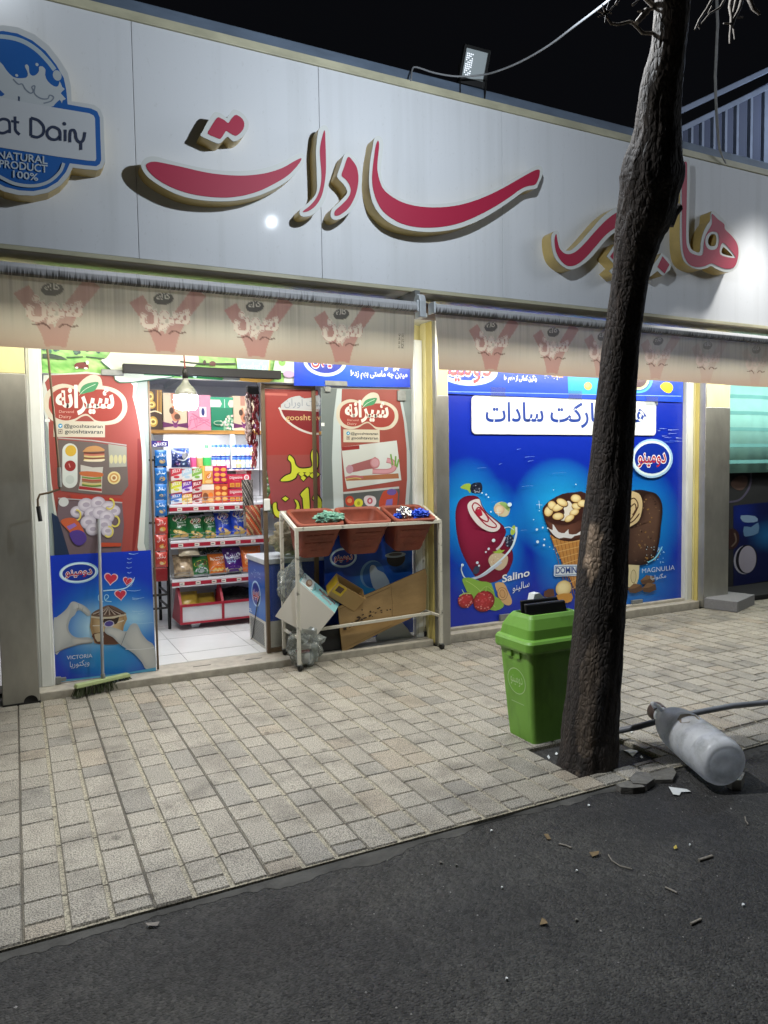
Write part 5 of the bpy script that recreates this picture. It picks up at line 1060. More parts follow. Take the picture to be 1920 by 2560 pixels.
c.poly(zm((640, 1005), (740, 1010), (735, 1100), (715, 1160), (640, 1170)), 'cfc49c', 1); c.ell(*zm((697, 1090))[0], 7, 17, '7a6a4a'); c.ell(*zm((697, 1090))[0], 6, 15.5, 'c9be96')
for x_, y_ in ((790, 1110), (700, 1170), (800, 1165)): c.poly(zm((x_ - 45, y_ + 10), (x_, y_ - 30), (x_ + 55, y_ - 20), (x_ + 60, y_ + 20), (x_ + 10, y_ + 40), (x_ - 30, y_ + 35)), '59402f'); c.poly(zm((x_ - 45, y_ + 10), (x_, y_ - 30), (x_ + 55, y_ - 20), (x_ + 5, y_ + 5)), '7a5c42')
c.text('MAGNULIA', zm((758, 1068))[0], zm((992, 1042))[0], 17.5, 'd5dde4', -0.012); c.text('مگنولیا', zm((820, 1112))[0], zm((930, 1098))[0], 14, 'd5dde4', 0.0)
c.stroke(zm((800, 990), (850, 960), (880, 920), (900, 880)), 3, '7fd0f0'); 
for k in range(30):
    a = zm((rn.uniform(790, 930), rn.uniform(870, 1010)))[0]; c.ell(*a, 1.0, 1.0, 'bfeafa', n=6, keep=k > 0)
for x_, y_, r_ in ((465, 455, 2), (508, 470, 2.4), (530, 498, 1.8), (745, 572, 5.5), (556, 645, 2.2), (583, 935, 4.4), (533, 1020, 3), (505, 1052, 2.4), (418, 1160, 3.4), (268, 1183, 3.6), (435, 1190, 2.6), (1020, 825, 3), (1080, 805, 2.4), (1028, 948, 3.6), (1096, 925, 2.2), (1092, 983, 2.8), (987, 724, 1.7), (1045, 635, 1.6), (1190, 425, 1.3), (1415, 368, 1.6), (1150, 1000, 1.2), (1190, 1025, 1.4), (1220, 1062, 1.2), (1130, 812, 2)):
    c.ell(*zs((x_, y_))[0], r_, r_, 'd3e8f6', n=12)
for x_, y_ in ((1045, 575), (628, 655)): c.stroke(zs((x_ - 30, y_ - 2), (x_ + 30, y_ + 2)), 1.1, 'd3e8f6', 0); c.stroke(zs((x_ - 4, y_ - 40), (x_ + 4, y_ + 40)), 1.1, 'd3e8f6', 0)
for (x_, y_), l_, w_ in (((900, 88), 100, 1.0), ((930, 130), 60, 0.8), ((640, 160), 30, 1.2), ((870, 385), 110, 0.7), ((860, 830), 60, 0.7), ((820, 10), 40, 1.6), ((560, 545), 60, 0.6), ((420, 200), 90, 0.5), ((1180, 250), 140, 0.5)):
    c.stroke(zs((x_, y_ + 6), (x_ + l_ * .5, y_ - 1), (x_ + l_, y_ - 2)), [w_, 0.3], '7fa2dc', 3)
for k in range(16):
    a = zm((rn.uniform(860, 1035), rn.uniform(10, 130)))[0]; c.stroke([a, (a[0] + rn.uniform(6, 22), a[1] + rn.uniform(-1, 2))], [rn.uniform(.4, 1.5), .3], rn.choice(['9fb6d8', '5c7cc0', 'c2cfe0']), 0, keep=k > 0)
oval_logo(c, *zm((830, 246))[0], 52, 49, 'دومینو', '9fc6ea', '0f2f9c', 'b02a34')
# upper strip
c.poly([pxof(3.45, 2.70, 5.8525), pxof(6.612, 2.70, 5.8525), C4[1], C4[0]], '0a46d0')
c.ell(1168, 928, 76, 36, 'c9e8f6'); c.ell(1163, 922, 66, 29, '1344b8')
c.text('دومینو', (1092, 936), (1228, 940), 84, 'f4ecec', 0.05); c.text('دومینو', (1092, 936), (1228, 940), 84, 'c04a54', 0.008)
c.stroke(zt((640, 122), (1030, 134)), 2.4, 'eef4fa', 0)
c.text('رنگین کمانی از طعم ها', zt((665, 205))[0], zt((1003, 215))[0], 17, 'eef4fa', 0.03)
c.poly(zt((1155, 140), (1280, 140), (1275, 185), (1160, 175)), 'b98a68')
for k in range(24): c.ell(*zt((rn.uniform(1085, 1260), rn.uniform(140, 205)))[0], 1, 1, 'dfeaf4', n=6, keep=k > 0)
c.poly(zt((1320, 60), (1600, 80), (1700, 360), (1330, 345)), '1aa0e0', 1); c.ell(*zt((1535, 270))[0], 10, 10, 'b9a850'); c.ell(*zt((1528, 262))[0], 6, 6, 'd9d27a')
zw = Zm(1480, 740, 440)
for r_, cc in ((38, '48b0da'), (33, '1e7ac4'), (29, 'd9d2a0'), (23, '4a2430')): c.ell(*zw((430, 780))[0], r_, r_ * 0.95, cc)
c.poly(zw((645, 840), (690, 810), (745, 825), (765, 870), (735, 915), (690, 905), (650, 870)), 'd9c81e', 3)
c.stroke([(1121, 979), (1703, 990.5)], 1.2, '9fc6e6', 0)
tag(c.mb.build('printed_film', M['print_gloss'], sw))
# white name plate on the window
np_ = thing('name_plate', 'white rounded plate with dark blue shop lettering on the blue window', 'sign', (4.7, 5.84, 1.6))
A = at(1179, 988, 5.835); B = at(1640, 1085, 5.835); X0, X1, Z1, Z0 = A.x, B.x, A.z - 0.003, at(1179, 1085, 5.835).z
p = []; r_ = 0.045
for cx_, cz_, t0 in ((X1 - r_, Z1 - r_, 0), (X0 + r_, Z1 - r_, 1), (X0 + r_, Z0 + r_, 2), (X1 - r_, Z0 + r_, 3)):
    p += [(cx_ + r_ * math.cos(math.pi / 2 * (t0 + i / 6)), cz_ + r_ * math.sin(math.pi / 2 * (t0 + i / 6))) for i in range(7)]
mb = MB(); mb.prism(p, 5.836, 5.8435, rgb('d9dde0')); 
c = Canvas(lambda u, v, k: at(u, v, 5.836 - k * 0.0003), mb, slope=lambda u, v: (1112 - v) / (4672 - u))
c.text('هایپرمارکت سادات', (1215, 1053), (1617, 1055), 66, '1d3f96', 0.016)
mb.build('plate', M['print_gloss'], np_)
for px_, py_ in ((1228, 966), (1423, 975), (1617, 990)):
    a = at(px_, py_, 5.82); f = MB(); f.box(a.x, a.x + 0.17, 5.826, 5.852, a.z - 0.095, a.z - 0.004); tag(f.build('clear_clamp', M['acrylic'], sw, bevel=0.004))
a = at(1580, 1508, 5.83); f = MB(); f.box(a.x, a.x + 0.15, 5.82, 5.85, a.z - 0.035, a.z + 0.03); f.build('patch_fitting', M['grey'], sw, bevel=0.004)
a = at(1250, 1548, 5.83); f = MB(); f.box(a.x, a.x + 0.12, 5.82, 5.85, 0.098, 0.16); f.build('patch_fitting', M['grey'], sw, bevel=0.004)

# --- bay at the far right
fb = thing('side_window', 'dark side window with faint blue posters below turquoise striped curtain', 'window', (8.6, 6.3, 0.05))
mb = MB(); mb.box(7.13, 11.0, 6.34, 6.40, 0.0, 2.9); mb.build('dark_glass', M['dark'], fb)
c = wall_canvas(6.338)
zd = Zm(1780, 1160, 140, 860.0)
c.grid(zd((330, 640), (1700, 500), (1700, 1650), (330, 1880)), 14, 14, glowfn('070f3a', [(*zd((900, 1100))[0], 60, 45, '1b5a8a', 1.0), (*zd((450, 800))[0], 50, 60, '0a1f6a', 1.0)]))
c.stroke(zd((200, 590), (400, 560), (520, 450), (590, 300), (600, 140)), 5, '4a4656'); c.poly(zd((290, 320), (360, 200), (520, 180), (545, 290), (480, 390), (390, 400)), '4a3a34', 3)
c.ell(*zd((300, 1150))[0], 20, 26, '2c1a18'); c.stroke(zd((345, 1060), (370, 1180), (300, 1270)), 4, '5a4c44')
c.ell(*zd((505, 1470))[0], 28, 36, '8d8c98'); c.ell(*zd((530, 1462))[0], 27, 36, '14141c'); c.ell(*zd((545, 1465))[0], 22, 34, '8f8a96')
c.poly(zd((440, 790), (660, 800), (700, 880), (560, 900), (470, 880)), '6f86a0', 2); c.poly(zd((490, 960), (600, 970), (710, 900), (710, 1060), (560, 1110), (490, 1100)), '53718f', 2)
c.mb.build('dim_poster', M['print'], fb)
cu_ = thing('striped_curtain', 'turquoise curtain with darker stripes hanging behind the right pillar', 'curtain', (8.6, 6.2, 1.46))
mb = MB(); V = []; n = 120
for i in range(n + 1):
    x = 7.08 + 3.5 * i / n; y = 6.22 + 0.012 * math.sin(x * 9) + 0.006 * math.sin(x * 23)
    V += [(x, y, 1.462), (x, y, 2.72)]
mb.add(V, [(2 * i, 2 * i + 2, 2 * i + 3, 2 * i + 1) for i in range(n)], None, True); o = mb.build('curtain_cloth', M['turq'], cu_)
so = o.modifiers.new('thick', 'SOLIDIFY'); so.thickness = 0.004; so.offset = 1
mb = MB()
for k in range(6):
    zc = 1.60 + k * 0.20; V = []
    for i in range(n + 1):
        x = 7.08 + 3.5 * i / n; y = 6.2175 + 0.012 * math.sin(x * 9) + 0.006 * math.sin(x * 23); V += [(x, y, zc - 0.022), (x, y, zc + 0.022)]
    mb.add(V, [(2 * i, 2 * i + 2, 2 * i + 3, 2 * i + 1) for i in range(n)], None, True)
mb.build('stripe', M['turqdark'], cu_)
mb = MB(); mb.box(7.125, 10.5, 5.75, 6.34, -0.02, 0.03); mb.build('side_threshold', M['dark'], fb)

# ================================================================ IN FRONT OF THE SHOP
# ---- tree
tree = thing('tree', 'leaning street tree with dark cracked bark growing from a square pit', 'tree', (2.7, 3.0, -0.04))
TR = [(1990, 1375, 1560, 3.0), (1921, 1398, 1541, 3.0), (1860, 1408, 1544, 3.0), (1794, 1412, 1547, 3.0), (1620, 1429, 1556, 3.0), (1389, 1447, 1568, 2.97), (1157, 1475, 1580, 2.91), (926, 1499, 1592, 2.80), (810, 1516, 1604, 2.73), (694, 1530, 1622, 2.66), (620, 1536, 1645, 2.61),
      (579, 1539, 1659, 2.58), (530, 1545, 1684, 2.54), (486, 1551, 1693, 2.51), (440, 1553, 1706, 2.48), (405, 1560, 1704, 2.46), (350, 1580, 1700, 2.43), (280, 1592, 1698, 2.40), (200, 1606, 1704, 2.36), (120, 1628, 1714, 2.32), (40, 1636, 1722, 2.29), (-60, 1645, 1728, 2.25), (-200, 1665, 1740, 2.2), (-420, 1690, 1755, 2.12)]
def depth(p): v = p - CAM; return AX.z * v.x + AY.z * v.y + AZ.z * v.z
KN = []
for py, l, r, Y in TR:
    p = at((l + r) / 2, py, Y); KN.append((p, (r - l) / 2 * depth(p) / F * 0.985))
def trunk_at(t):
    i = min(int(t), len(KN) - 2); f = t - i
    def cr(a, b, c, d): return 0.5 * (2 * b + (c - a) * f + (2 * a - 5 * b + 4 * c - d) * f * f + (3 * b - a - 3 * c + d) * f ** 3)
    q = [KN[max(i - 1, 0)], KN[i], KN[i + 1], KN[min(i + 2, len(KN) - 1)]]
    return cr(*[k[0] for k in q]), cr(*[k[1] for k in q])
mb = MB(); NU, NV_ = 72, 260; V = []; CC = []
for j in range(NV_ + 1):
    t = (len(KN) - 1) * j / NV_; p, r_ = trunk_at(t); p2, _ = trunk_at(min(t + 0.05, len(KN) - 1.001)); p1, _ = trunk_at(max(t - 0.05, 0))
    ax = (p2 - p1).normalized(); u = Vector((1, 0, 0)); u = (u - ax * u.dot(ax)).normalized(); v = ax.cross(u)
    for i in range(NU):
        a = 2 * math.pi * i / NU; d = u * math.cos(a) + v * math.sin(a)
        q = p + d * r_
        big = noise.noise(Vector((d.x * 1.2, d.y * 1.2, p.z * 1.5))) * 0.05
        fl = noise.noise(Vector((d.x * 4 + 3, d.y * 4, p.z * 5))) * 0.05 + max(0, 0.35 - p.z) * 0.35 * max(0, noise.noise(Vector((d.x * 2.2, d.y * 2.2, 5))) + 0.1)
        rg = 1 - abs(noise.noise(Vector((d.x * 9, d.y * 9, p.z * 11 + 7)))) * 2
        kn = 0.16 * math.exp(-((p.z - 3.02) / 0.06) ** 2) * max(0, math.cos(a + 1.9)) ** 4 * (0.4 + math.sin(d.x * 30) * 0.3)
        V.append(q + d * r_ * (big + fl + rg * 0.040 - 0.015 + kn))
        tn = 0.5 + noise.noise(Vector((d.x * 3, d.y * 3, p.z * 4)))
        up = max(0, min(1, (p.z - 2.9) / 0.7))
        cc = mix(mix(rgb('2c2724'), rgb('3a332e'), tn), rgb('746c63'), up * (0.55 + 0.3 * tn))  # lamplit tone painted into the upper bark, shade into the lower
        # peeled, paler patch on the camera side
        e = ((p.z - 1.16) / 0.15) ** 2 + ((math.atan2(d.y, d.x) + 2.75) / 0.36) ** 2 + noise.noise(q * 16) * 0.7
        if e < 0.9: cc = mix(rgb('8d7d6c'), rgb('a08f7c'), tn)
        e2 = ((p.z - 0.38) / 0.40) ** 2 + ((math.atan2(d.y, d.x) + 2.55) / 0.42) ** 2 + noise.noise(q * 9) * 0.9
        if e2 < 0.85: cc = mix(cc, rgb('6c6052'), 0.45)
        CC.append(cc)
Fs = [(j * NU + i, j * NU + (i + 1) % NU, (j + 1) * NU + (i + 1) % NU, (j + 1) * NU + i) for j in range(NV_) for i in range(NU)]
n0 = len(mb.V); mb.V += [tuple(v) for v in V]
for f in Fs: mb.Fc.append(list(f)); mb.K.append([CC[k] for k in f]); mb.S.append(True); mb.M.append(0)
mb.build('trunk', M['bark'], tree)
def twig(pts, r0, r1, Y, nm='branch', jit=0.0):
    P_ = [at(x, y, Y + jit * i) for i, (x, y) in enumerate(pts)]; n = len(P_)
    b = MB(); b.tube(P_, [r0 + (r1 - r0) * i / (n - 1) for i in range(n)], 7); return b
mb = MB(); a = at(1668, 560, 2.56); b = at(1684, 530, 2.54); c_ = at(1699, 517, 2.53)
mb.tube([a, b, c_], [0.034, 0.026, 0.020], 10); mb.build('branch_stub', M['bark'], tree) if False else mb.build('branch_stub', mat('stub_bark', '4a4038', 0.9, 0, 0.5, (40, 40, 40), 0.8, 70), tree)
M['twigbark'] = mat('twig_bark', '847a70', 0.85, 0, 0.4, (40, 40, 40), 0.3, 80)
zc = Zm(1480, 0, 440)
for pts, r0, r1, Y in ((((590, 315), (480, 312), (390, 220), (355, 205), (240, 232), (180, 222), (140, 160), (120, 90)), .008, .004, 2.34), (((520, 100), (420, 215)), .014, .010, 2.32), (((590, 60), (540, 20), (480, -30)), .012, .006, 2.32), (((600, 75), (470, 105), (430, 108)), .006, .003, 2.32),
    (((130, 130), (60, 160)), .004, .002, 2.34), (((130, 130), (50, 105)), .004, .002, 2.34), (((135, 135), (120, 215)), .004, .002, 2.34), (((140, 130), (220, 40)), .004, .002, 2.34), (((135, 120), (160, 20)), .004, .002, 2.34), (((380, 50), (440, 0)), .005, .004, 2.3), (((140, 100), (190, 130)), .003, .002, 2.34), (((120, 110), (95, 40)), .004, .002, 2.34),
    (((1140, -20), (1080, 90), (1010, 190), (970, 280)), .007, .004, 2.3), (((1260, -20), (1210, 70), (1110, 130), (1030, 225)), .006, .003, 2.3), (((1320, -40), (1300, 60), (1315, 160), (1310, 260), (1300, 330), (1300, 410)), .009, .004, 2.3), (((1420, -30), (1390, 80), (1340, 180), (1310, 270)), .009, .006, 2.3), (((1360, -20), (1320, 170), (1345, 370)), .006, .003, 2.3), (((1325, 225), (1240, 220)), .005, .003, 2.3), (((1340, 165), (1420, 162)), .004, .003, 2.3), (((1480, -20), (1520, 80), (1580, 130)), .011, .007, 2.3), (((1000, 240), (1020, 272)), .004, .003, 2.3), (((1130, 60), (1090, 130)), .004, .002, 2.3)):
    twig(zc(*pts), r0, r1, Y).build('branch', M['twigbark'], tree)
# the bough above the picture that carries the hanging twigs
mb = MB(); mb.tube([at(1735, -330, 2.16), at(1790, -190, 2.22), at(1850, -110, 2.28), at(1930, -60, 2.3)], [0.045, 0.04, 0.03, 0.015], 10)
mb.tube([at(1700, -260, 2.18), at(1640, -140, 2.26), at(1570, -40, 2.32), at(1540, 10, 2.34)], [0.03, 0.02, 0.012, 0.006], 8); mb.build('bough', M['twigbark'], tree)

# ---- green waste bin
bn_ = thing('waste_bin', 'green plastic waste bin with black swing flap standing behind the trunk', 'bin', (2.77, 3.45, 0))
def loops(mb, L, n=6, cap0=True, cap1=True, col=None, smooth=False, tf=None):
    V = []; cnt = 0
    for (x0, x1, y0, y1, z, r) in L:
        lp = []
        for cx_, cy_, t0 in ((x1 - r, y1 - r, 0), (x0 + r, y1 - r, 1), (x0 + r, y0 + r, 2), (x1 - r, y0 + r, 3)):
            lp += [Vector((cx_ + r * math.cos(math.pi / 2 * (t0 + i / n)), cy_ + r * math.sin(math.pi / 2 * (t0 + i / n)), z)) for i in range(n + 1)]
        cnt = len(lp); V += [tf(p) if tf else p for p in lp]
    Fs = [(k * cnt + i, k * cnt + (i + 1) % cnt, (k + 1) * cnt + (i + 1) % cnt, (k + 1) * cnt + i) for k in range(len(L) - 1) for i in range(cnt)]
    mb.add(V, Fs, col, smooth)
    if cap0: mb.add(V[:cnt], [tuple(reversed(range(cnt)))], col)
    if cap1: mb.add(V[-cnt:], [tuple(range(cnt))], col)
    return mb
mb = MB(); loops(mb, [(2.602, 2.935, 3.335, 3.580, 0.0, 0.025), (2.590, 2.945, 3.328, 3.588, 0.12, 0.028), (2.556, 2.975, 3.305, 3.612, 0.545, 0.03)])
o = mb.build('bin_body', M['binplastic'], bn_, bevel=0.006)
mb = MB(); loops(mb, [(2.535, 2.992, 3.288, 3.632, 0.535, 0.04), (2.530, 2.996, 3.284, 3.636, 0.548, 0.04), (2.530, 2.996, 3.284, 3.636, 0.590, 0.04), (2.538, 2.990, 3.292, 3.628, 0.604, 0.04), (2.552, 2.978, 3.305, 3.615, 0.612, 0.04), (2.560, 2.970, 3.312, 3.600, 0.665, 0.035), (2.582, 2.945, 3.335, 3.560, 0.722, 0.03), (2.592, 2.930, 3.350, 3.535, 0.742, 0.025), (2.604, 2.918, 3.362, 3.523, 0.744, 0.02), (2.608, 2.914, 3.366, 3.519, 0.715, 0.02)], cap1=False)
o = mb.build('bin_lid', M['binplastic'], bn_, bevel=0.002)
mb = MB(); mb.hexa([(2.612, 3.400, 0.690), (2.910, 3.400, 0.690), (2.910, 3.425, 0.690), (2.612, 3.425, 0.690)], [(2.616, 3.425, 0.792), (2.906, 3.425, 0.792), (2.906, 3.447, 0.796), (2.616, 3.447, 0.796)])
mb.hexa([(2.622, 3.462, 0.70), (2.902, 3.462, 0.70), (2.902, 3.480, 0.70), (2.622, 3.480, 0.70)], [(2.626, 3.485, 0.806), (2.898, 3.485, 0.806), (2.898, 3.500, 0.808), (2.626, 3.500, 0.808)])
mb.box(2.61, 2.912, 3.368, 3.517, 0.66, 0.70); mb.build('swing_flap', M['blackplastic'], bn_, bevel=0.006)
mb = MB(); 
for yy in (3.42, 3.50):
    mb = MB(); mb.box(2.548, 2.564, yy - 0.022, yy + 0.022, 0.488, 0.545); mb.build('lid_clip', M['binplastic'], bn_, bevel=0.003)
c = Canvas(lambda u, v, k: Vector((2.602 - 0.0845 * v - 0.0010 - k * 0.0003, u, v)), up=1)
for rr, cc in ((1.0, 'a7c48e'), (0.94, '68a02e')): c.ell(3.458, 0.345, 0.085 * rr, 0.078 * rr, cc)
c.text('دومینو', (3.515, 0.335), (3.40, 0.335), 0.088, 'a7c48e', 0.0)
c.stroke([(3.52, 0.215), (3.40, 0.215)], 0.004, '9fbd86', 0)
c.mb.build('emblem', M['print'], bn_)
wc = thing('milk_carton', 'white folded carton top sticking out behind the bin flap', 'carton', (2.70, 3.56, 0.60))
mb = MB(); a, b, d_ = at(1312, 1540, 3.57), at(1330, 1484, 3.57), at(1362, 1500, 3.57)
mb.prism([(a.x, 0.615), (a.x + 0.11, 0.615), (d_.x, d_.z), ((b.x + d_.x) / 2 - 0.01, b.z + 0.004), (b.x, b.z)], 3.545, 3.60); mb.build('carton_top', M['paper'], wc)

# ---- water bottle lying on the paving edge
bt = thing('water_bottle', 'big empty translucent water bottle lying on its side by the kerb', 'bottle', (3.15, 2.75, 0))
O = Vector((3.055, 2.425, 0.122)); T = Vector((3.315, 3.115, 0.150)); axv = (T - O); Lb = axv.length; axv.normalize()
def m_bottle():
    m, nt, b = nodes('translucent_plastic'); L = nt.links.new
    b.inputs['Base Color'].default_value = (*rgb('f0f2f4'), 1); b.inputs['Roughness'].default_value = 0.34; b.inputs['Alpha'].default_value = 1
    nz = N(nt, 'ShaderNodeTexNoise', Scale=1.0, Detail=8.0, Roughness=0.7); L(coords(nt, (9, 9, 9)), nz.inputs['Vector']); rz = N(nt, 'ShaderNodeValToRGB')
    rz.color_ramp.elements[0].position = 0.34; rz.color_ramp.elements[0].color = (*rgb('a9aca8'), 1); rz.color_ramp.elements[1].position = 0.55; rz.color_ramp.elements[1].color = (*rgb('f2f4f6'), 1); L(nz.outputs[0], rz.inputs[0]); L(rz.outputs[0], b.inputs['Base Color'])
    bz = N(nt, 'ShaderNodeBump', Strength=0.35, Distance=0.006); L(nz.outputs[0], bz.inputs['Height']); L(bz.outputs[0], b.inputs['Normal'])
    t = N(nt, 'ShaderNodeBsdfTranslucent'); t.inputs[0].default_value = (*rgb('f0f3f6'), 1); tr = N(nt, 'ShaderNodeBsdfTransparent'); tr.inputs[0].default_value = (0.85, 0.88, 0.92, 1)
    m1 = N(nt, 'ShaderNodeMixShader'); m1.inputs[0].default_value = 0.4; m2 = N(nt, 'ShaderNodeMixShader'); m2.inputs[0].default_value = 0.12
    L(b.outputs[0], m1.inputs[1]); L(t.outputs[0], m1.inputs[2]); L(m1.outputs[0], m2.inputs[1]); L(tr.outputs[0], m2.inputs[2]); L(m2.outputs[0], nt.nodes['Material Output'].inputs[0]); return m
M['bottle'] = m_bottle()
pr_ = [(0.0, 0.020), (0.03, 0.019), (0.034, 0.024), (0.06, 0.022), (0.066, 0.012), (0.085, 0.0), (0.104, 0.006), (0.116, 0.022), (0.122, 0.05), (0.122, 0.115), (0.116, 0.122), (0.116, 0.134), (0.122, 0.141), (0.122, 0.235), (0.116, 0.242), (0.116, 0.254), (0.122, 0.261), (0.121, 0.335), (0.116, 0.342), (0.115, 0.352), (0.1195, 0.36), (0.117, 0.42), (0.110, 0.48), (0.096, 0.535), (0.074, 0.585), (0.055, 0.62), (0.047, 0.65), (0.045, Lb - 0.02), (0.050, Lb - 0.015), (0.050, Lb - 0.002), (0.044, Lb), (0.040, Lb - 0.01), (0.040, 0.66), (0.06, 0.60)]
mb = MB(); mb.lathe(pr_, O, axv, 40); mb.build('bottle_body', M['bottle'], bt)
mb = MB(); mb.lathe([(0.046, Lb - 0.075), (0.0525, Lb - 0.07), (0.0535, Lb - 0.006), (0.048, Lb - 0.001)], O, axv, 28); mb.build('neck_band', mat('brown_band', '4a3a34', 0.5), bt)
sd = axv.cross(Vector((0, 0, 1))).normalized() ; sdl = -sd if sd.x > 0 else sd; hu = (sdl * 0.6 + Vector((0, 0, 0.8))).normalized()
mb = MB(); mb.tube([O + axv * (Lb - 0.06) + hu * 0.048, O + axv * (Lb - 0.07) + hu * 0.085, O + axv * 0.57 + hu * 0.115, O + axv * 0.53 + hu * 0.09], 0.012, 10); mb.build('bottle_handle', M['bottle'], bt)
mb = MB(); V = []; lab = [(-0.05, 0.28), (0.02, 0.265), (0.05, 0.30), (0.045, 0.345), (0.01, 0.37), (-0.03, 0.355), (-0.055, 0.33)]
upv = sdl.cross(axv); upv = upv if upv.z > 0 else -upv
for s_, h in lab:
    a = 0.25 + s_ / 0.122; V.append(O + axv * h + (upv * math.cos(a) + sdl * math.sin(a)) * 0.1240)
mb.add(V, [tuple(range(len(V)))]); mb.build('torn_label', mat('torn_label', '8f8470', 0.8), bt)
# ---- hose over the bottle neck
hs = thing('grey_hose', 'grey hose running from the trunk across the bottle neck to the right', 'hose', (3.6, 3.0, 0.0))
P_ = [gnd(1500, 1838, 0.03), gnd(1547, 1827, 0.055), at(1590, 1818, 3.06), at(1634, 1806, 3.02), at(1690, 1793, 2.99), at(1750, 1780, 2.98), at(1830, 1765, 3.0), at(1925, 1756, 3.0), Vector((4.6, 3.02, 0.05)), Vector((5.6, 3.2, 0.02)), Vector((7.5, 3.1, 0.02))]
mb = MB(); mb.tube(P_, 0.0175, 12); mb.build('hose_line', M['hose'], hs)

# ---- tub rack
rk = thing('tub_rack', 'chipped white metal rack on castors holding three brown tubs', 'rack', (2.62, 5.63, 0))
XL, XR, YF, YB = 1.955, 3.285, 5.452, 5.80
b = 0.026
zf, zb_ = 1.112, 1.225
def leg(x, y, z0, z1):
    l = MB(); l.box(x - b / 2, x + b / 2, y - b / 2, y + b / 2, z0 + 0.055, z1); o = l.build('leg', M['rackpaint'], rk, bevel=0.002)
    w_ = MB(); w_.lathe([(0.001, -0.012), (0.024, -0.012), (0.027, -0.008), (0.027, 0.008), (0.024, 0.012), (0.001, 0.012)], (x + 0.006, y, z0 + 0.028), (1, 0.25, 0), 18); w_.build('castor', M['rubber'], o)
    w_ = MB(); w_.box(x - 0.016, x + 0.020, y - 0.015, y + 0.015, z0 + 0.048, z0 + 0.058); w_.build('castor_bracket', M['grey'], o)
leg(XL, YF, 0.0, zf); leg(XR, YF + 0.05, 0.0, zf); leg(XL - 0.005, YB, 0.055, zb_); leg(XR, YB + 0.0, 0.055, zb_)
mb = MB(); mb.bar((XL - 0.013, YF, zf + 0.012), (XR + 0.013, YF + 0.05, zf + 0.012), 0.03, 0.028); mb.bar((XL - 0.013, YB, zb_ + 0.012), (XR + 0.013, YB, zb_ + 0.012), 0.03, 0.028)
mb.bar((XL, YF + 0.015, zf + 0.012), (XL, YB - 0.015, zb_ + 0.011), 0.027, 0.026); mb.bar((XR, YF + 0.065, zf + 0.012), (XR, YB - 0.015, zb_ + 0.011), 0.027, 0.026); mb.build('top_frame', M['rackpaint'], rk, bevel=0.002)
mb = MB(); mb.bar((XL, YF + 0.013, 0.268), (XL, YB - 0.013, 0.268), 0.022, 0.022); mb.bar((XR, YF + 0.06, 0.295), (XR, YB - 0.013, 0.295), 0.022, 0.022); mb.bar((XL + 0.011, 5.64, 0.268), (XR - 0.011, 5.66, 0.295), 0.024, 0.024); mb.build('lower_frame', M['rackpaint'], rk, bevel=0.002)
ty = math.atan2(zb_ - zf, YB - YF - 0.02)
TUBL = ['left brown tub holding a crumpled green bag', 'middle brown empty tub in the rack', 'right brown tub holding foil and blue wrappers']
TUBC = []
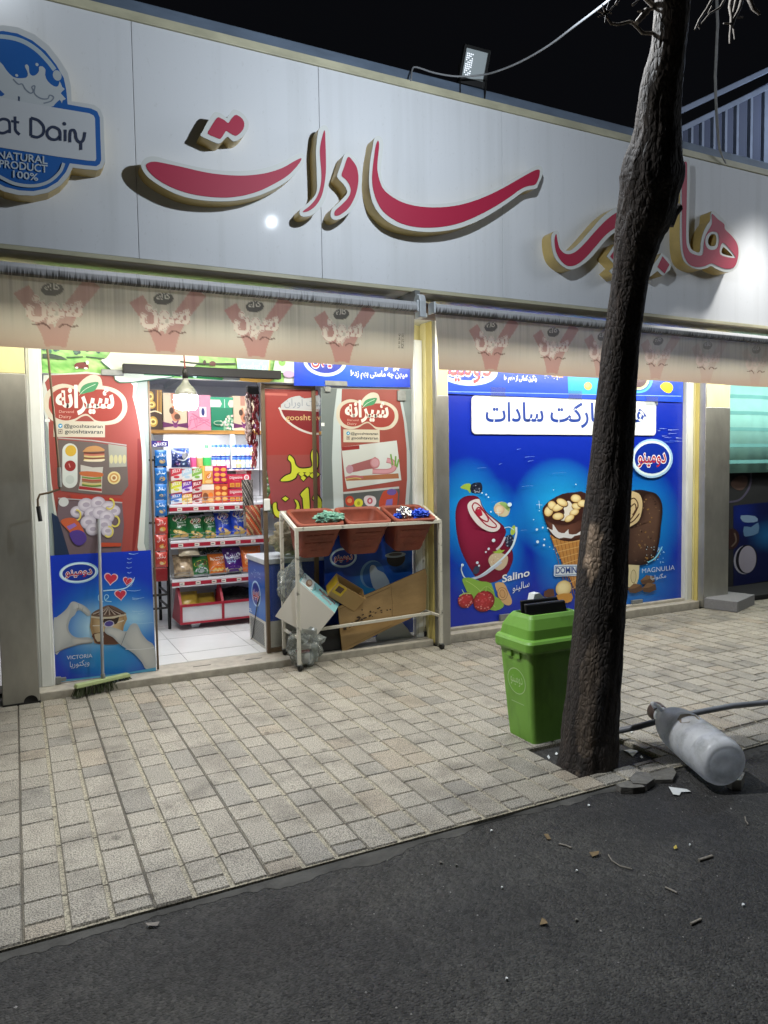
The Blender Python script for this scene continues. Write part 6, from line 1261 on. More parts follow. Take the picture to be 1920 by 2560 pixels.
for i, (xa, xb) in enumerate(((1.985, 2.388), (2.412, 2.818), (2.845, 3.248))):
    cx_ = (xa + xb) / 2; cy_ = (YF + YB) / 2 + 0.015; cz_ = (zf + zb_) / 2 + 0.040
    rot = Matrix.Rotation(ty, 3, 'X')
    tf = lambda p, c0=Vector((cx_, cy_, cz_)): c0 + rot @ p
    hw = (xb - xa) / 2; hd = 0.175
    tb_ = thing('plastic_tub', TUBL[i], 'tub', (cx_, cy_, 0.82), 'brown tubs in the rack')
    m_ = MB(); R_ = 0.05; L_ = []
    H_ = 0.315
    for k in range(9):
        f_ = k / 8; e = 0.0035 if k % 2 else 0.0
        L_.append((-hw * (0.66 + 0.27 * f_) - e, hw * (0.66 + 0.27 * f_) + e, -hd * (0.66 + 0.27 * f_) - e, hd * (0.66 + 0.27 * f_) + e, -H_ + (H_ - 0.03) * f_, R_))
    L_ += [(-hw, hw, -hd, hd, -0.028, R_), (-hw, hw, -hd, hd, -0.004, R_), (-hw + 0.006, hw - 0.006, -hd + 0.006, hd - 0.006, 0.0, R_), (-hw + 0.026, hw - 0.026, -hd + 0.026, hd - 0.026, 0.0, R_ * 0.8), (-hw + 0.034, hw - 0.034, -hd + 0.034, hd - 0.034, -0.02, R_ * 0.8), (-hw * 0.86 + 0.01, hw * 0.86 - 0.01, -hd * 0.86 + 0.01, hd * 0.86 - 0.01, -0.10, R_ * 0.8), (-hw * 0.84 + 0.012, hw * 0.84 - 0.012, -hd * 0.84 + 0.012, hd * 0.84 - 0.012, -0.104, R_ * 0.8), (-hw * 0.66 + 0.006, hw * 0.66 - 0.006, -hd * 0.66 + 0.006, hd * 0.66 - 0.006, -H_ + 0.01, R_ * 0.7)]
    loops(m_, L_, 5, True, True, None, True, tf); o = m_.build('tub_shell', M['tubbrown'], tb_)
    w_ = MB()
    for r0 in range(6):
        z_ = -0.075 - r0 * 0.036; f_ = (z_ + H_) / (H_ - 0.03); yy = -hd * (0.66 + 0.27 * f_)
        for q in range(-2, 3):
            xx = (q + (0.5 if r0 % 2 else 0)) * 0.062
            if abs(xx) + 0.03 < hw * (0.66 + 0.27 * f_) - 0.03:
                w_.hexa([tf(Vector((xx + a_, yy + d, z_ + c_))) for a_, d, c_ in ((-0.028, 0.012, -0.011), (0.028, 0.012, -0.011), (0.028, 0.012, 0.011), (-0.028, 0.012, 0.011))], [tf(Vector((xx + a_, yy - 0.002 - d, z_ + c_))) for a_, d, c_ in ((-0.026, 0.0015, -0.009), (0.026, 0.0015, -0.009), (0.026, 0.0045, 0.009), (-0.026, 0.0045, 0.009))])
    w_.build('weave_pattern', M['tubbrown'], o, bevel=0.003)
    TUBC.append((tf, hw, hd))
def crumple(name, label, cat, center, rad, mat_, seed, amp=0.5, fr=1.6, sub=4, nm='crumpled_sheet', group=None, par=None, tilt=None):
    bm = bmesh.new(); bmesh.ops.create_icosphere(bm, subdivisions=sub, radius=1.0)
    for v in bm.verts:
        d = v.co.normalized(); s1 = Vector((seed, seed * 2.0, 0))
        f = 1 + amp * (abs(noise.noise(d * fr + s1)) * 1.3 - 0.35) + amp * 0.55 * (abs(noise.noise(d * fr * 2.7 + s1)) - 0.2) + amp * 0.2 * noise.noise(d * fr * 7 + s1)
        v.co = Vector((d.x * rad[0] * f, d.y * rad[1] * f, d.z * rad[2] * f))
    m_ = MB(); bm.verts.index_update()
    m_.add([center + (tilt @ v.co if tilt else v.co) for v in bm.verts], [tuple(v.index for v in f.verts) for f in bm.faces], None, False); bm.free()
    if par is not None: return m_.build(nm, mat_, par)
    t = thing(name, label, cat, tuple(center - Vector((0, 0, rad[2]))), group); m_.build(nm, mat_, t); return t
tf0, tf2 = TUBC[0][0], TUBC[2][0]
M['greenbag'] = mat('pale_green_film', '7fb3a0', 0.3, 0, 0.35, (14, 14, 14), 0.5, 30)
crumple('plastic_bag', 'pale green plastic bag crumpled in the left tub', 'bag', tf0(Vector((0.105, -0.045, -0.005))), (0.115, 0.085, 0.055), M['greenbag'], 3.1, 0.55, 1.9, 5)
crumple('foil_wrapper', 'silver foil ball in the right tub', 'wrapper', tf2(Vector((-0.045, -0.02, 0.0))), (0.065, 0.055, 0.055), M['foil'], 5.7, 0.55, 2.4, 4)
crumple('snack_wrapper', 'blue wrapper beside the foil ball in the right tub', 'wrapper', tf2(Vector((0.085, -0.05, 0.0))), (0.085, 0.05, 0.042), M['bluefoil'], 8.3, 0.55, 2.2, 4)
crumple('snack_wrapper', 'small blue wrapper corner at the left side of the right tub', 'wrapper', tf2(Vector((-0.12, -0.045, -0.02))), (0.04, 0.035, 0.03), M['bluefoil'], 2.3, 0.55, 2.2, 3)
# boxes and bags in the lower rack
zr = Zm(620, 1240, 520)
A = lambda p, Y: at(*zr(p)[0], Y)
wb = thing('white_box', 'white cardboard box with teal printed side tilted in the rack', 'box', (2.05, 5.55, 0.22))
Tq, Lq, Bq, Rq = A((405, 678), 5.56), A((216, 960), 5.53), A((532, 1132), 5.50), A((692, 932), 5.52); dv = Vector((0.128, 0.20, 0.03))
mb = MB(); mb.hexa([Tq, Lq, Bq, Rq], [Tq + dv, Lq + dv, Bq + dv, Rq + dv], rgb('b9b5ad')); 
def uvq(a, b, c_, d, off=0.0006):
    nrm = (b - a).cross(d - a).normalized()
    if nrm.dot(CAM - a) < 0: nrm = -nrm
    return lambda u, v, k: a * (1 - u) * (1 - v) + b * u * (1 - v) + c_ * u * v + d * (1 - u) * v + nrm * (off + k * 0.0003)
c = Canvas(uvq(Tq + dv, Rq + dv, Rq, Tq), mb, up=-1)
c.poly([(0.0, 0.0), (1, 0), (1, 1), (0, 1)], '7fb4b8'); c.poly([(0.02, 0.02), (0.3, 0.02), (0.34, 0.95), (0.04, 0.95)], 'c9d6d4'); c.ell(0.2, 0.5, 0.07, 0.36, '8a6a50'); c.ell(0.2, 0.42, 0.05, 0.2, 'c9b8a0'); c.stroke([(0.3, 0.2), (0.38, 0.6), (0.3, 0.9)], 0.02, '3f6a5c')
c.text('benonline', (0.90, 0.22), (0.45, 0.22), -0.34, '7a1f2a', 0.02); c.text('Family', (0.84, 0.55), (0.55, 0.55), -0.26, 'a04a50', 0.0)
c2 = Canvas(uvq(Tq, Rq, Bq, Lq), mb); c2.poly([(0.0, 0.0), (1, 0), (1, 0.022), (0, 0.022)], 'd9dbd8')
mb.build('box_shell', M['print'], wb)
yb = thing('open_carton', 'open brown carton with yellow label lying behind the cardboard sheet', 'box', (2.5, 5.72, 0.45))
R3 = Matrix.Rotation(math.radians(33), 3, 'Y') @ Matrix.Rotation(math.radians(28), 3, 'X'); ctr = Vector((2.475, 5.715, 0.545))
def obox(mb, x0, x1, y0, y1, z0, z1, col): 
    cn = [Vector((x, y, z_)) for z_ in (z0, z1) for x, y in ((x0, y0), (x1, y0), (x1, y1), (x0, y1))]
    cn = [ctr + R3 @ v for v in cn]; mb.hexa(cn[:4], cn[4:], col)
mb = MB(); bx, by, bz, th = 0.145, 0.075, 0.075, 0.004; kc = rgb('b08f5a')
obox(mb, -bx, bx, -by, -by + th, -bz, bz, kc); obox(mb, -bx, bx, by - th, by, -bz, bz, kc); obox(mb, -bx, -bx + th, -by + th, by - th, -bz, bz, kc); obox(mb, bx - th, bx, -by + th, by - th, -bz, bz, kc); obox(mb, -bx + th, bx - th, -by + th, by - th, -bz, -bz + th, rgb('6a3a20'))
obox(mb, -bx + th, bx - th, -by + th + 0.0005, -by + th + 0.002, -bz + th, bz - 0.002, rgb('5c2f1a'))
obox(mb, -bx - 0.0015, -bx - 0.0005, -by + 0.02, by - 0.02, -bz + 0.01, bz - 0.004, rgb('d9b52c')); obox(mb, -bx + 0.004, -bx + 0.10, -by - 0.0015, -by - 0.0005, -bz + 0.05, bz - 0.006, rgb('d9b52c')); obox(mb, -bx + 0.02, -bx + 0.08, -by - 0.0025, -by - 0.0016, 0.0, bz - 0.02, rgb('5a4030'))
mb.build('carton_shell', M['print'], yb)
cs = thing('cardboard_sheet', 'long flattened brown cardboard sheet leaning across the rack', 'cardboard', (2.85, 5.68, 0.07))
YC = 5.69
pts = zr((718, 885), (900, 806), (1135, 705), (1415, 580), (1428, 640), (1418, 905), (1280, 985), (1150, 1045), (960, 1140), (768, 1240), (752, 1232), (735, 1080))
P2 = [(at(u, v, YC).x, at(u, v, YC).z) for u, v in pts]; 
mb = MB(); mb.prism(P2, YC, YC + 0.016, None, 0, 1); sh = mb.build('sheet', [M['card'], M['cardedge']], cs)
c = Canvas(lambda u, v, k: at(u, v, YC - 0.0006 - k * 0.0003)); rn = random.Random(12)
c.stroke(zr((722, 905), (900, 830), (1130, 730)), 2.0, '7d623a', 0); c.stroke(zr((1140, 708), (1152, 850), (1150, 960)), 0.8, '6e5630', 0); c.stroke(zr((770, 1215), (960, 1120), (1140, 1030)), 1.2, '8a6c3e', 0)
for k in range(34):
    t = rn.random(); x_, y_ = 760 + 310 * t, 1050 - 150 * t + rn.uniform(-28, 28); a = zr((x_, y_))[0]; c.ell(a[0], a[1], rn.uniform(2, 6), rn.uniform(0.8, 2), '33241a', -0.35, n=8)
for x_, y_ in ((910, 908), (1110, 910), (1135, 905), (1050, 890)): c.ell(*zr((x_, y_))[0], 2.2, 1.8, '2e2018', n=8)
for k in range(5): c.stroke(zr((1180 + k * 8, 900 - k * 40), (1330 - k * 12, 850 - k * 40)), 0.7, '93764a', 0)
c.mb.build('print_marks', M['print'], cs)
crumple('plastic_bag', 'clear plastic bag standing behind the white box', 'bag', Vector((1.99, 5.70, 0.66)), (0.12, 0.06, 0.17), M['clearbag'], 1.2, 0.5, 1.4, 4)
t = crumple('refuse_bag', 'clear bag of red and white packaging on the ground under the rack', 'bag', Vector((2.05, 5.57, 0.17)), (0.14, 0.11, 0.17), M['clearbag'], 6.6, 0.5, 1.6, 4)
mb = MB(); mb.box(1.975, 2.075, 5.52, 5.62, 0.03, 0.12, rgb('c9c4bd')); mb.box(1.974, 2.076, 5.519, 5.60, 0.12, 0.145, rgb('8c2a30')); mb.box(1.985, 2.09, 5.53, 5.62, 0.145, 0.20, rgb('bdb9b2')); mb.box(2.09, 2.15, 5.54, 5.63, 0.03, 0.17, rgb('8f9794')); mb.box(2.0, 2.06, 5.528, 5.62, 0.20, 0.24, rgb('6a6a58')); mb.build('packaging', M['print'], t, bevel=0.012)
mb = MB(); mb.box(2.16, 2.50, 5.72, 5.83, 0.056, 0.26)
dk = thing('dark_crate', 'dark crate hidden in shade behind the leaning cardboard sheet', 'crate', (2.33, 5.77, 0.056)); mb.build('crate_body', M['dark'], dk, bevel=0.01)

# ---- broom
bm_ = thing('broom', 'push broom with pale green head leaning on the left glass door', 'broom', (0.53, 5.7, 0.0))
ha, hb2 = gnd(186.6, 1717, 0.085), gnd(323.9, 1686.3, 0.085)
mb = MB(); mid = (ha + hb2) / 2; dirh = (hb2 - ha).normalized(); sdv = Vector((-dirh.y, dirh.x, 0)); hl = (hb2 - ha).length / 2
def hb_(l, w0, z_): return [mid + dirh * (l * sx) + sdv * (w0 * sy) + Vector((0, 0, z_)) for sx, sy in ((-1, -1), (1, -1), (1, 1), (-1, 1))]
mb.hexa(hb_(hl, 0.030, -0.012), hb_(hl - 0.01, 0.024, 0.016)); mb.build('broom_head', M['broomgreen'], bm_, bevel=0.006)
mb = MB(); rn = random.Random(2)
for k in range(170):
    s_ = rn.uniform(-1, 1) * (hl - 0.006); q = rn.uniform(-1, 1) * 0.024; p0 = mid + dirh * s_ + sdv * q + Vector((0, 0, -0.011)); p1 = mid + dirh * (s_ * 1.10 + rn.uniform(-.01, .01)) + sdv * (q * 1.9) + Vector((0, 0, -0.083 + rn.uniform(0, 0.02)))
    if p1.y > 5.655: p1.z = max(p1.z, 0.058)
    mb.tube([p0, p1], 0.0028, 4, None, False, False)
mb.build('bristles', M['bristle'], bm_)
tp = at(247, 1297, 5.832)
mb = MB(); mb.tube([mid + Vector((0.005, 0, 0.012)), mid + (tp - mid) * 0.03 + Vector((0, 0, 0.012))], 0.016, 10); mb.build('broom_socket', M['grey'], bm_)
mb = MB(); mb.tube([mid + (tp - mid) * 0.02, tp], 0.0115, 10); mb.build('broom_handle', M['cablegrey'], bm_)

# ---- stone block at the right pillar
sb = thing('stone_block', 'grey granite step block beside the right pillar', 'stone block', (7.0, 5.5, 0))
fc = gnd(1843.5, 1531.5); lc = gnd(1760, 1521); rc = Vector((7.37, 5.50, 0)); hz = 0.115
c4 = [lc, fc, rc, lc + rc - fc]; mb = MB(); mb.hexa(c4, [v + Vector((0, 0, hz)) for v in c4]); mb.build('block', M['greystone'], sb, bevel=0.006)

# ---- floodlight, cables, rail
fl = thing('floodlight', 'square floodlight with black frame mounted on the parapet edge', 'floodlight', (3.25, 4.8, 4.46))
cc_ = at(1187, 166, 4.80); Rm = Matrix.Rotation(math.radians(-14), 3, 'Z') @ Matrix.Rotation(math.radians(16), 3, 'X') @ Matrix.Rotation(math.radians(7), 3, 'Y')
def fbox(x0, x1, y0, y1, z0, z1):
    cn = [cc_ + Rm @ Vector((x, y, z_)) for z_ in (z0, z1) for x, y in ((x0, y0), (x1, y0), (x1, y1), (x0, y1))]; return cn[:4], cn[4:]
mb = MB(); mb.hexa(*fbox(-0.105, 0.105, 0.012, 0.055, -0.13, 0.13)); mb.hexa(*fbox(-0.105, -0.085, 0, 0.012, -0.13, 0.13)); mb.hexa(*fbox(0.085, 0.105, 0, 0.012, -0.13, 0.13)); mb.hexa(*fbox(-0.085, 0.085, 0, 0.012, 0.108, 0.13)); mb.hexa(*fbox(-0.085, 0.085, 0, 0.012, -0.13, -0.085)); mb.build('lamp_housing', M['black'], fl, bevel=0.004)
mb = MB(); mb.hexa(*fbox(-0.084, 0.084, 0.006, 0.011, -0.084, 0.107)); o = mb.build('lamp_panel', M['led'], fl)
mb = MB()
for i in range(4):
    for j in range(11):
        if (i * 7 + j * 5) % 6: mb.hexa(*fbox(-0.074 + i * 0.014, -0.066 + i * 0.014, 0.003, 0.0055, -0.07 + j * 0.014, -0.063 + j * 0.014))
mb.build('led_dots', emitter('led_dot', 'f4f8ff', 0.9), o)  # glow added for glints on the unlit LEDs
mb = MB(); mb.bar(cc_ + Rm @ Vector((-0.11, 0.035, 0)), cc_ + Vector((-0.1, 0.06, -0.20)), 0.012, 0.02); mb.bar(cc_ + Rm @ Vector((0.11, 0.035, 0)), cc_ + Vector((0.12, 0.06, -0.20)), 0.012, 0.02); mb.build('lamp_bracket', M['black'], fl)
cb = thing('power_cable', 'grey cable rising from the parapet past the floodlight to the tree', 'cable', (3.3, 4.6, 4.4))
P_ = [at(1028, 200, 4.72), at(1030, 176, 4.80), at(1040, 168, 4.84), at(1085, 182, 4.83), at(1140, 191, 4.76), at(1200, 188, 4.68), at(1240, 179, 4.5), at(1300, 155, 4.2), at(1370, 115, 3.8), at(1440, 63, 3.3), at(1520, 2, 2.9), at(1600, -70, 2.5), at(1660, -150, 2.28)]
sm = []
for i in range(len(P_) - 1):
    for t in range(4):
        f = t / 4; q = [P_[max(i - 1, 0)], P_[i], P_[i + 1], P_[min(i + 2, len(P_) - 1)]]
        sm.append(0.5 * (2 * q[1] + (q[2] - q[0]) * f + (2 * q[0] - 5 * q[1] + 4 * q[2] - q[3]) * f * f + (3 * q[1] - q[0] - 3 * q[2] + q[3]) * f ** 3))
mb = MB(); mb.tube(sm, 0.0065, 7); mb.build('cable_line', M['cablegrey'], cb)
rp = thing('hanging_rope', 'pale twisted rope hanging down in front of the stair railing', 'rope', (5.6, 4.66, 4.4))
P_ = [at(1790, -260, 4.3), at(1792, 0, 4.45), at(1794, 60, 4.5), at(1790, 150, 4.55), at(1788, 190, 4.58), at(1790, 260, 4.62), at(1793, 310, 4.64), at(1796, 345, 4.66), at(1799, 372, 4.68), at(1806, 392, 4.70), at(1814, 408, 4.72)]
mb = MB(); mb.tube(P_, [0.012] * 7 + [0.011, 0.011, 0.007, 0.007], 7); mb.build('rope_line', M['rope'], rp)
rl = thing('stair_railing', 'blue grey stair railing with vertical bars rising above the right parapet', 'railing', (6.4, 5.4, 4.4))
YR = 5.45
mb = MB(); mb.bar(at(1660, 297, YR), at(1990, 142, YR), 0.055, 0.05); mb.build('handrail', M['railing'], rl, bevel=0.006)
mb = MB(); mb.bar(at(1640, 354, YR), at(1990, 183, YR), 0.055, 0.05); mb.build('lower_rail', M['railing'], rl, bevel=0.006)
for px_, wd in ((1700, .030), (1727, .030), (1754, .032), (1783, .032), (1812, .034), (1841, .034), (1876, .036), (1914, .075), (1958, .036)):
    a = at(px_, 354 - (px_ - 1640) * 171 / 350 + 4, YR); g = MB(); g.box(a.x - wd / 2, a.x + wd / 2, YR - 0.02, YR + 0.02, 4.30, a.z); g.build('baluster' if wd < .06 else 'post', M['railing'], rl)
nw = thing('stairwell_wall', 'dark navy wall behind the stair railing at the right', 'wall', (8, 6.6, 4.2))
mb = MB(); w0 = at(1690, 329, 6.4); mb.prism([(w0.x, 4.1), (16.0, 4.1), (16.0, 8.2), (at(1925, 205, 6.4).x, at(1925, 205, 6.4).z), (w0.x, w0.z)], 6.4, 6.6); mb.build('wall_body', M['navy'], nw)

# ---- loose grit worked out of the asphalt
mb = MB(); rn = random.Random(77)
for k in range(3600):
    x_ = rn.uniform(-0.6, 3.9); y_ = 2.73 - 1.75 * rn.random() ** 1.4; r_ = rn.uniform(0.0012, 0.0042) * (1.5 if rn.random() < 0.06 else 1)
    if noise.noise(Vector((x_ * 1.4, y_ * 1.4, 3))) < rn.uniform(-0.5, 0.35): continue
    c0_ = Vector((x_, y_, RZ + r_ * 0.3)); V = [c0_ + Vector((rn.uniform(.6, 1.3) * a_ * r_, rn.uniform(.6, 1.3) * b_ * r_, rn.uniform(.5, .9) * q_ * r_)) for a_, b_, q_ in ((1, 0, 0), (0, 1, 0), (-1, 0, 0), (0, -1, 0), (0, 0, 1), (0, 0, -1))]
    g0 = rn.choice([0.03, 0.04, 0.05, 0.07, 0.10, 0.16, 0.28]); mb.add(V, [(0, 1, 4), (1, 2, 4), (2, 3, 4), (3, 0, 4), (1, 0, 5), (2, 1, 5), (3, 2, 5), (0, 3, 5)], (g0, g0 * 0.98, g0 * 0.93))
tag(mb.build('loose_grit', printed('grit_stone', 0.8)), 'loose dark and pale grit lying on the asphalt', 'grit', kind='stuff')
# ---- litter on the road and rubble at the pit
z8 = Zm(960, 1900, 960); zz7 = Zm(0, 1700, 960); zn = Zm(1200, 1460, 720)
LIT = 'litter scattered on the asphalt'
def flake(name, label, cat, pts, mat_, h=0.006, z0=RZ, curl=0.006, group=LIT):
    P_ = [gnd(x, y, z0) for x, y in pts]; cx_ = sum((p for p in P_), Vector()) / len(P_)
    t = thing(name, label, cat, tuple(cx_), group); rnd = random.Random(label)
    b_ = [p + Vector((0, 0, 0.002 + rnd.uniform(0, curl))) for p in P_]; u_ = [p + Vector((0, 0, h)) for p in b_]
    m_ = MB(); m_.hexa(b_, u_); m_.build({'leaf': 'leaf_blade', 'paper': 'paper_scrap', 'stone': 'stone_body'}.get(cat, 'piece'), mat_, t); return t
flake('dry_leaf', 'tan dry leaf on the asphalt directly below the upper pale twig', 'leaf', z8((690, 333), (708, 330), (722, 346), (706, 350)), M['leaf'], .001, curl=.012)
flake('dry_leaf', 'orange brown dry leaf left of the curved twig', 'leaf', z8((886, 412), (930, 406), (928, 420), (900, 424)), M['leaf'], .001, curl=.012)
flake('dry_leaf', 'curled brown leaf lying alone in the lower middle of the asphalt', 'leaf', z8((672, 718), (682, 692), (698, 700), (708, 722)), M['leaf'], .001, curl=.02)
flake('dry_leaf', 'small yellow leaf near the right hand twig on the road', 'leaf', z8((1250, 380), (1262, 376), (1267, 388), (1255, 394)), mat('yellow_leaf', 'b2a04a', 0.8), .001, curl=.01)
flake('dry_leaf', 'grey curled leaf on the asphalt beside the paving edge', 'leaf', zz7((628, 1066), (655, 1058), (690, 1060), (680, 1072), (640, 1076)), mat('grey_leaf', '857f78', 0.8), .001, curl=.016)
def stick(label, pts, r_=0.004):
    P_ = [gnd(x, y, RZ + 0.006) for x, y in pts]; t = thing('twig', label, 'twig', tuple(P_[0]), LIT); m_ = MB(); m_.tube(P_, r_, 6); m_.build('twig_stem', M['twig'], t)
stick('short straight pale twig near the paving on the asphalt', z8((755, 362), (782, 368), (810, 379)))
stick('long thin curved twig in the middle of the road', z8((970, 410), (985, 435), (1020, 458), (1072, 471)), .0028)
stick('thick short twig to the right of the yellow leaf', z8((1360, 433), (1390, 424), (1418, 415)), .0065)
stick('thin straight twig below the thick one', z8((1215, 550), (1240, 561), (1267, 574)))
stick('short brown twig at the far lower right of the asphalt', z8((1325, 708), (1348, 698), (1370, 688)), .005)
stick('forked twig tip below the large bottle', z8((1560, 245), (1563, 262), (1574, 278)), .003)
for lab, (x_, y_), s_ in (('white pebble on the asphalt nearest the paving corner', (885, 201), 8), ('white stone chip beside the cement strip', (465, 311), 8), ('grey stone chip left of the first leaf', (245, 448), 9), ('brown stone chip next to the grey chip', (313, 460), 8), ('white chip in the middle of the road under the curved twig', (833, 484), 7), ('white chip below the grey chips', (510, 557), 7), ('small white chip above the thick twig', (1322, 372), 6), ('white splinter low on the asphalt', (530, 953), 9), ('pale splinter near the brown curled leaf', (832, 696), 9), ('white splinter at the far right of the road', (1552, 632), 10)):
    flake('stone_chip', lab, 'stone', z8((x_ - (s_ := s_ * 0.72), y_ - 1), (x_ - s_ * .3, y_ - s_ * .7), (x_ + s_ * .8, y_ - s_ * .2), (x_ + s_ * .9, y_ + s_ * .5), (x_ - s_ * .4, y_ + s_ * .6)), M['paper'] if 'white' in lab else M['rubble'], .006, curl=.002)
flake('paper_scrap', 'white folded paper scrap lying between the rubble and the bottle', 'paper', zn((1087, 1180), (1190, 1185), (1215, 1208), (1160, 1205), (1148, 1225), (1112, 1224)), M['paper'], .001, curl=.01)
RUB = 'broken concrete at the kerb'
flake('concrete_chunk', 'flat broken concrete piece touching the kerb slabs', 'rubble', zn((860, 1160), (900, 1120), (960, 1125), (1005, 1165), (960, 1195), (880, 1190)), M['rubble'], .035, curl=.004, group=RUB)
flake('concrete_chunk', 'thin broken concrete slab nearest the road', 'rubble', zn((782, 1188), (850, 1172), (930, 1190), (950, 1205), (880, 1212), (810, 1208)), M['rubble'], .03, curl=.004, group=RUB)
flake('concrete_chunk', 'largest cracked concrete slab right of the smaller pieces', 'rubble', zn((945, 1100), (1010, 1065), (1110, 1075), (1130, 1110), (1110, 1150), (1010, 1150)), M['rubble'], .018, curl=.004, group=RUB)
flake('broken_stone', 'pale broken stone wedged under the base of the big bottle', 'stone', zn((1425, 1178), (1440, 1140), (1490, 1132), (1525, 1150), (1505, 1190), (1450, 1190)), M['granite'], .05, curl=.004, group=None)
flake('glass_shard', 'pale glass shard lying in the tree pit', 'shard', zn((828, 965), (870, 955), (912, 972), (880, 1000), (855, 985)), M['paper'], .002, -0.03, .012, None)
for k, (lab, p) in enumerate((('white scrap on the pit soil left of the trunk', (440, 985)), ('small pale scrap in the pit beside the green bin', (395, 1005)), ('pale scrap on the soil right of the trunk', (930, 1000)), ('white splinter on paving above the pit', (872, 858)))):
    flake('paper_scrap', lab, 'paper', zn((p[0] - 9, p[1]), (p[0], p[1] - 10), (p[0] + 9, p[1] + 2), (p[0] + 2, p[1] + 8)), M['paper'], .001, -0.03 if k < 3 else 0.0, .01, 'scraps around the tree pit')

# ---- lit bulb hanging in front of the doorway
bl = thing('light_bulb', 'big lit led bulb hanging on a red cord before the doorway', 'bulb', (1.125, 5.40, 2.0))
c0 = at(465, 1000, 5.4); bx_, bz_ = c0.x, c0.z
mb = MB(); mb.tube([(bx_ - 0.012, 5.40, bz_ + 0.56), (bx_ - 0.006, 5.40, bz_ + 0.35), (bx_, 5.40, bz_ + 0.21)], 0.005, 7); mb.build('cord', mat('red_cord', '7a2a22', 0.6), bl)
mb = MB(); mb.lathe([(0.0, 0.225), (0.012, 0.225), (0.02, 0.21), (0.021, 0.155), (0.018, 0.15)], (bx_, 5.40, bz_), (0, 0, 1), 20); mb.build('socket', M['black'], bl)
mb = MB(); mb.lathe([(0.020, 0.155), (0.021, 0.135), (0.03, 0.115), (0.055, 0.09), (0.075, 0.06), (0.081, 0.032)], (bx_, 5.40, bz_), (0, 0, 1), 28); mb.build('bulb_body', M['bulbneck'], bl)
mb = MB(); mb.lathe([(0.082, 0.031), (0.085, 0.0), (0.084, -0.03), (0.076, -0.055), (0.055, -0.068), (0.0, -0.072)], (bx_, 5.40, bz_), (0, 0, 1), 28); mb.build('bulb_diffuser', M['bulb'], bl)

# ================================================================ INSIDE THE SHOP
GY = 7.2
gd = thing('shop_shelving', 'white gondola shelving with red price strips facing the doorway', 'shelving', (1.9, 7.5, 0.06))
GX0, GX1 = 1.335, 2.75
mb = MB(); mb.box(GX0 + 0.02, GX1, 7.62, 7.66, 0.10, 2.10); mb.build('back_panel', M['shelf'], gd)
SH = [(0.935, 'shelf'), (0.575, 'shelf'), (1.265, 'shelf')]
for zf_, nm in [(1.268, 's'), (0.922, 's'), (0.548, 's'), (1.60, 't')]:
    f0 = GY if nm == 's' else 7.42
    mb = MB(); mb.box(GX0 - 0.02, GX1, f0 + 0.012, 7.62, zf_ - 0.012, zf_); o = mb.build('shelf', M['shelf'], gd, bevel=0.002)
    if nm == 's':
        for zz_, mm, h in ((zf_ - 0.024, 'shelf', 0.016), (zf_ - 0.060, 'red', 0.036), (zf_ - 0.074, 'shelf', 0.014)):
            m_ = MB(); m_.box(GX0 - 0.022, GX1, f0 - (0.002 if mm == 'red' else 0), f0 + 0.011, zz_, zz_ + h); m_.build('price_strip' if mm == 'red' else 'strip_edge', M[mm], o)
        for k in range(6):
            xt = GX0 + 0.05 + k * 0.135 + 0.02 * ((k * 7) % 3)
            m_ = MB(); m_.box(xt, xt + 0.045, f0 - 0.0045, f0 - 0.0022, zf_ - 0.057, zf_ - 0.028, rgb('d8d6c8')); m_.box(xt + 0.006, xt + 0.034, f0 - 0.0052, f0 - 0.0046, zf_ - 0.046, zf_ - 0.038, rgb('4a4a52')); m_.build('price_tag', M['print'], o)
        m_ = MB()
        for hz_ in (0.035, 0.065): m_.tube([(GX0 - 0.02, f0 + 0.006, zf_ + hz_), (GX1, f0 + 0.006, zf_ + hz_)], 0.0022, 5)
        for k in range(9): m_.tube([(GX0 - 0.02 + k * 0.17, f0 + 0.006, zf_), (GX0 - 0.02 + k * 0.17, f0 + 0.006, zf_ + 0.066)], 0.0022, 5)
        m_.build('wire_guard', M['grey'], o)
mb = MB(); mb.box(1.985, 2.03, 7.44, 7.48, 1.60, 2.02); mb.build('upright', M['alu'], gd)
# sloping bulk bins at the foot
mb = MB(); mb.prismx([(GY + 0.02, 0.16), (GY - 0.035, 0.26), (GY + 0.36, 0.26), (GY + 0.36, 0.16)], GX0 + 0.05, GX1); mb.box(GX0 + 0.05, GX1, GY + 0.36, GY + 0.40, 0.13, 0.52)
mb.prismx([(GY - 0.03, 0.13), (GY - 0.035, 0.29), (GY - 0.022, 0.29), (GY - 0.018, 0.13)], GX0 + 0.05, GX1); mb.build('bulk_tray', M['shelf'], gd)
mb = MB()
for xx in (GX0 + 0.05, 1.79, 2.30): mb.hexa([(xx - 0.012, GY - 0.04, 0.13), (xx + 0.012, GY - 0.04, 0.13), (xx + 0.012, GY + 0.36, 0.13), (xx - 0.012, GY + 0.36, 0.13)], [(xx - 0.012, GY - 0.045, 0.295), (xx + 0.012, GY - 0.045, 0.295), (xx + 0.012, GY + 0.10, 0.50), (xx - 0.012, GY + 0.10, 0.50)])
mb.box(GX0 + 0.04, GX1, GY - 0.045, GY - 0.02, 0.285, 0.308); mb.box(GX0 + 0.04, GX1, GY - 0.04, GY + 0.36, 0.115, 0.135); mb.build('red_edging', M['red'], gd)
mb = MB()
for xx in (1.53, 2.3): mb.hexa([(xx - 0.03, GY + 0.04, 0.058), (xx + 0.03, GY + 0.04, 0.058), (xx + 0.03, GY + 0.2, 0.058), (xx - 0.03, GY + 0.2, 0.058)], [(xx - 0.05, GY + 0.0, 0.116), (xx + 0.05, GY + 0.0, 0.116), (xx + 0.05, GY + 0.2, 0.116), (xx - 0.05, GY + 0.2, 0.116)])
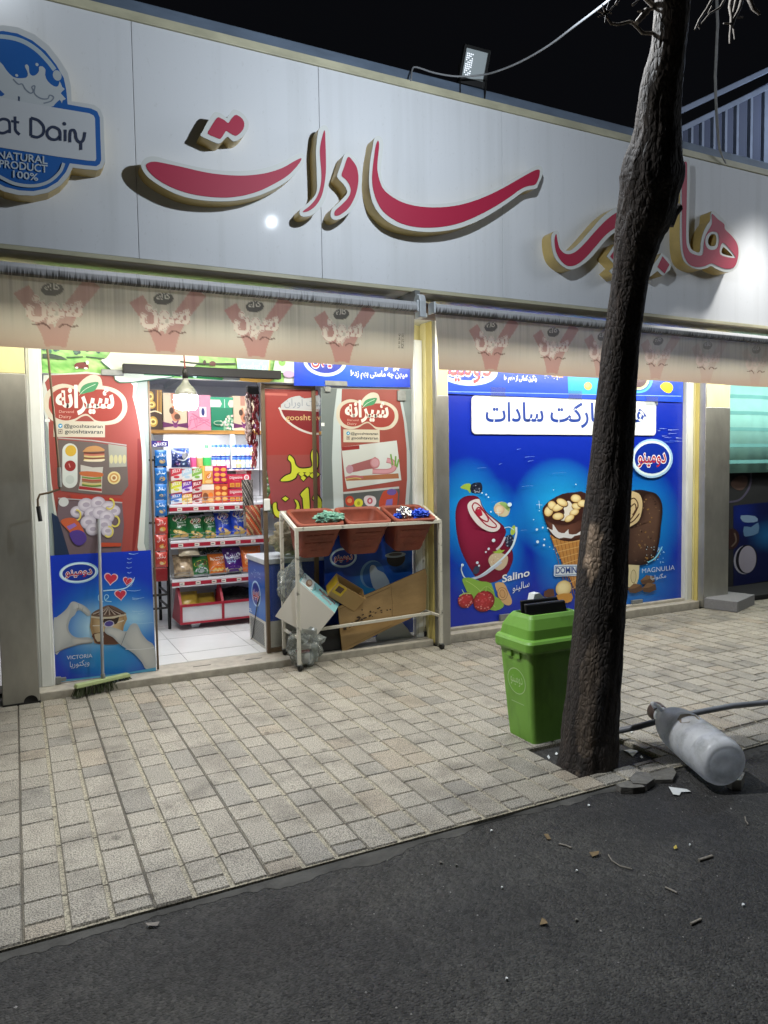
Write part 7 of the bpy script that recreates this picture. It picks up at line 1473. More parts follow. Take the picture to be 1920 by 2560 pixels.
mb.build('shelf_foot', M['alu'], gd)
mb = MB(); V = []; g_ = 20
for j in range(g_ + 1):
    for i in range(g_ + 1): x = 1.805 + 0.48 * i / g_; y = GY - 0.015 + 0.36 * j / g_; V.append((x, y, 0.285 + 0.09 * (j / g_) + 0.03 * noise.noise(Vector((x * 7, y * 7, 0))) + 0.012 * noise.noise(Vector((x * 60, y * 60, 3)))))
mb.add(V, [(j * (g_ + 1) + i, j * (g_ + 1) + i + 1, (j + 1) * (g_ + 1) + i + 1, (j + 1) * (g_ + 1) + i) for j in range(g_) for i in range(g_)])
tag(mb.build('sunflower_seeds', M['seeds']), 'heap of black seeds in the bulk tray at the shelf foot', 'seeds', kind='stuff')

def pillow(name, label, cat, px, Y, fn, group=None, matk='foilpack', depth_=0.05, lean=0.10, draw=None, nu=14, nv=18):
    """sealed snack packet: px box (x0, y0, x1, y1) fixes its place and size on plane Y; fn(u, v) gives the print colour"""
    x0, y0, x1, y1 = px; a = at(x0, y1, Y); b = at(x1, y0, Y); W, Hh = b.x - a.x, b.z - a.z
    t = thing(name, label, cat, (a.x + W / 2, Y, a.z), group); mb = MB()
    sd = hash(label) % 97
    def pos(u, v, s):
        prof = (max(0, math.sin(math.pi * min(1, max(0, (v - 0.04) / 0.92)))) ** 0.55) * (max(0, math.sin(math.pi * u)) ** 0.6)
        wv = 0.008 * noise.noise(Vector((u * 6, v * 5, sd))) + 0.006 * noise.noise(Vector((u * 14, v * 14, sd)))
        wd = 1 - 0.06 * math.sin(math.pi * v)
        return Vector((a.x + W * (0.5 + (u - 0.5) * wd), Y + lean * v - s * (depth_ * prof) - (wv * prof if s > 0 else 0), a.z + Hh * v))
    for s in (1, -1):
        base = len(mb.V); mb.V += [tuple(pos(i / nu, j / nv, s)) for j in range(nv + 1) for i in range(nu + 1)]
        for j in range(nv):
            for i in range(nu):
                q = [base + j * (nu + 1) + i, base + j * (nu + 1) + i + 1, base + (j + 1) * (nu + 1) + i + 1, base + (j + 1) * (nu + 1) + i]
                mb.Fc.append(q if s > 0 else q[::-1]); mb.S.append(True); mb.M.append(0); mb.K.append(rgb(fn((i + .5) / nu, (j + .5) / nv)))
    if draw:
        c = Canvas(lambda u, v, k: pos(u, v, 1) + Vector((0, -0.0006 - k * 0.0004, 0)), mb, up=1); draw(c)
    mb.build('packet', M[matk], t); return t
def ang(u, v, cx, cy, rx, ry): return math.hypot((u - cx) / rx, (v - cy) / ry)
zg = Zm(360, 1200, 360); 
def pb(*q): (a, b), (c_, d) = zg((q[0], q[1]), (q[2], q[3])); return (a, b, c_, d)
CH = 'crisp packets on the shelves'
def crisp(col):
    def fn(u, v):
        if v < 0.03 or v > 0.97: return 'b9bcc0'
        return col
    def dr(c):
        c.ell(0.52, 0.80, 0.36, 0.13, 'd8cf8a', 0.12); c.ell(0.52, 0.80, 0.34, 0.115, 'd9d2cf', 0.12); c.ell(0.52, 0.80, 0.31, 0.10, 'a01f28', 0.12); c.text('مزمز', (0.28, 0.76), (0.76, 0.80), 0.30, 'efe6e0', 0.03)
        t = 'Onion &' if 'e' not in col[:1] and col.startswith('0f') else 'Salty'; c.text('Onion &' if col == '15642f' else 'Salty', (0.34, 0.60), (0.80, 0.62), 0.11, 'd9e4dc', 0.01); c.text('Parsley' if col == '15642f' else 'Chips', (0.36, 0.50), (0.80, 0.52), 0.11, 'd9e4dc', 0.01)
        c.ell(0.48, 0.26, 0.34, 0.10, 'c9a95c', -0.25); c.ell(0.46, 0.28, 0.26, 0.06, 'dcc07a', -0.25); c.ell(0.68, 0.14, 0.22, 0.07, 'c29f52', 0.2); c.ell(0.3, 0.12, 0.16, 0.05, 'b9a04c', 0.1)
        c.text('آ', (0.02, 0.02), (0.03, 0.02), 0.02, col, 0)
    return fn, dr
for col, box, lab, yy in (('0f4a26', (280, 372, 400, 690), 'dark green crisp packet tucked behind the first green packet', GY + 0.10), ('15642f', (300, 378, 540, 690), 'largest green crisp packet at the left end of the shelf', GY + 0.07), ('15642f', (515, 420, 695, 690), 'small green crisp packet standing lower between two green packets', GY + 0.045), ('15642f', (680, 400, 850, 690), 'green crisp packet next to the blue packets', GY + 0.07), ('12361f', (420, 320, 700, 420), 'dark green packet at the back of the crisp shelf', GY + 0.25), ('0b1d5c', (790, 320, 1000, 420), 'navy packet behind the blue crisp packets', GY + 0.25), ('1b3fae', (830, 362, 1015, 660), 'blue crisp packet beside the green ones', GY + 0.06), ('1b45c0', (1005, 320, 1190, 650), 'blue crisp packet at the right end half covered by hanging bags', GY + 0.08)):
    fn, dr = crisp(col); pillow('crisp_packet', lab, 'packet', pb(*box), yy, fn, CH, draw=dr if box[3] > 500 else None)
def plain(col, edge='b9bcc0'): return lambda u, v: edge if (v < 0.03 or v > 0.97) else col
def d_puff(txt, tc, oc):
    def dr(c):
        c.ell(0.5, 0.62, 0.42, 0.16, oc, 0.15); c.text(txt, (0.2, 0.58), (0.82, 0.62), 0.26, tc, 0.02); c.ell(0.5, 0.26, 0.36, 0.2, 'c9ccd2'); c.ell(0.45, 0.28, 0.2, 0.1, '8d9a9a'); c.ell(0.55, 0.12, 0.34, 0.06, '2a4a34')
    return dr
pillow('snack_bag', 'green snack bag with yellow oval and fish picture', 'packet', pb(565, 868, 760, 1115), GY + 0.05, plain('1a6a34'), CH, draw=d_puff('چی توز', '7a2a1a', 'd9c94a'))
pillow('snack_bag', 'dark snack bag with yellow oval behind the green fish bag', 'packet', pb(580, 735, 740, 900), GY + 0.2, plain('1d2a1c'), CH, draw=d_puff('چی توز', '5a1a1a', 'c9b93c'))
pillow('snack_bag', 'second dark snack bag behind the orange one', 'packet', pb(735, 728, 910, 880), GY + 0.2, plain('23301c'), CH, draw=d_puff('چی توز', '5a1a1a', 'c98a2c'))
def d_maz(c):
    c.text('MAZOOF', (0.12, 0.66), (0.92, 0.68), 0.20, 'eee6da', 0.03); c.text('مازوف', (0.45, 0.52), (0.85, 0.54), 0.18, 'eee6da', 0.0); c.poly([(0.08, 0.04), (0.92, 0.04), (0.86, 0.36), (0.5, 0.44), (0.14, 0.36)], 'b9b2aa', 3)
    for k in range(6): c.ell(0.24 + 0.1 * k, 0.2 + 0.08 * (k % 2), 0.08, 0.05, 'd6b25a')
    c.stroke([(0.1, 0.06), (0.9, 0.06)], 0.03, '6a4a30', 0)
pillow('snack_bag', 'orange puffed snack bag in the middle of the lower shelf', 'packet', pb(755, 838, 955, 1095), GY + 0.05, plain('cf6a1c', '8a8d90'), CH, draw=d_maz)
def d_pur(c):
    c.text('چیپلت', (0.1, 0.56), (0.9, 0.62), 0.42, 'dfe3f0', 0.04); c.text('پفیلا', (0.15, 0.42), (0.6, 0.44), 0.30, 'a9c4ea', 0.02); c.ell(0.5, 0.14, 0.44, 0.13, 'd8cf9c'); c.ell(0.5, 0.10, 0.36, 0.08, 'c2b678')
pillow('snack_bag', 'purple snack bag with white lettering', 'packet', pb(925, 768, 1145, 1075), GY + 0.06, plain('4a1a78', '2a1040'), CH, draw=d_pur)
def d_or(c): c.poly([(0.1, 0.70), (0.9, 0.76), (0.9, 0.88), (0.1, 0.82)], 'dcdcd8'); c.text('مزمز', (0.3, 0.74), (0.75, 0.78), 0.18, '9a7a5a', 0.0); c.ell(0.3, 0.4, 0.15, 0.1, 'dba05c'); c.ell(0.7, 0.35, 0.16, 0.11, 'dba05c'); c.ell(0.5, 0.2, 0.16, 0.1, 'e2b070')
pillow('snack_bag', 'orange snack bag with white band above the freezer', 'packet', pb(1125, 745, 1370, 1080), GY + 0.06, plain('cf6420', '8a8d90'), CH, draw=d_or)
def tan(u, v): n_ = noise.noise(Vector((u * 5, v * 6, 2))); return 'b7a384' if n_ > 0.05 else ('9a876a' if n_ > -0.2 else '84725a')
pillow('kraft_bag', 'tall crumpled brown paper bag at the left of the lower shelf', 'bag', pb(350, 860, 575, 1125), GY + 0.05, tan, None, depth_=0.07)
pillow('kraft_bag', 'pale cream pouch lying on top of the brown paper bag', 'bag', pb(400, 745, 640, 880), GY + 0.05, plain('d2c6aa', 'c9bda0'), None, depth_=0.06)
# golden bags in the bulk tray
for lab, q, yy in (('golden cellophane bag in the left bulk tray', (395, 1295, 640, 1490), GY + 0.03), ('second golden cellophane bag leaning behind the first in the tray', (625, 1310, 835, 1470), GY + 0.10)):
    a0, b0, a1, b1 = pb(*q); pillow('nut_bag', lab, 'bag', (a0, b0, a1, b1), yy, plain('a58a2c', 'c2ab52'), 'golden bags in the bulk tray', 'pack', 0.05, 0.12)
M['foilpack'].node_tree.nodes['Principled BSDF'].inputs['Metallic'].default_value = 0.05

# cartons: px box on plane Y, drawn front
z0 = Zm(360, 900, 340)
def carton(name, label, cat, q, Y, col, dep=0.12, draw=None, group=None, zf_=None, matk='pack', part='carton_body', zoom=z0):
    (u0, v0), (u1, v1) = zoom((q[0], q[1]), (q[2], q[3])); a = at(u0, v1, Y); b = at(u1, v0, Y)
    zb0 = a.z if zf_ is None else zf_
    t = thing(name, label, cat, ((a.x + b.x) / 2, Y, zb0), group); mb = MB(); mb.box(a.x + 0.001, b.x - 0.001, Y, Y + dep, zb0, b.z, rgb(col))
    c = Canvas(lambda u, v, k: Vector((a.x + (b.x - a.x) * u, Y - k * 0.0004, zb0 + (b.z - zb0) * v)), mb, up=1)
    if draw: draw(c)
    mb.build(part, M[matk], t, bevel=0); return t
def d_jelly(top, low, txt='e8e0d8'):
    def dr(c):
        c.rect(0, 0.0, 1, 1, low); c.poly([(0, 0.35), (1, 0.62), (1, 1), (0, 1)], top); c.poly([(0, 0.86), (0.35, 0.86), (0.35, 0.96), (0, 0.96)], 'a01a30'); c.text('JELLY', (0.12, 0.66), (0.88, 0.76), 0.34, txt, 0.02)
        c.ell(0.5, 0.30, 0.34, 0.14, 'd9d6d0'); c.ell(0.5, 0.33, 0.27, 0.11, top); c.poly([(0, 0), (1, 0), (1, 0.14), (0, 0.02)], 'a01a30')
    return dr
JB = 'small dessert boxes stacked three high'
rows = ((1322, 1480), (1480, 1632), (1632, 1765)); cols = ((330, 462), (464, 586), (588, 706))
names = [[('red', 'c23a44', 'd9cfc8'), ('white', 'a9c4d0', 'd9d4c8'), ('lime green', '7fae4a', 'd5dcc2')], [('yellow', 'c9c93a', 'd8d6b8'), ('purple', '6a3aa0', 'd4c8dc'), ('crimson and grey', 'a02a3a', 'b9b2a6')], [('blue', '2a6ab8', 'c2d0dc'), ('golden', 'd2a93c', 'dccfa0'), ('dark red', '8c1f2c', 'c9b0b0')]]
pos_ = [['top left', 'top middle', 'top right'], ['centre left', 'centre', 'centre right'], ['bottom left', 'bottom middle', 'bottom right']]
for r_ in (2, 1, 0):
    for k in range(3):
        cn, tcol, lcol = names[r_][k]
        carton('dessert_box', '%s dessert box, %s of the stack of nine' % (cn, pos_[r_][k]), 'box', (cols[k][0], rows[r_][0], cols[k][1], rows[r_][1]), GY + 0.10, tcol, 0.10, d_jelly(tcol, lcol), JB)
def d_bis(bg, bc, bc2):
    def dr(c):
        c.rect(0, 0, 1, 1, bg)
        for x_, y_ in ((0.28, 0.8), (0.3, 0.5), (0.28, 0.22), (0.75, 0.78), (0.72, 0.48), (0.76, 0.2)): c.ell(x_, y_, 0.2, 0.11, bc); c.ell(x_, y_ + 0.01, 0.16, 0.08, bc2)
        c.stroke([(0.5, 0), (0.5, 1)], 0.02, '8a1a3c', 0)
    return dr
def d_waf(c):
    c.rect(0, 0, 1, 1, 'd69a4c'); c.rect(0.1, 0, 0.2, 1, 'd9c25a'); c.rect(0.3, 0.72, 0.98, 0.98, 'd8d0c2'); c.ell(0.65, 0.42, 0.28, 0.16, 'c9742c'); c.text('ای', (0.5, 0.38), (0.8, 0.4), 0.3, 'e2ddd2', 0.03); c.ell(0.6, 0.12, 0.3, 0.1, 'e2b878')
def d_waf2(c): c.rect(0, 0, 1, 1, 'c98a58'); c.rect(0, 0.7, 1, 1, 'd8cfc2'); c.ell(0.3, 0.35, 0.22, 0.2, '7a4a30'); c.ell(0.72, 0.4, 0.2, 0.16, 'd9742c'); c.ell(0.7, 0.15, 0.22, 0.1, 'e0b070')
BI = 'biscuit cartons on the middle shelf'
carton('biscuit_carton', 'orange wafer carton with white label, upper row', 'carton', (708, 1290, 838, 1512), GY + 0.12, 'd69a4c', 0.12, d_waf, BI)
carton('biscuit_carton', 'brown and orange wafer carton below the white labelled one', 'carton', (708, 1515, 852, 1745), GY + 0.10, 'c98a58', 0.12, d_waf2, BI)
carton('biscuit_carton', 'magenta carton printed with round biscuits, upper row', 'carton', (840, 1290, 1010, 1506), GY + 0.12, 'a8185a', 0.12, d_bis('a8185a', 'd9862c', 'e2a050'), BI)
carton('biscuit_carton', 'orange carton printed with round biscuits, lower row', 'carton', (855, 1512, 1022, 1745), GY + 0.10, 'c9601c', 0.12, d_bis('b8482c', 'd98a3c', 'e2aa5c'), BI)
def d_dig(c):
    c.rect(0, 0, 1, 1, 'b01f3c'); c.text('Digestive', (0.10, 0.66), (0.64, 0.68), 0.27, 'dcd2cc', 0.012); c.stroke([(0.2, 0.86), (0.6, 0.86)], 0.03, 'c98a80', 0); c.stroke([(0.25, 0.52), (0.5, 0.52)], 0.02, 'c98a80', 0); c.ell(0.82, 0.75, 0.11, 0.2, 'd9d2ce'); c.ell(0.82, 0.75, 0.07, 0.13, 'c27a80')
    for k in range(3): c.rect(0.1 + 0.24 * k, 0.06, 0.29 + 0.24 * k, 0.36, 'c9953c'); c.ell(0.195 + 0.24 * k, 0.2, 0.07, 0.1, 'b9742c')
carton('biscuit_carton', 'crimson digestive biscuit carton on top of its twin', 'carton', (1020, 1390, 1300, 1562), GY + 0.11, 'b01f3c', 0.14, d_dig, BI)
carton('biscuit_carton', 'crimson digestive biscuit carton at the bottom of the pair', 'carton', (1024, 1564, 1300, 1735), GY + 0.10, 'b01f3c', 0.14, d_dig, BI)
carton('flat_carton', 'flat white and red carton behind the digestive boxes', 'carton', (1125, 1340, 1330, 1395), GY + 0.28, 'cfc8c0', 0.10, lambda c: c.rect(0.6, 0, 0.9, 1, 'b0303a'))
# upper shelf
def d_diap(c):
    rr = random.Random(3)
    for k in range(40): c.ell(rr.uniform(0.05, 0.95), rr.uniform(0.05, 0.95), rr.uniform(0.02, 0.08), rr.uniform(0.02, 0.06), rr.choice(['1b3f9a', '3a6ac9', 'c9d4e6', '14204a', '8a93c0']), n=9)
    c.ell(0.68, 0.58, 0.2, 0.2, '2a2c34'); c.stroke([(0.25, 0.42), (0.6, 0.36), (0.95, 0.6)], 0.06, 'd2d8e2')
q = z0((335, 1072), (558, 1312)); pillow('tissue_bag', 'blue and black plastic bag on the upper shelf', 'bag', (*q[0], *q[1]), 7.44, plain('22356a', '3a4a80'), None, draw=d_diap, depth_=0.08, lean=0.03)
def bottle(name, label, q, body, cap, lab_, Y=7.46, prof=None, group=None):
    (u0, v0), (u1, v1) = z0((q[0], q[1]), (q[2], q[3])); a = at(u0, v1, Y); b = at(u1, v0, Y); r_ = (b.x - a.x) / 2; h = b.z - 1.60; t = thing(name, label, 'bottle', ((a.x + b.x) / 2, Y, 1.6), group)
    mb = MB(); mb.lathe([(0.001, 0), (r_ * .95, 0), (r_, 0.01), (r_, h * .62), (r_ * .8, h * .75), (r_ * .4, h * .84), (r_ * .36, h * .88)], ((a.x + b.x) / 2, Y, 1.6), (0, 0, 1), 20, rgb(body)); mb.build('bottle_body', M['pack'], t)
    mb = MB(); mb.lathe([(r_ * .42, h * .88), (r_ * .42, h), (0.001, h)], ((a.x + b.x) / 2, Y, 1.6), (0, 0, 1), 16, rgb(cap)); mb.build('cap', M['pack'], t)
    mb = MB(); mb.lathe([(r_ * 1.01, h * .12), (r_ * 1.01, h * .5)], ((a.x + b.x) / 2, Y, 1.6), (0, 0, 1), 20, rgb(lab_)); mb.build('label_band', M['pack'], t)
bottle('detergent_bottle', 'white bottle with pink label on the upper shelf', (563, 1035, 632, 1290), 'd9d6d8', 'd2a9b8', 'c94a7a')
bottle('detergent_bottle', 'beige bottle between white bottle and green tub', (640, 1055, 712, 1290), 'c9bca6', '9a8a70', 'a5895c')
bottle('detergent_bottle', 'green topped bottle on the upper shelf', (716, 1040, 812, 1275), 'b9cfb2', '2f7a48', '2f9a50')
CN = 'small tins in two tiers on the upper shelf'
cn_cols = ['d2b8c8', 'd9cf9c', 'b9d2dc', 'd9b0c2', 'c9d8e2', 'd9c98a', 'b2d0b8', 'c2cfe4', 'd6dcc0', 'bcd0e0']
k = 0
for tier, (v0, v1) in enumerate(((1158, 1288), (1032, 1160))):
    for i in range(9):
        u0 = 825 + i * 56; u0 += 20 if i > 3 else 0
        (p0, p1), (p2, p3) = z0((u0, v0), (u0 + 52, v1)); Y = 7.45; a = at(p0, p3, Y); b = at(p2, p1, Y); r_ = (b.x - a.x) / 2 * 0.97
        zb0 = 1.601 + 0.125 * tier; h = 0.122
        desc = ['pink', 'cream', 'pale blue', 'rose', 'ice blue', 'yellow', 'pale green', 'lilac blue', 'lime cream', 'sky blue'][(i + tier * 3) % 10]
        t = thing('food_tin', '%s banded tin, number %s from the left in the %s tier' % (desc, ['one', 'two', 'three', 'four', 'five', 'six', 'seven', 'eight', 'nine'][i], ['lower', 'upper'][tier]), 'tin', ((a.x + b.x) / 2, Y, zb0), CN)
        mb = MB(); cx_ = (a.x + b.x) / 2; cl = rgb(cn_cols[(i + tier * 3) % 10])
        mb.lathe([(0.001, 0), (r_, 0), (r_, h * .12)], (cx_, Y, zb0), (0, 0, 1), 16, rgb('1f55b0')); mb.lathe([(r_, h * .12), (r_, h * .45)], (cx_, Y, zb0), (0, 0, 1), 16, cl); mb.lathe([(r_, h * .45), (r_, h * .62)], (cx_, Y, zb0), (0, 0, 1), 16, rgb('d9dde2')); mb.lathe([(r_, h * .62), (r_, h * .78)], (cx_, Y, zb0), (0, 0, 1), 16, cl); mb.lathe([(r_, h * .78), (r_, h * .97), (r_ * .9, h), (0.001, h)], (cx_, Y, zb0), (0, 0, 1), 16, rgb('2458b8'))
        mb.build('tin_body', M['pack'], t)
# wooden wall shelf with gift boxes
WY = 7.42
ws = thing('wooden_shelf', 'long golden wood shelf under the gift boxes', 'shelf', (1.7, 7.5, 1.93))
a = at(*z0((40, 850))[0], WY); b = at(*z0((1290, 905))[0], WY); mb = MB(); mb.box(0.75, 3.1, WY, 7.70, b.z, a.z); mb.build('plank', M['wood'], ws, bevel=0.003); zsf = a.z
mb = MB(); 
for xx in (1.2, 2.6): mb.box(xx, xx + 0.03, WY + 0.02, 7.68, b.z - 0.10, b.z - 0.001)
mb.build('bracket', M['grey'], ws)
def d_gold(c):
    c.rect(0, 0, 1, 1, '3c2a1c'); 
    for x_, y_, rx_, ry_ in ((0.25, 0.82, 0.2, 0.13), (0.3, 0.62, 0.24, 0.1), (0.35, 0.2, 0.28, 0.13)): c.ell(x_, y_, rx_, ry_, 'b9953c'); c.ell(x_, y_, rx_ * .7, ry_ * .6, 'e0cc7a'); c.ell(x_, y_, rx_ * .4, ry_ * .3, '7a5a24')
    for k in range(4): c.stroke([(0.55 + 0.1 * k, 0.42), (0.6 + 0.1 * k, 0.98)], 0.06, ['7a4a1c', 'd9a94a', '9a6a2c', 'c99a4c'][k], 0)
    c.stroke([(0.1, 0.42), (0.5, 0.46), (0.9, 0.40)], 0.03, 'd9cfa8')
def d_bow(c):
    c.rect(0, 0, 1, 1, 'c2b294'); c.rect(0.35, 0.72, 0.55, 1.0, 'b0806a'); c.poly([(0.42, 0.26), (0.34, 0.4), (0.36, 0.6), (0.46, 0.66), (0.5, 0.5), (0.62, 0.45), (0.72, 0.3), (0.55, 0.24)], 'b87a58', 3); c.ell(0.36, 0.52, 0.09, 0.09, '4a3628'); c.ell(0.58, 0.36, 0.12, 0.08, '5a4030')
    c.poly([(0, 0.06), (0.45, 0.10), (0.55, 0.10), (1, 0.05), (1, 0.20), (0.58, 0.16), (0.42, 0.16), (0, 0.22)], '5c2450'); c.ell(0.5, 0.13, 0.1, 0.07, '7a3a6c'); c.stroke([(0.5, 0.13), (0.62, 0.26)], 0.05, '6a2c5c', 0); c.stroke([(0.5, 0.13), (0.38, 0.24)], 0.05, '6a2c5c', 0)
def d_pink(c):
    c.rect(0, 0, 1, 1, 'd08a9c'); rr = random.Random(8)
    for k in range(7): c.stroke([(rr.random(), rr.uniform(0, 0.4)), (rr.random(), rr.uniform(0, 0.5)), (rr.random(), rr.uniform(0, 0.4))], 0.02, 'b86a84')
    c.rect(0.52, 0.38, 0.80, 0.66, 'dcd6d8'); c.ell(0.66, 0.52, 0.07, 0.11, '28306a')
def d_green(c):
    c.rect(0, 0, 1, 1, '1f7a58'); c.rect(0, 0.68, 1, 1, '2f9a70'); c.poly([(0.0, 0.70), (0.42, 0.70), (0.5, 0.8), (0.42, 0.92), (0.0, 0.92)], 'd2ccc2'); c.poly([(1, 0.70), (0.84, 0.70), (0.76, 0.8), (0.84, 0.92), (1, 0.92)], 'd9c2b2'); c.stroke([(0.62, 0.68), (0.62, 0.94)], 0.025, 'd0dcd0', 0); rr = random.Random(6)
    for k in range(46):
        x_ = rr.uniform(0.4, 0.97); y_ = rr.uniform(0.04, 0.5) * (0.4 + x_ * 0.6); c.ell(x_, y_, 0.045, 0.04, rr.choice(['d8dcc8', 'c2d0b2', 'e0d8d0', '7fb088', 'd9c2b8']), n=9)
    c.ell(0.3, 0.22, 0.2, 0.07, 'a9c2a0'); c.ell(0.3, 0.22, 0.17, 0.05, '1c6a4c')
GB = 'gift boxes on the wooden shelf'
for q, lab, col, dr in (((45, 360, 226, 850), 'tall brown and gold gift box at the left end', '3c2a1c', d_gold), ((230, 408, 526, 850), 'beige gift box with purple bow behind the bulb', 'c2b294', d_bow), ((530, 430, 812, 850), 'pink gift box with small white label', 'd08a9c', d_pink), ((818, 458, 1086, 850), 'green gift box printed with white flowers', '1f7a58', d_green), ((1088, 445, 1350, 850), 'beige gift box with purple bow at the right end', 'c2b294', d_bow)):
    carton('gift_box', lab, 'gift box', q, WY + 0.02, col, 0.14, dr, GB, zsf + 0.001, part='box_body')

# strip of sachets on a black stand
stn = thing('display_stand', 'black metal display stand with thin crossed legs', 'stand', (1.23, 7.5, 0.06))
mb = MB()
for x_, y_ in ((1.300, 7.31), (1.30, 7.80), (1.02, 7.31), (1.02, 7.80)): mb.tube([(x_, y_, 0.06), (x_, y_, 1.75)], 0.016, 8)
for z_ in (0.27, 0.40, 1.1, 1.7): mb.tube([(1.30, 7.31, z_), (1.30, 7.80, z_)], 0.012, 6); mb.tube([(1.02, 7.31, z_), (1.30, 7.31, z_)], 0.012, 6)
mb.build('stand_frame', M['black'], stn)
STP = 'hanging strips of sachets'
def d_sach(c1, wtxt, pic, txt):
    def dr(c): c.text(txt, (0.14, 0.60), (0.86, 0.62), 0.28, wtxt, 0.04); c.ell(0.58, 0.30, 0.26, 0.14, pic); c.ell(0.50, 0.27, 0.16, 0.09, 'd8c28a')
    return dr
st_ = thing('sachet_strip', 'hanging strip of blue sachets under a purple header card', 'sachet strip', (1.14, 7.18, 1.0), STP)
sr = thing('sachet_strip', 'hanging strip of red sachets below the blue strip', 'sachet strip', (1.14, 7.18, 0.55), STP)
def sachet(root, q, fn, dr, zoom, nm='sachet'):
    (u0, v0), (u1, v1) = zoom((q[0], q[1]), (q[2], q[3])); t = pillow('tmp', 'tmp%s' % q[1], 'x', (u0, v0, u1, v1), 7.16, fn, None, 'foilpack', 0.022, 0.0, dr, 10, 12)
    ch = t.children[0]; ch.parent = root; ch.location = -ORG[root.name]; ch.name = nm; ORG[ch.name] = Vector((0, 0, 0)); ORG.pop(t.name, None); bpy.data.objects.remove(t)
for k, (v0, v1) in enumerate(((1098, 1295), (1312, 1510), (1510, 1705), (1705, 1905))): sachet(st_, (134, v0, 278, v1), plain('1a6ab0', '2f86c4'), d_sach('', 'd9e6ee', 'c9a86a', 'پفکی'), z0)
for v0, v1 in ((428, 625), (625, 822), (822, 1010)): sachet(sr, (128, v0, 270, v1), plain('b03a30', 'c05048'), d_sach('', 'dcc2ba', 'd9a03c', 'پفکی'), zg)
(u0, v0), (u1, v1) = z0((82, 985), (295, 1058)); a = at(u0, v1, 7.17); b = at(u1, v0, 7.17); mb = MB(); mb.box(a.x, b.x, 7.17, 7.174, a.z, b.z, rgb('2c1f7a')); c = Canvas(lambda u, v, k: Vector((a.x + (b.x - a.x) * u, 7.17 - k * .0004, a.z + (b.z - a.z) * v)), mb, up=1); c.text('تکنان', (0.14, 0.22), (0.88, 0.22), 0.75, 'e8e6f0', 0.05); c.rect(0.35, 0.72, 0.6, 0.92, '9a3a6a')
mb.build('header_card', M['pack'], st_)
(u0, v0), (u1, v1) = zg((120, 1005), (265, 1172)); a = at(u0, v1, 7.17); b = at(u1, v0, 7.17); mb = MB(); mb.box(a.x, b.x, 7.15, 7.24, a.z, b.z, rgb('7c1a20')); mb.build('dark_red_sachet', M['foilpack'], sr, bevel=0.008)
# strips of wrapped sweets and sausages at the right edge of the doorway
SW = 'hanging strips at the right of the doorway'
def strands(name, label, cat, px0, px1, py0, py1, Y, mat_, n_, seed, piece, part):
    t = thing(name, label, cat, tuple(at((px0 + px1) / 2, py1, Y)), SW); mb = MB(); rr = random.Random(seed)
    for k in range(n_):
        u = rr.uniform(px0, px1); v = py0 + (py1 - py0) * (k + rr.random()) / n_; p = at(u, v, Y + rr.uniform(-0.03, 0.03)); h = piece * rr.uniform(0.8, 1.2); a_ = rr.uniform(-0.35, 0.35)
        d = Vector((math.sin(a_), rr.uniform(-0.2, 0.2), -math.cos(a_))) * h
        mb.tube([p - d * .5, p - d * .42, p - d * .2, p + d * .2, p + d * .42, p + d * .5], [0.010, 0.003, 0.011, 0.011, 0.003, 0.010], 7)
    mb.build(part, mat_, t); return t
strands('sweet_strip', 'long bunch of dark red wrapped sweets hanging from the door top', 'sweet strip', 620, 648, 985, 1110, 6.15, M['sausage'], 46, 3, 0.075, 'sweet_bunch')
strands('sweet_strip', 'pale silver and red sweet strip beside the dark red bunch', 'sweet strip', 615, 626, 990, 1100, 6.12, mat('silver_red_wrap', 'c2a8a2', 0.35, 0.3, 0.6, (60, 60, 30), 0.3, 60), 22, 4, 0.07, 'sweet_bunch')
strands('sweet_strip', 'thin red sweet strip below the dark bunch', 'sweet strip', 632, 641, 1105, 1165, 6.14, mat('pink_wrap', 'a84a50', 0.35, 0.1, 0.5, (60, 60, 30), 0.3, 60), 12, 5, 0.07, 'sweet_bunch')
mb = MB(); hk = thing('display_hook', 'dark metal clip holding the sweet strips at the door top', 'hook', tuple(at(632, 975, 6.14)), None); a = at(618, 985, 6.13); b = at(646, 966, 6.13); mb.box(a.x, b.x, 6.12, 6.16, a.z, b.z); mb.tube([at(640, 950, 6.14), at(648, 985, 6.14), at(650, 1240, 6.14)], 0.004, 6); mb.build('clip', M['black'], hk, bevel=0.005)
def stripe_bag(cols, n_):
    return lambda u, v: cols[int((u * 0.8 + v) * n_) % len(cols)]
q = z0((1205, 1460), (1335, 1860)); pillow('spice_bag', 'dark striped bag of sticks hanging over the blue crisps', 'bag', (*q[0], *q[1]), 6.3, stripe_bag(['3c3c40', '8a8580', '5c564e', '2a2a2c', 'a8a29a'], 13), SW, 'pack', 0.02, 0.02)
q = zg((1180, 290), (1350, 640)); pillow('spice_bag', 'bag of orange and brown sticks hanging beside the door frame', 'bag', (*q[0], *q[1]), 6.25, stripe_bag(['9a4a2c', 'b9a07a', 'c2502c', '6a4a34', 'a8906a', '8c3a34'], 11), SW, 'pack', 0.025, 0.02)
q = zg((1110, 60), (1260, 560)); pillow('spice_bag', 'grey paper bag hanging between the striped bag and the door', 'bag', (q[0][0] + 8, q[0][1], q[1][0] - 4, q[1][1]), 6.34, plain('837c78', '6a6460'), SW, 'pack', 0.02, 0.02)

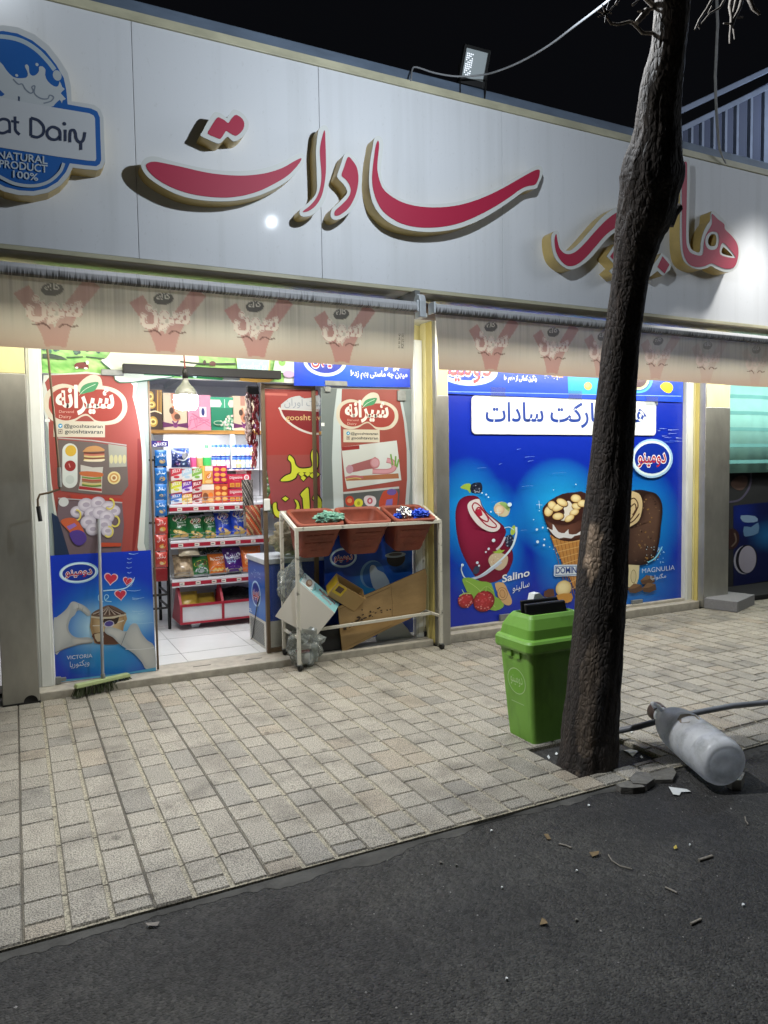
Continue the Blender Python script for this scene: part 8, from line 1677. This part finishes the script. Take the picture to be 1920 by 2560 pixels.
# ---- chest freezer
fz = thing('chest_freezer', 'blue sided chest freezer with white grille just inside the door', 'freezer', (2.2, 6.3, 0.06))
FX0, FX1, FY0, FY1 = 1.868, 2.75, 6.03, 6.52
mb = MB(); mb.box(FX0, FX1, FY0, FY1, 0.30, 0.79, rgb('123f9c')); mb.box(FX0 + 0.001, FX1, FY0 + 0.001, FY1 - 0.001, 0.062, 0.30, rgb('c2c0b4'))
c = Canvas(lambda u, v, k: atx(u, v, FX0 - k * 0.0004), mb)
def fy(y, z_):
    v = Vector((FX0, y, z_)) - CAM; qx = AX * v.x + AY * v.y + AZ * v.z; return (CX + F * qx.x / qx.z, CY + F * qx.y / qx.z)
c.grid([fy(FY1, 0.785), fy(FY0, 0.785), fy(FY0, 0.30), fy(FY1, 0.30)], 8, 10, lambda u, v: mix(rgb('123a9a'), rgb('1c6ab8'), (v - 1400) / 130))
zl = Zm(360, 1200, 360)
# seen from beside the freezer its side is a tall oval emblem: draw in the side's own metres
cs_ = Canvas(lambda u, v, k: Vector((FX0 - 0.002 - k * 0.0004, u, v)), mb, up=1)
for rr, cc in ((1.0, 'b9d6ea'), (0.86, '142f8a')): cs_.ell(6.285, 0.505, 0.135 * rr, 0.115 * rr, cc)
cs_.text('دومینو', (6.38, 0.475), (6.19, 0.475), 0.125, 'e8e4e4', 0.05); cs_.text('دومینو', (6.38, 0.475), (6.19, 0.475), 0.125, 'b83040', 0.01)
rn = random.Random(14)
for k in range(18): cs_.ell(rn.uniform(6.12, 6.4), rn.uniform(0.64, 0.72), 0.005, 0.005, 'cfe2f2', n=7, keep=k > 0)
cs_.rect(6.44, 0.335, 6.50, 0.345, 'c2d0e0'); cs_.rect(6.42, 0.318, 6.50, 0.328, 'c2d0e0')
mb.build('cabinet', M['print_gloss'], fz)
mb = MB()
for k in range(14): z_ = 0.085 + k * 0.014; mb.box(FX0 - 0.004, FX0 + 0.001, FY0 + 0.05, FY1 - 0.04, z_, z_ + 0.006)
mb.build('grille', M['grey'], fz)
mb = MB(); mb.box(FX0 - 0.012, FX1, FY0 - 0.01, FY1 + 0.01, 0.79, 0.835); mb.build('lid_frame', M['alu'], fz, bevel=0.005)
mb = MB(); mb.tube([Vector((FX0 - 0.006, 6.16, 0.50)), Vector((FX0 - 0.008, 6.22, 0.44)), Vector((FX0 - 0.008, 6.27, 0.36)), Vector((FX0 - 0.010, 6.33, 0.24)), Vector((FX0 - 0.010, 6.40, 0.10)), Vector((FX0 - 0.014, 6.44, 0.068))], 0.004, 6); mb.build('power_cord', M['black'], fz)
# goods seen through the panes
gv = thing('vegetable_crate', 'green vegetables stacked behind the sliding glass leaf', 'vegetables', (2.05, 6.9, 0.9)); rn = random.Random(21)
mb = MB()
for k in range(60):
    p = Vector((rn.uniform(2.22, 2.52), rn.uniform(6.95, 7.1), rn.uniform(1.15, 1.55))); bm = bmesh.new(); bmesh.ops.create_icosphere(bm, subdivisions=1, radius=0.035); bm.verts.index_update(); mb.add([p + v.co for v in bm.verts], [tuple(v.index for v in f.verts) for f in bm.faces], rgb(rn.choice(['34552a', '44662e', '28401e', '5f7a3a']))); bm.free()
mb.build('vegetable_heap', M['pack'], gv)
nb = thing('net_bag', 'bag of pale dried goods standing on the freezer behind the rack', 'bag', (2.0, 6.2, 0.84))
for k, (ctr_, rd, cc) in enumerate(((Vector((2.16, 6.2, 0.99)), (0.16, 0.12, 0.15), 'a39878'), (Vector((2.40, 6.25, 0.97)), (0.12, 0.12, 0.13), '857a5c'))): crumple('', '', '', ctr_, rd, mat('dried_goods', cc, 0.7, 0, 0.55, (26, 26, 26), 0.8, 45), k + 2.5, 0.5, 2.0, 4, 'bag_body', None, nb)
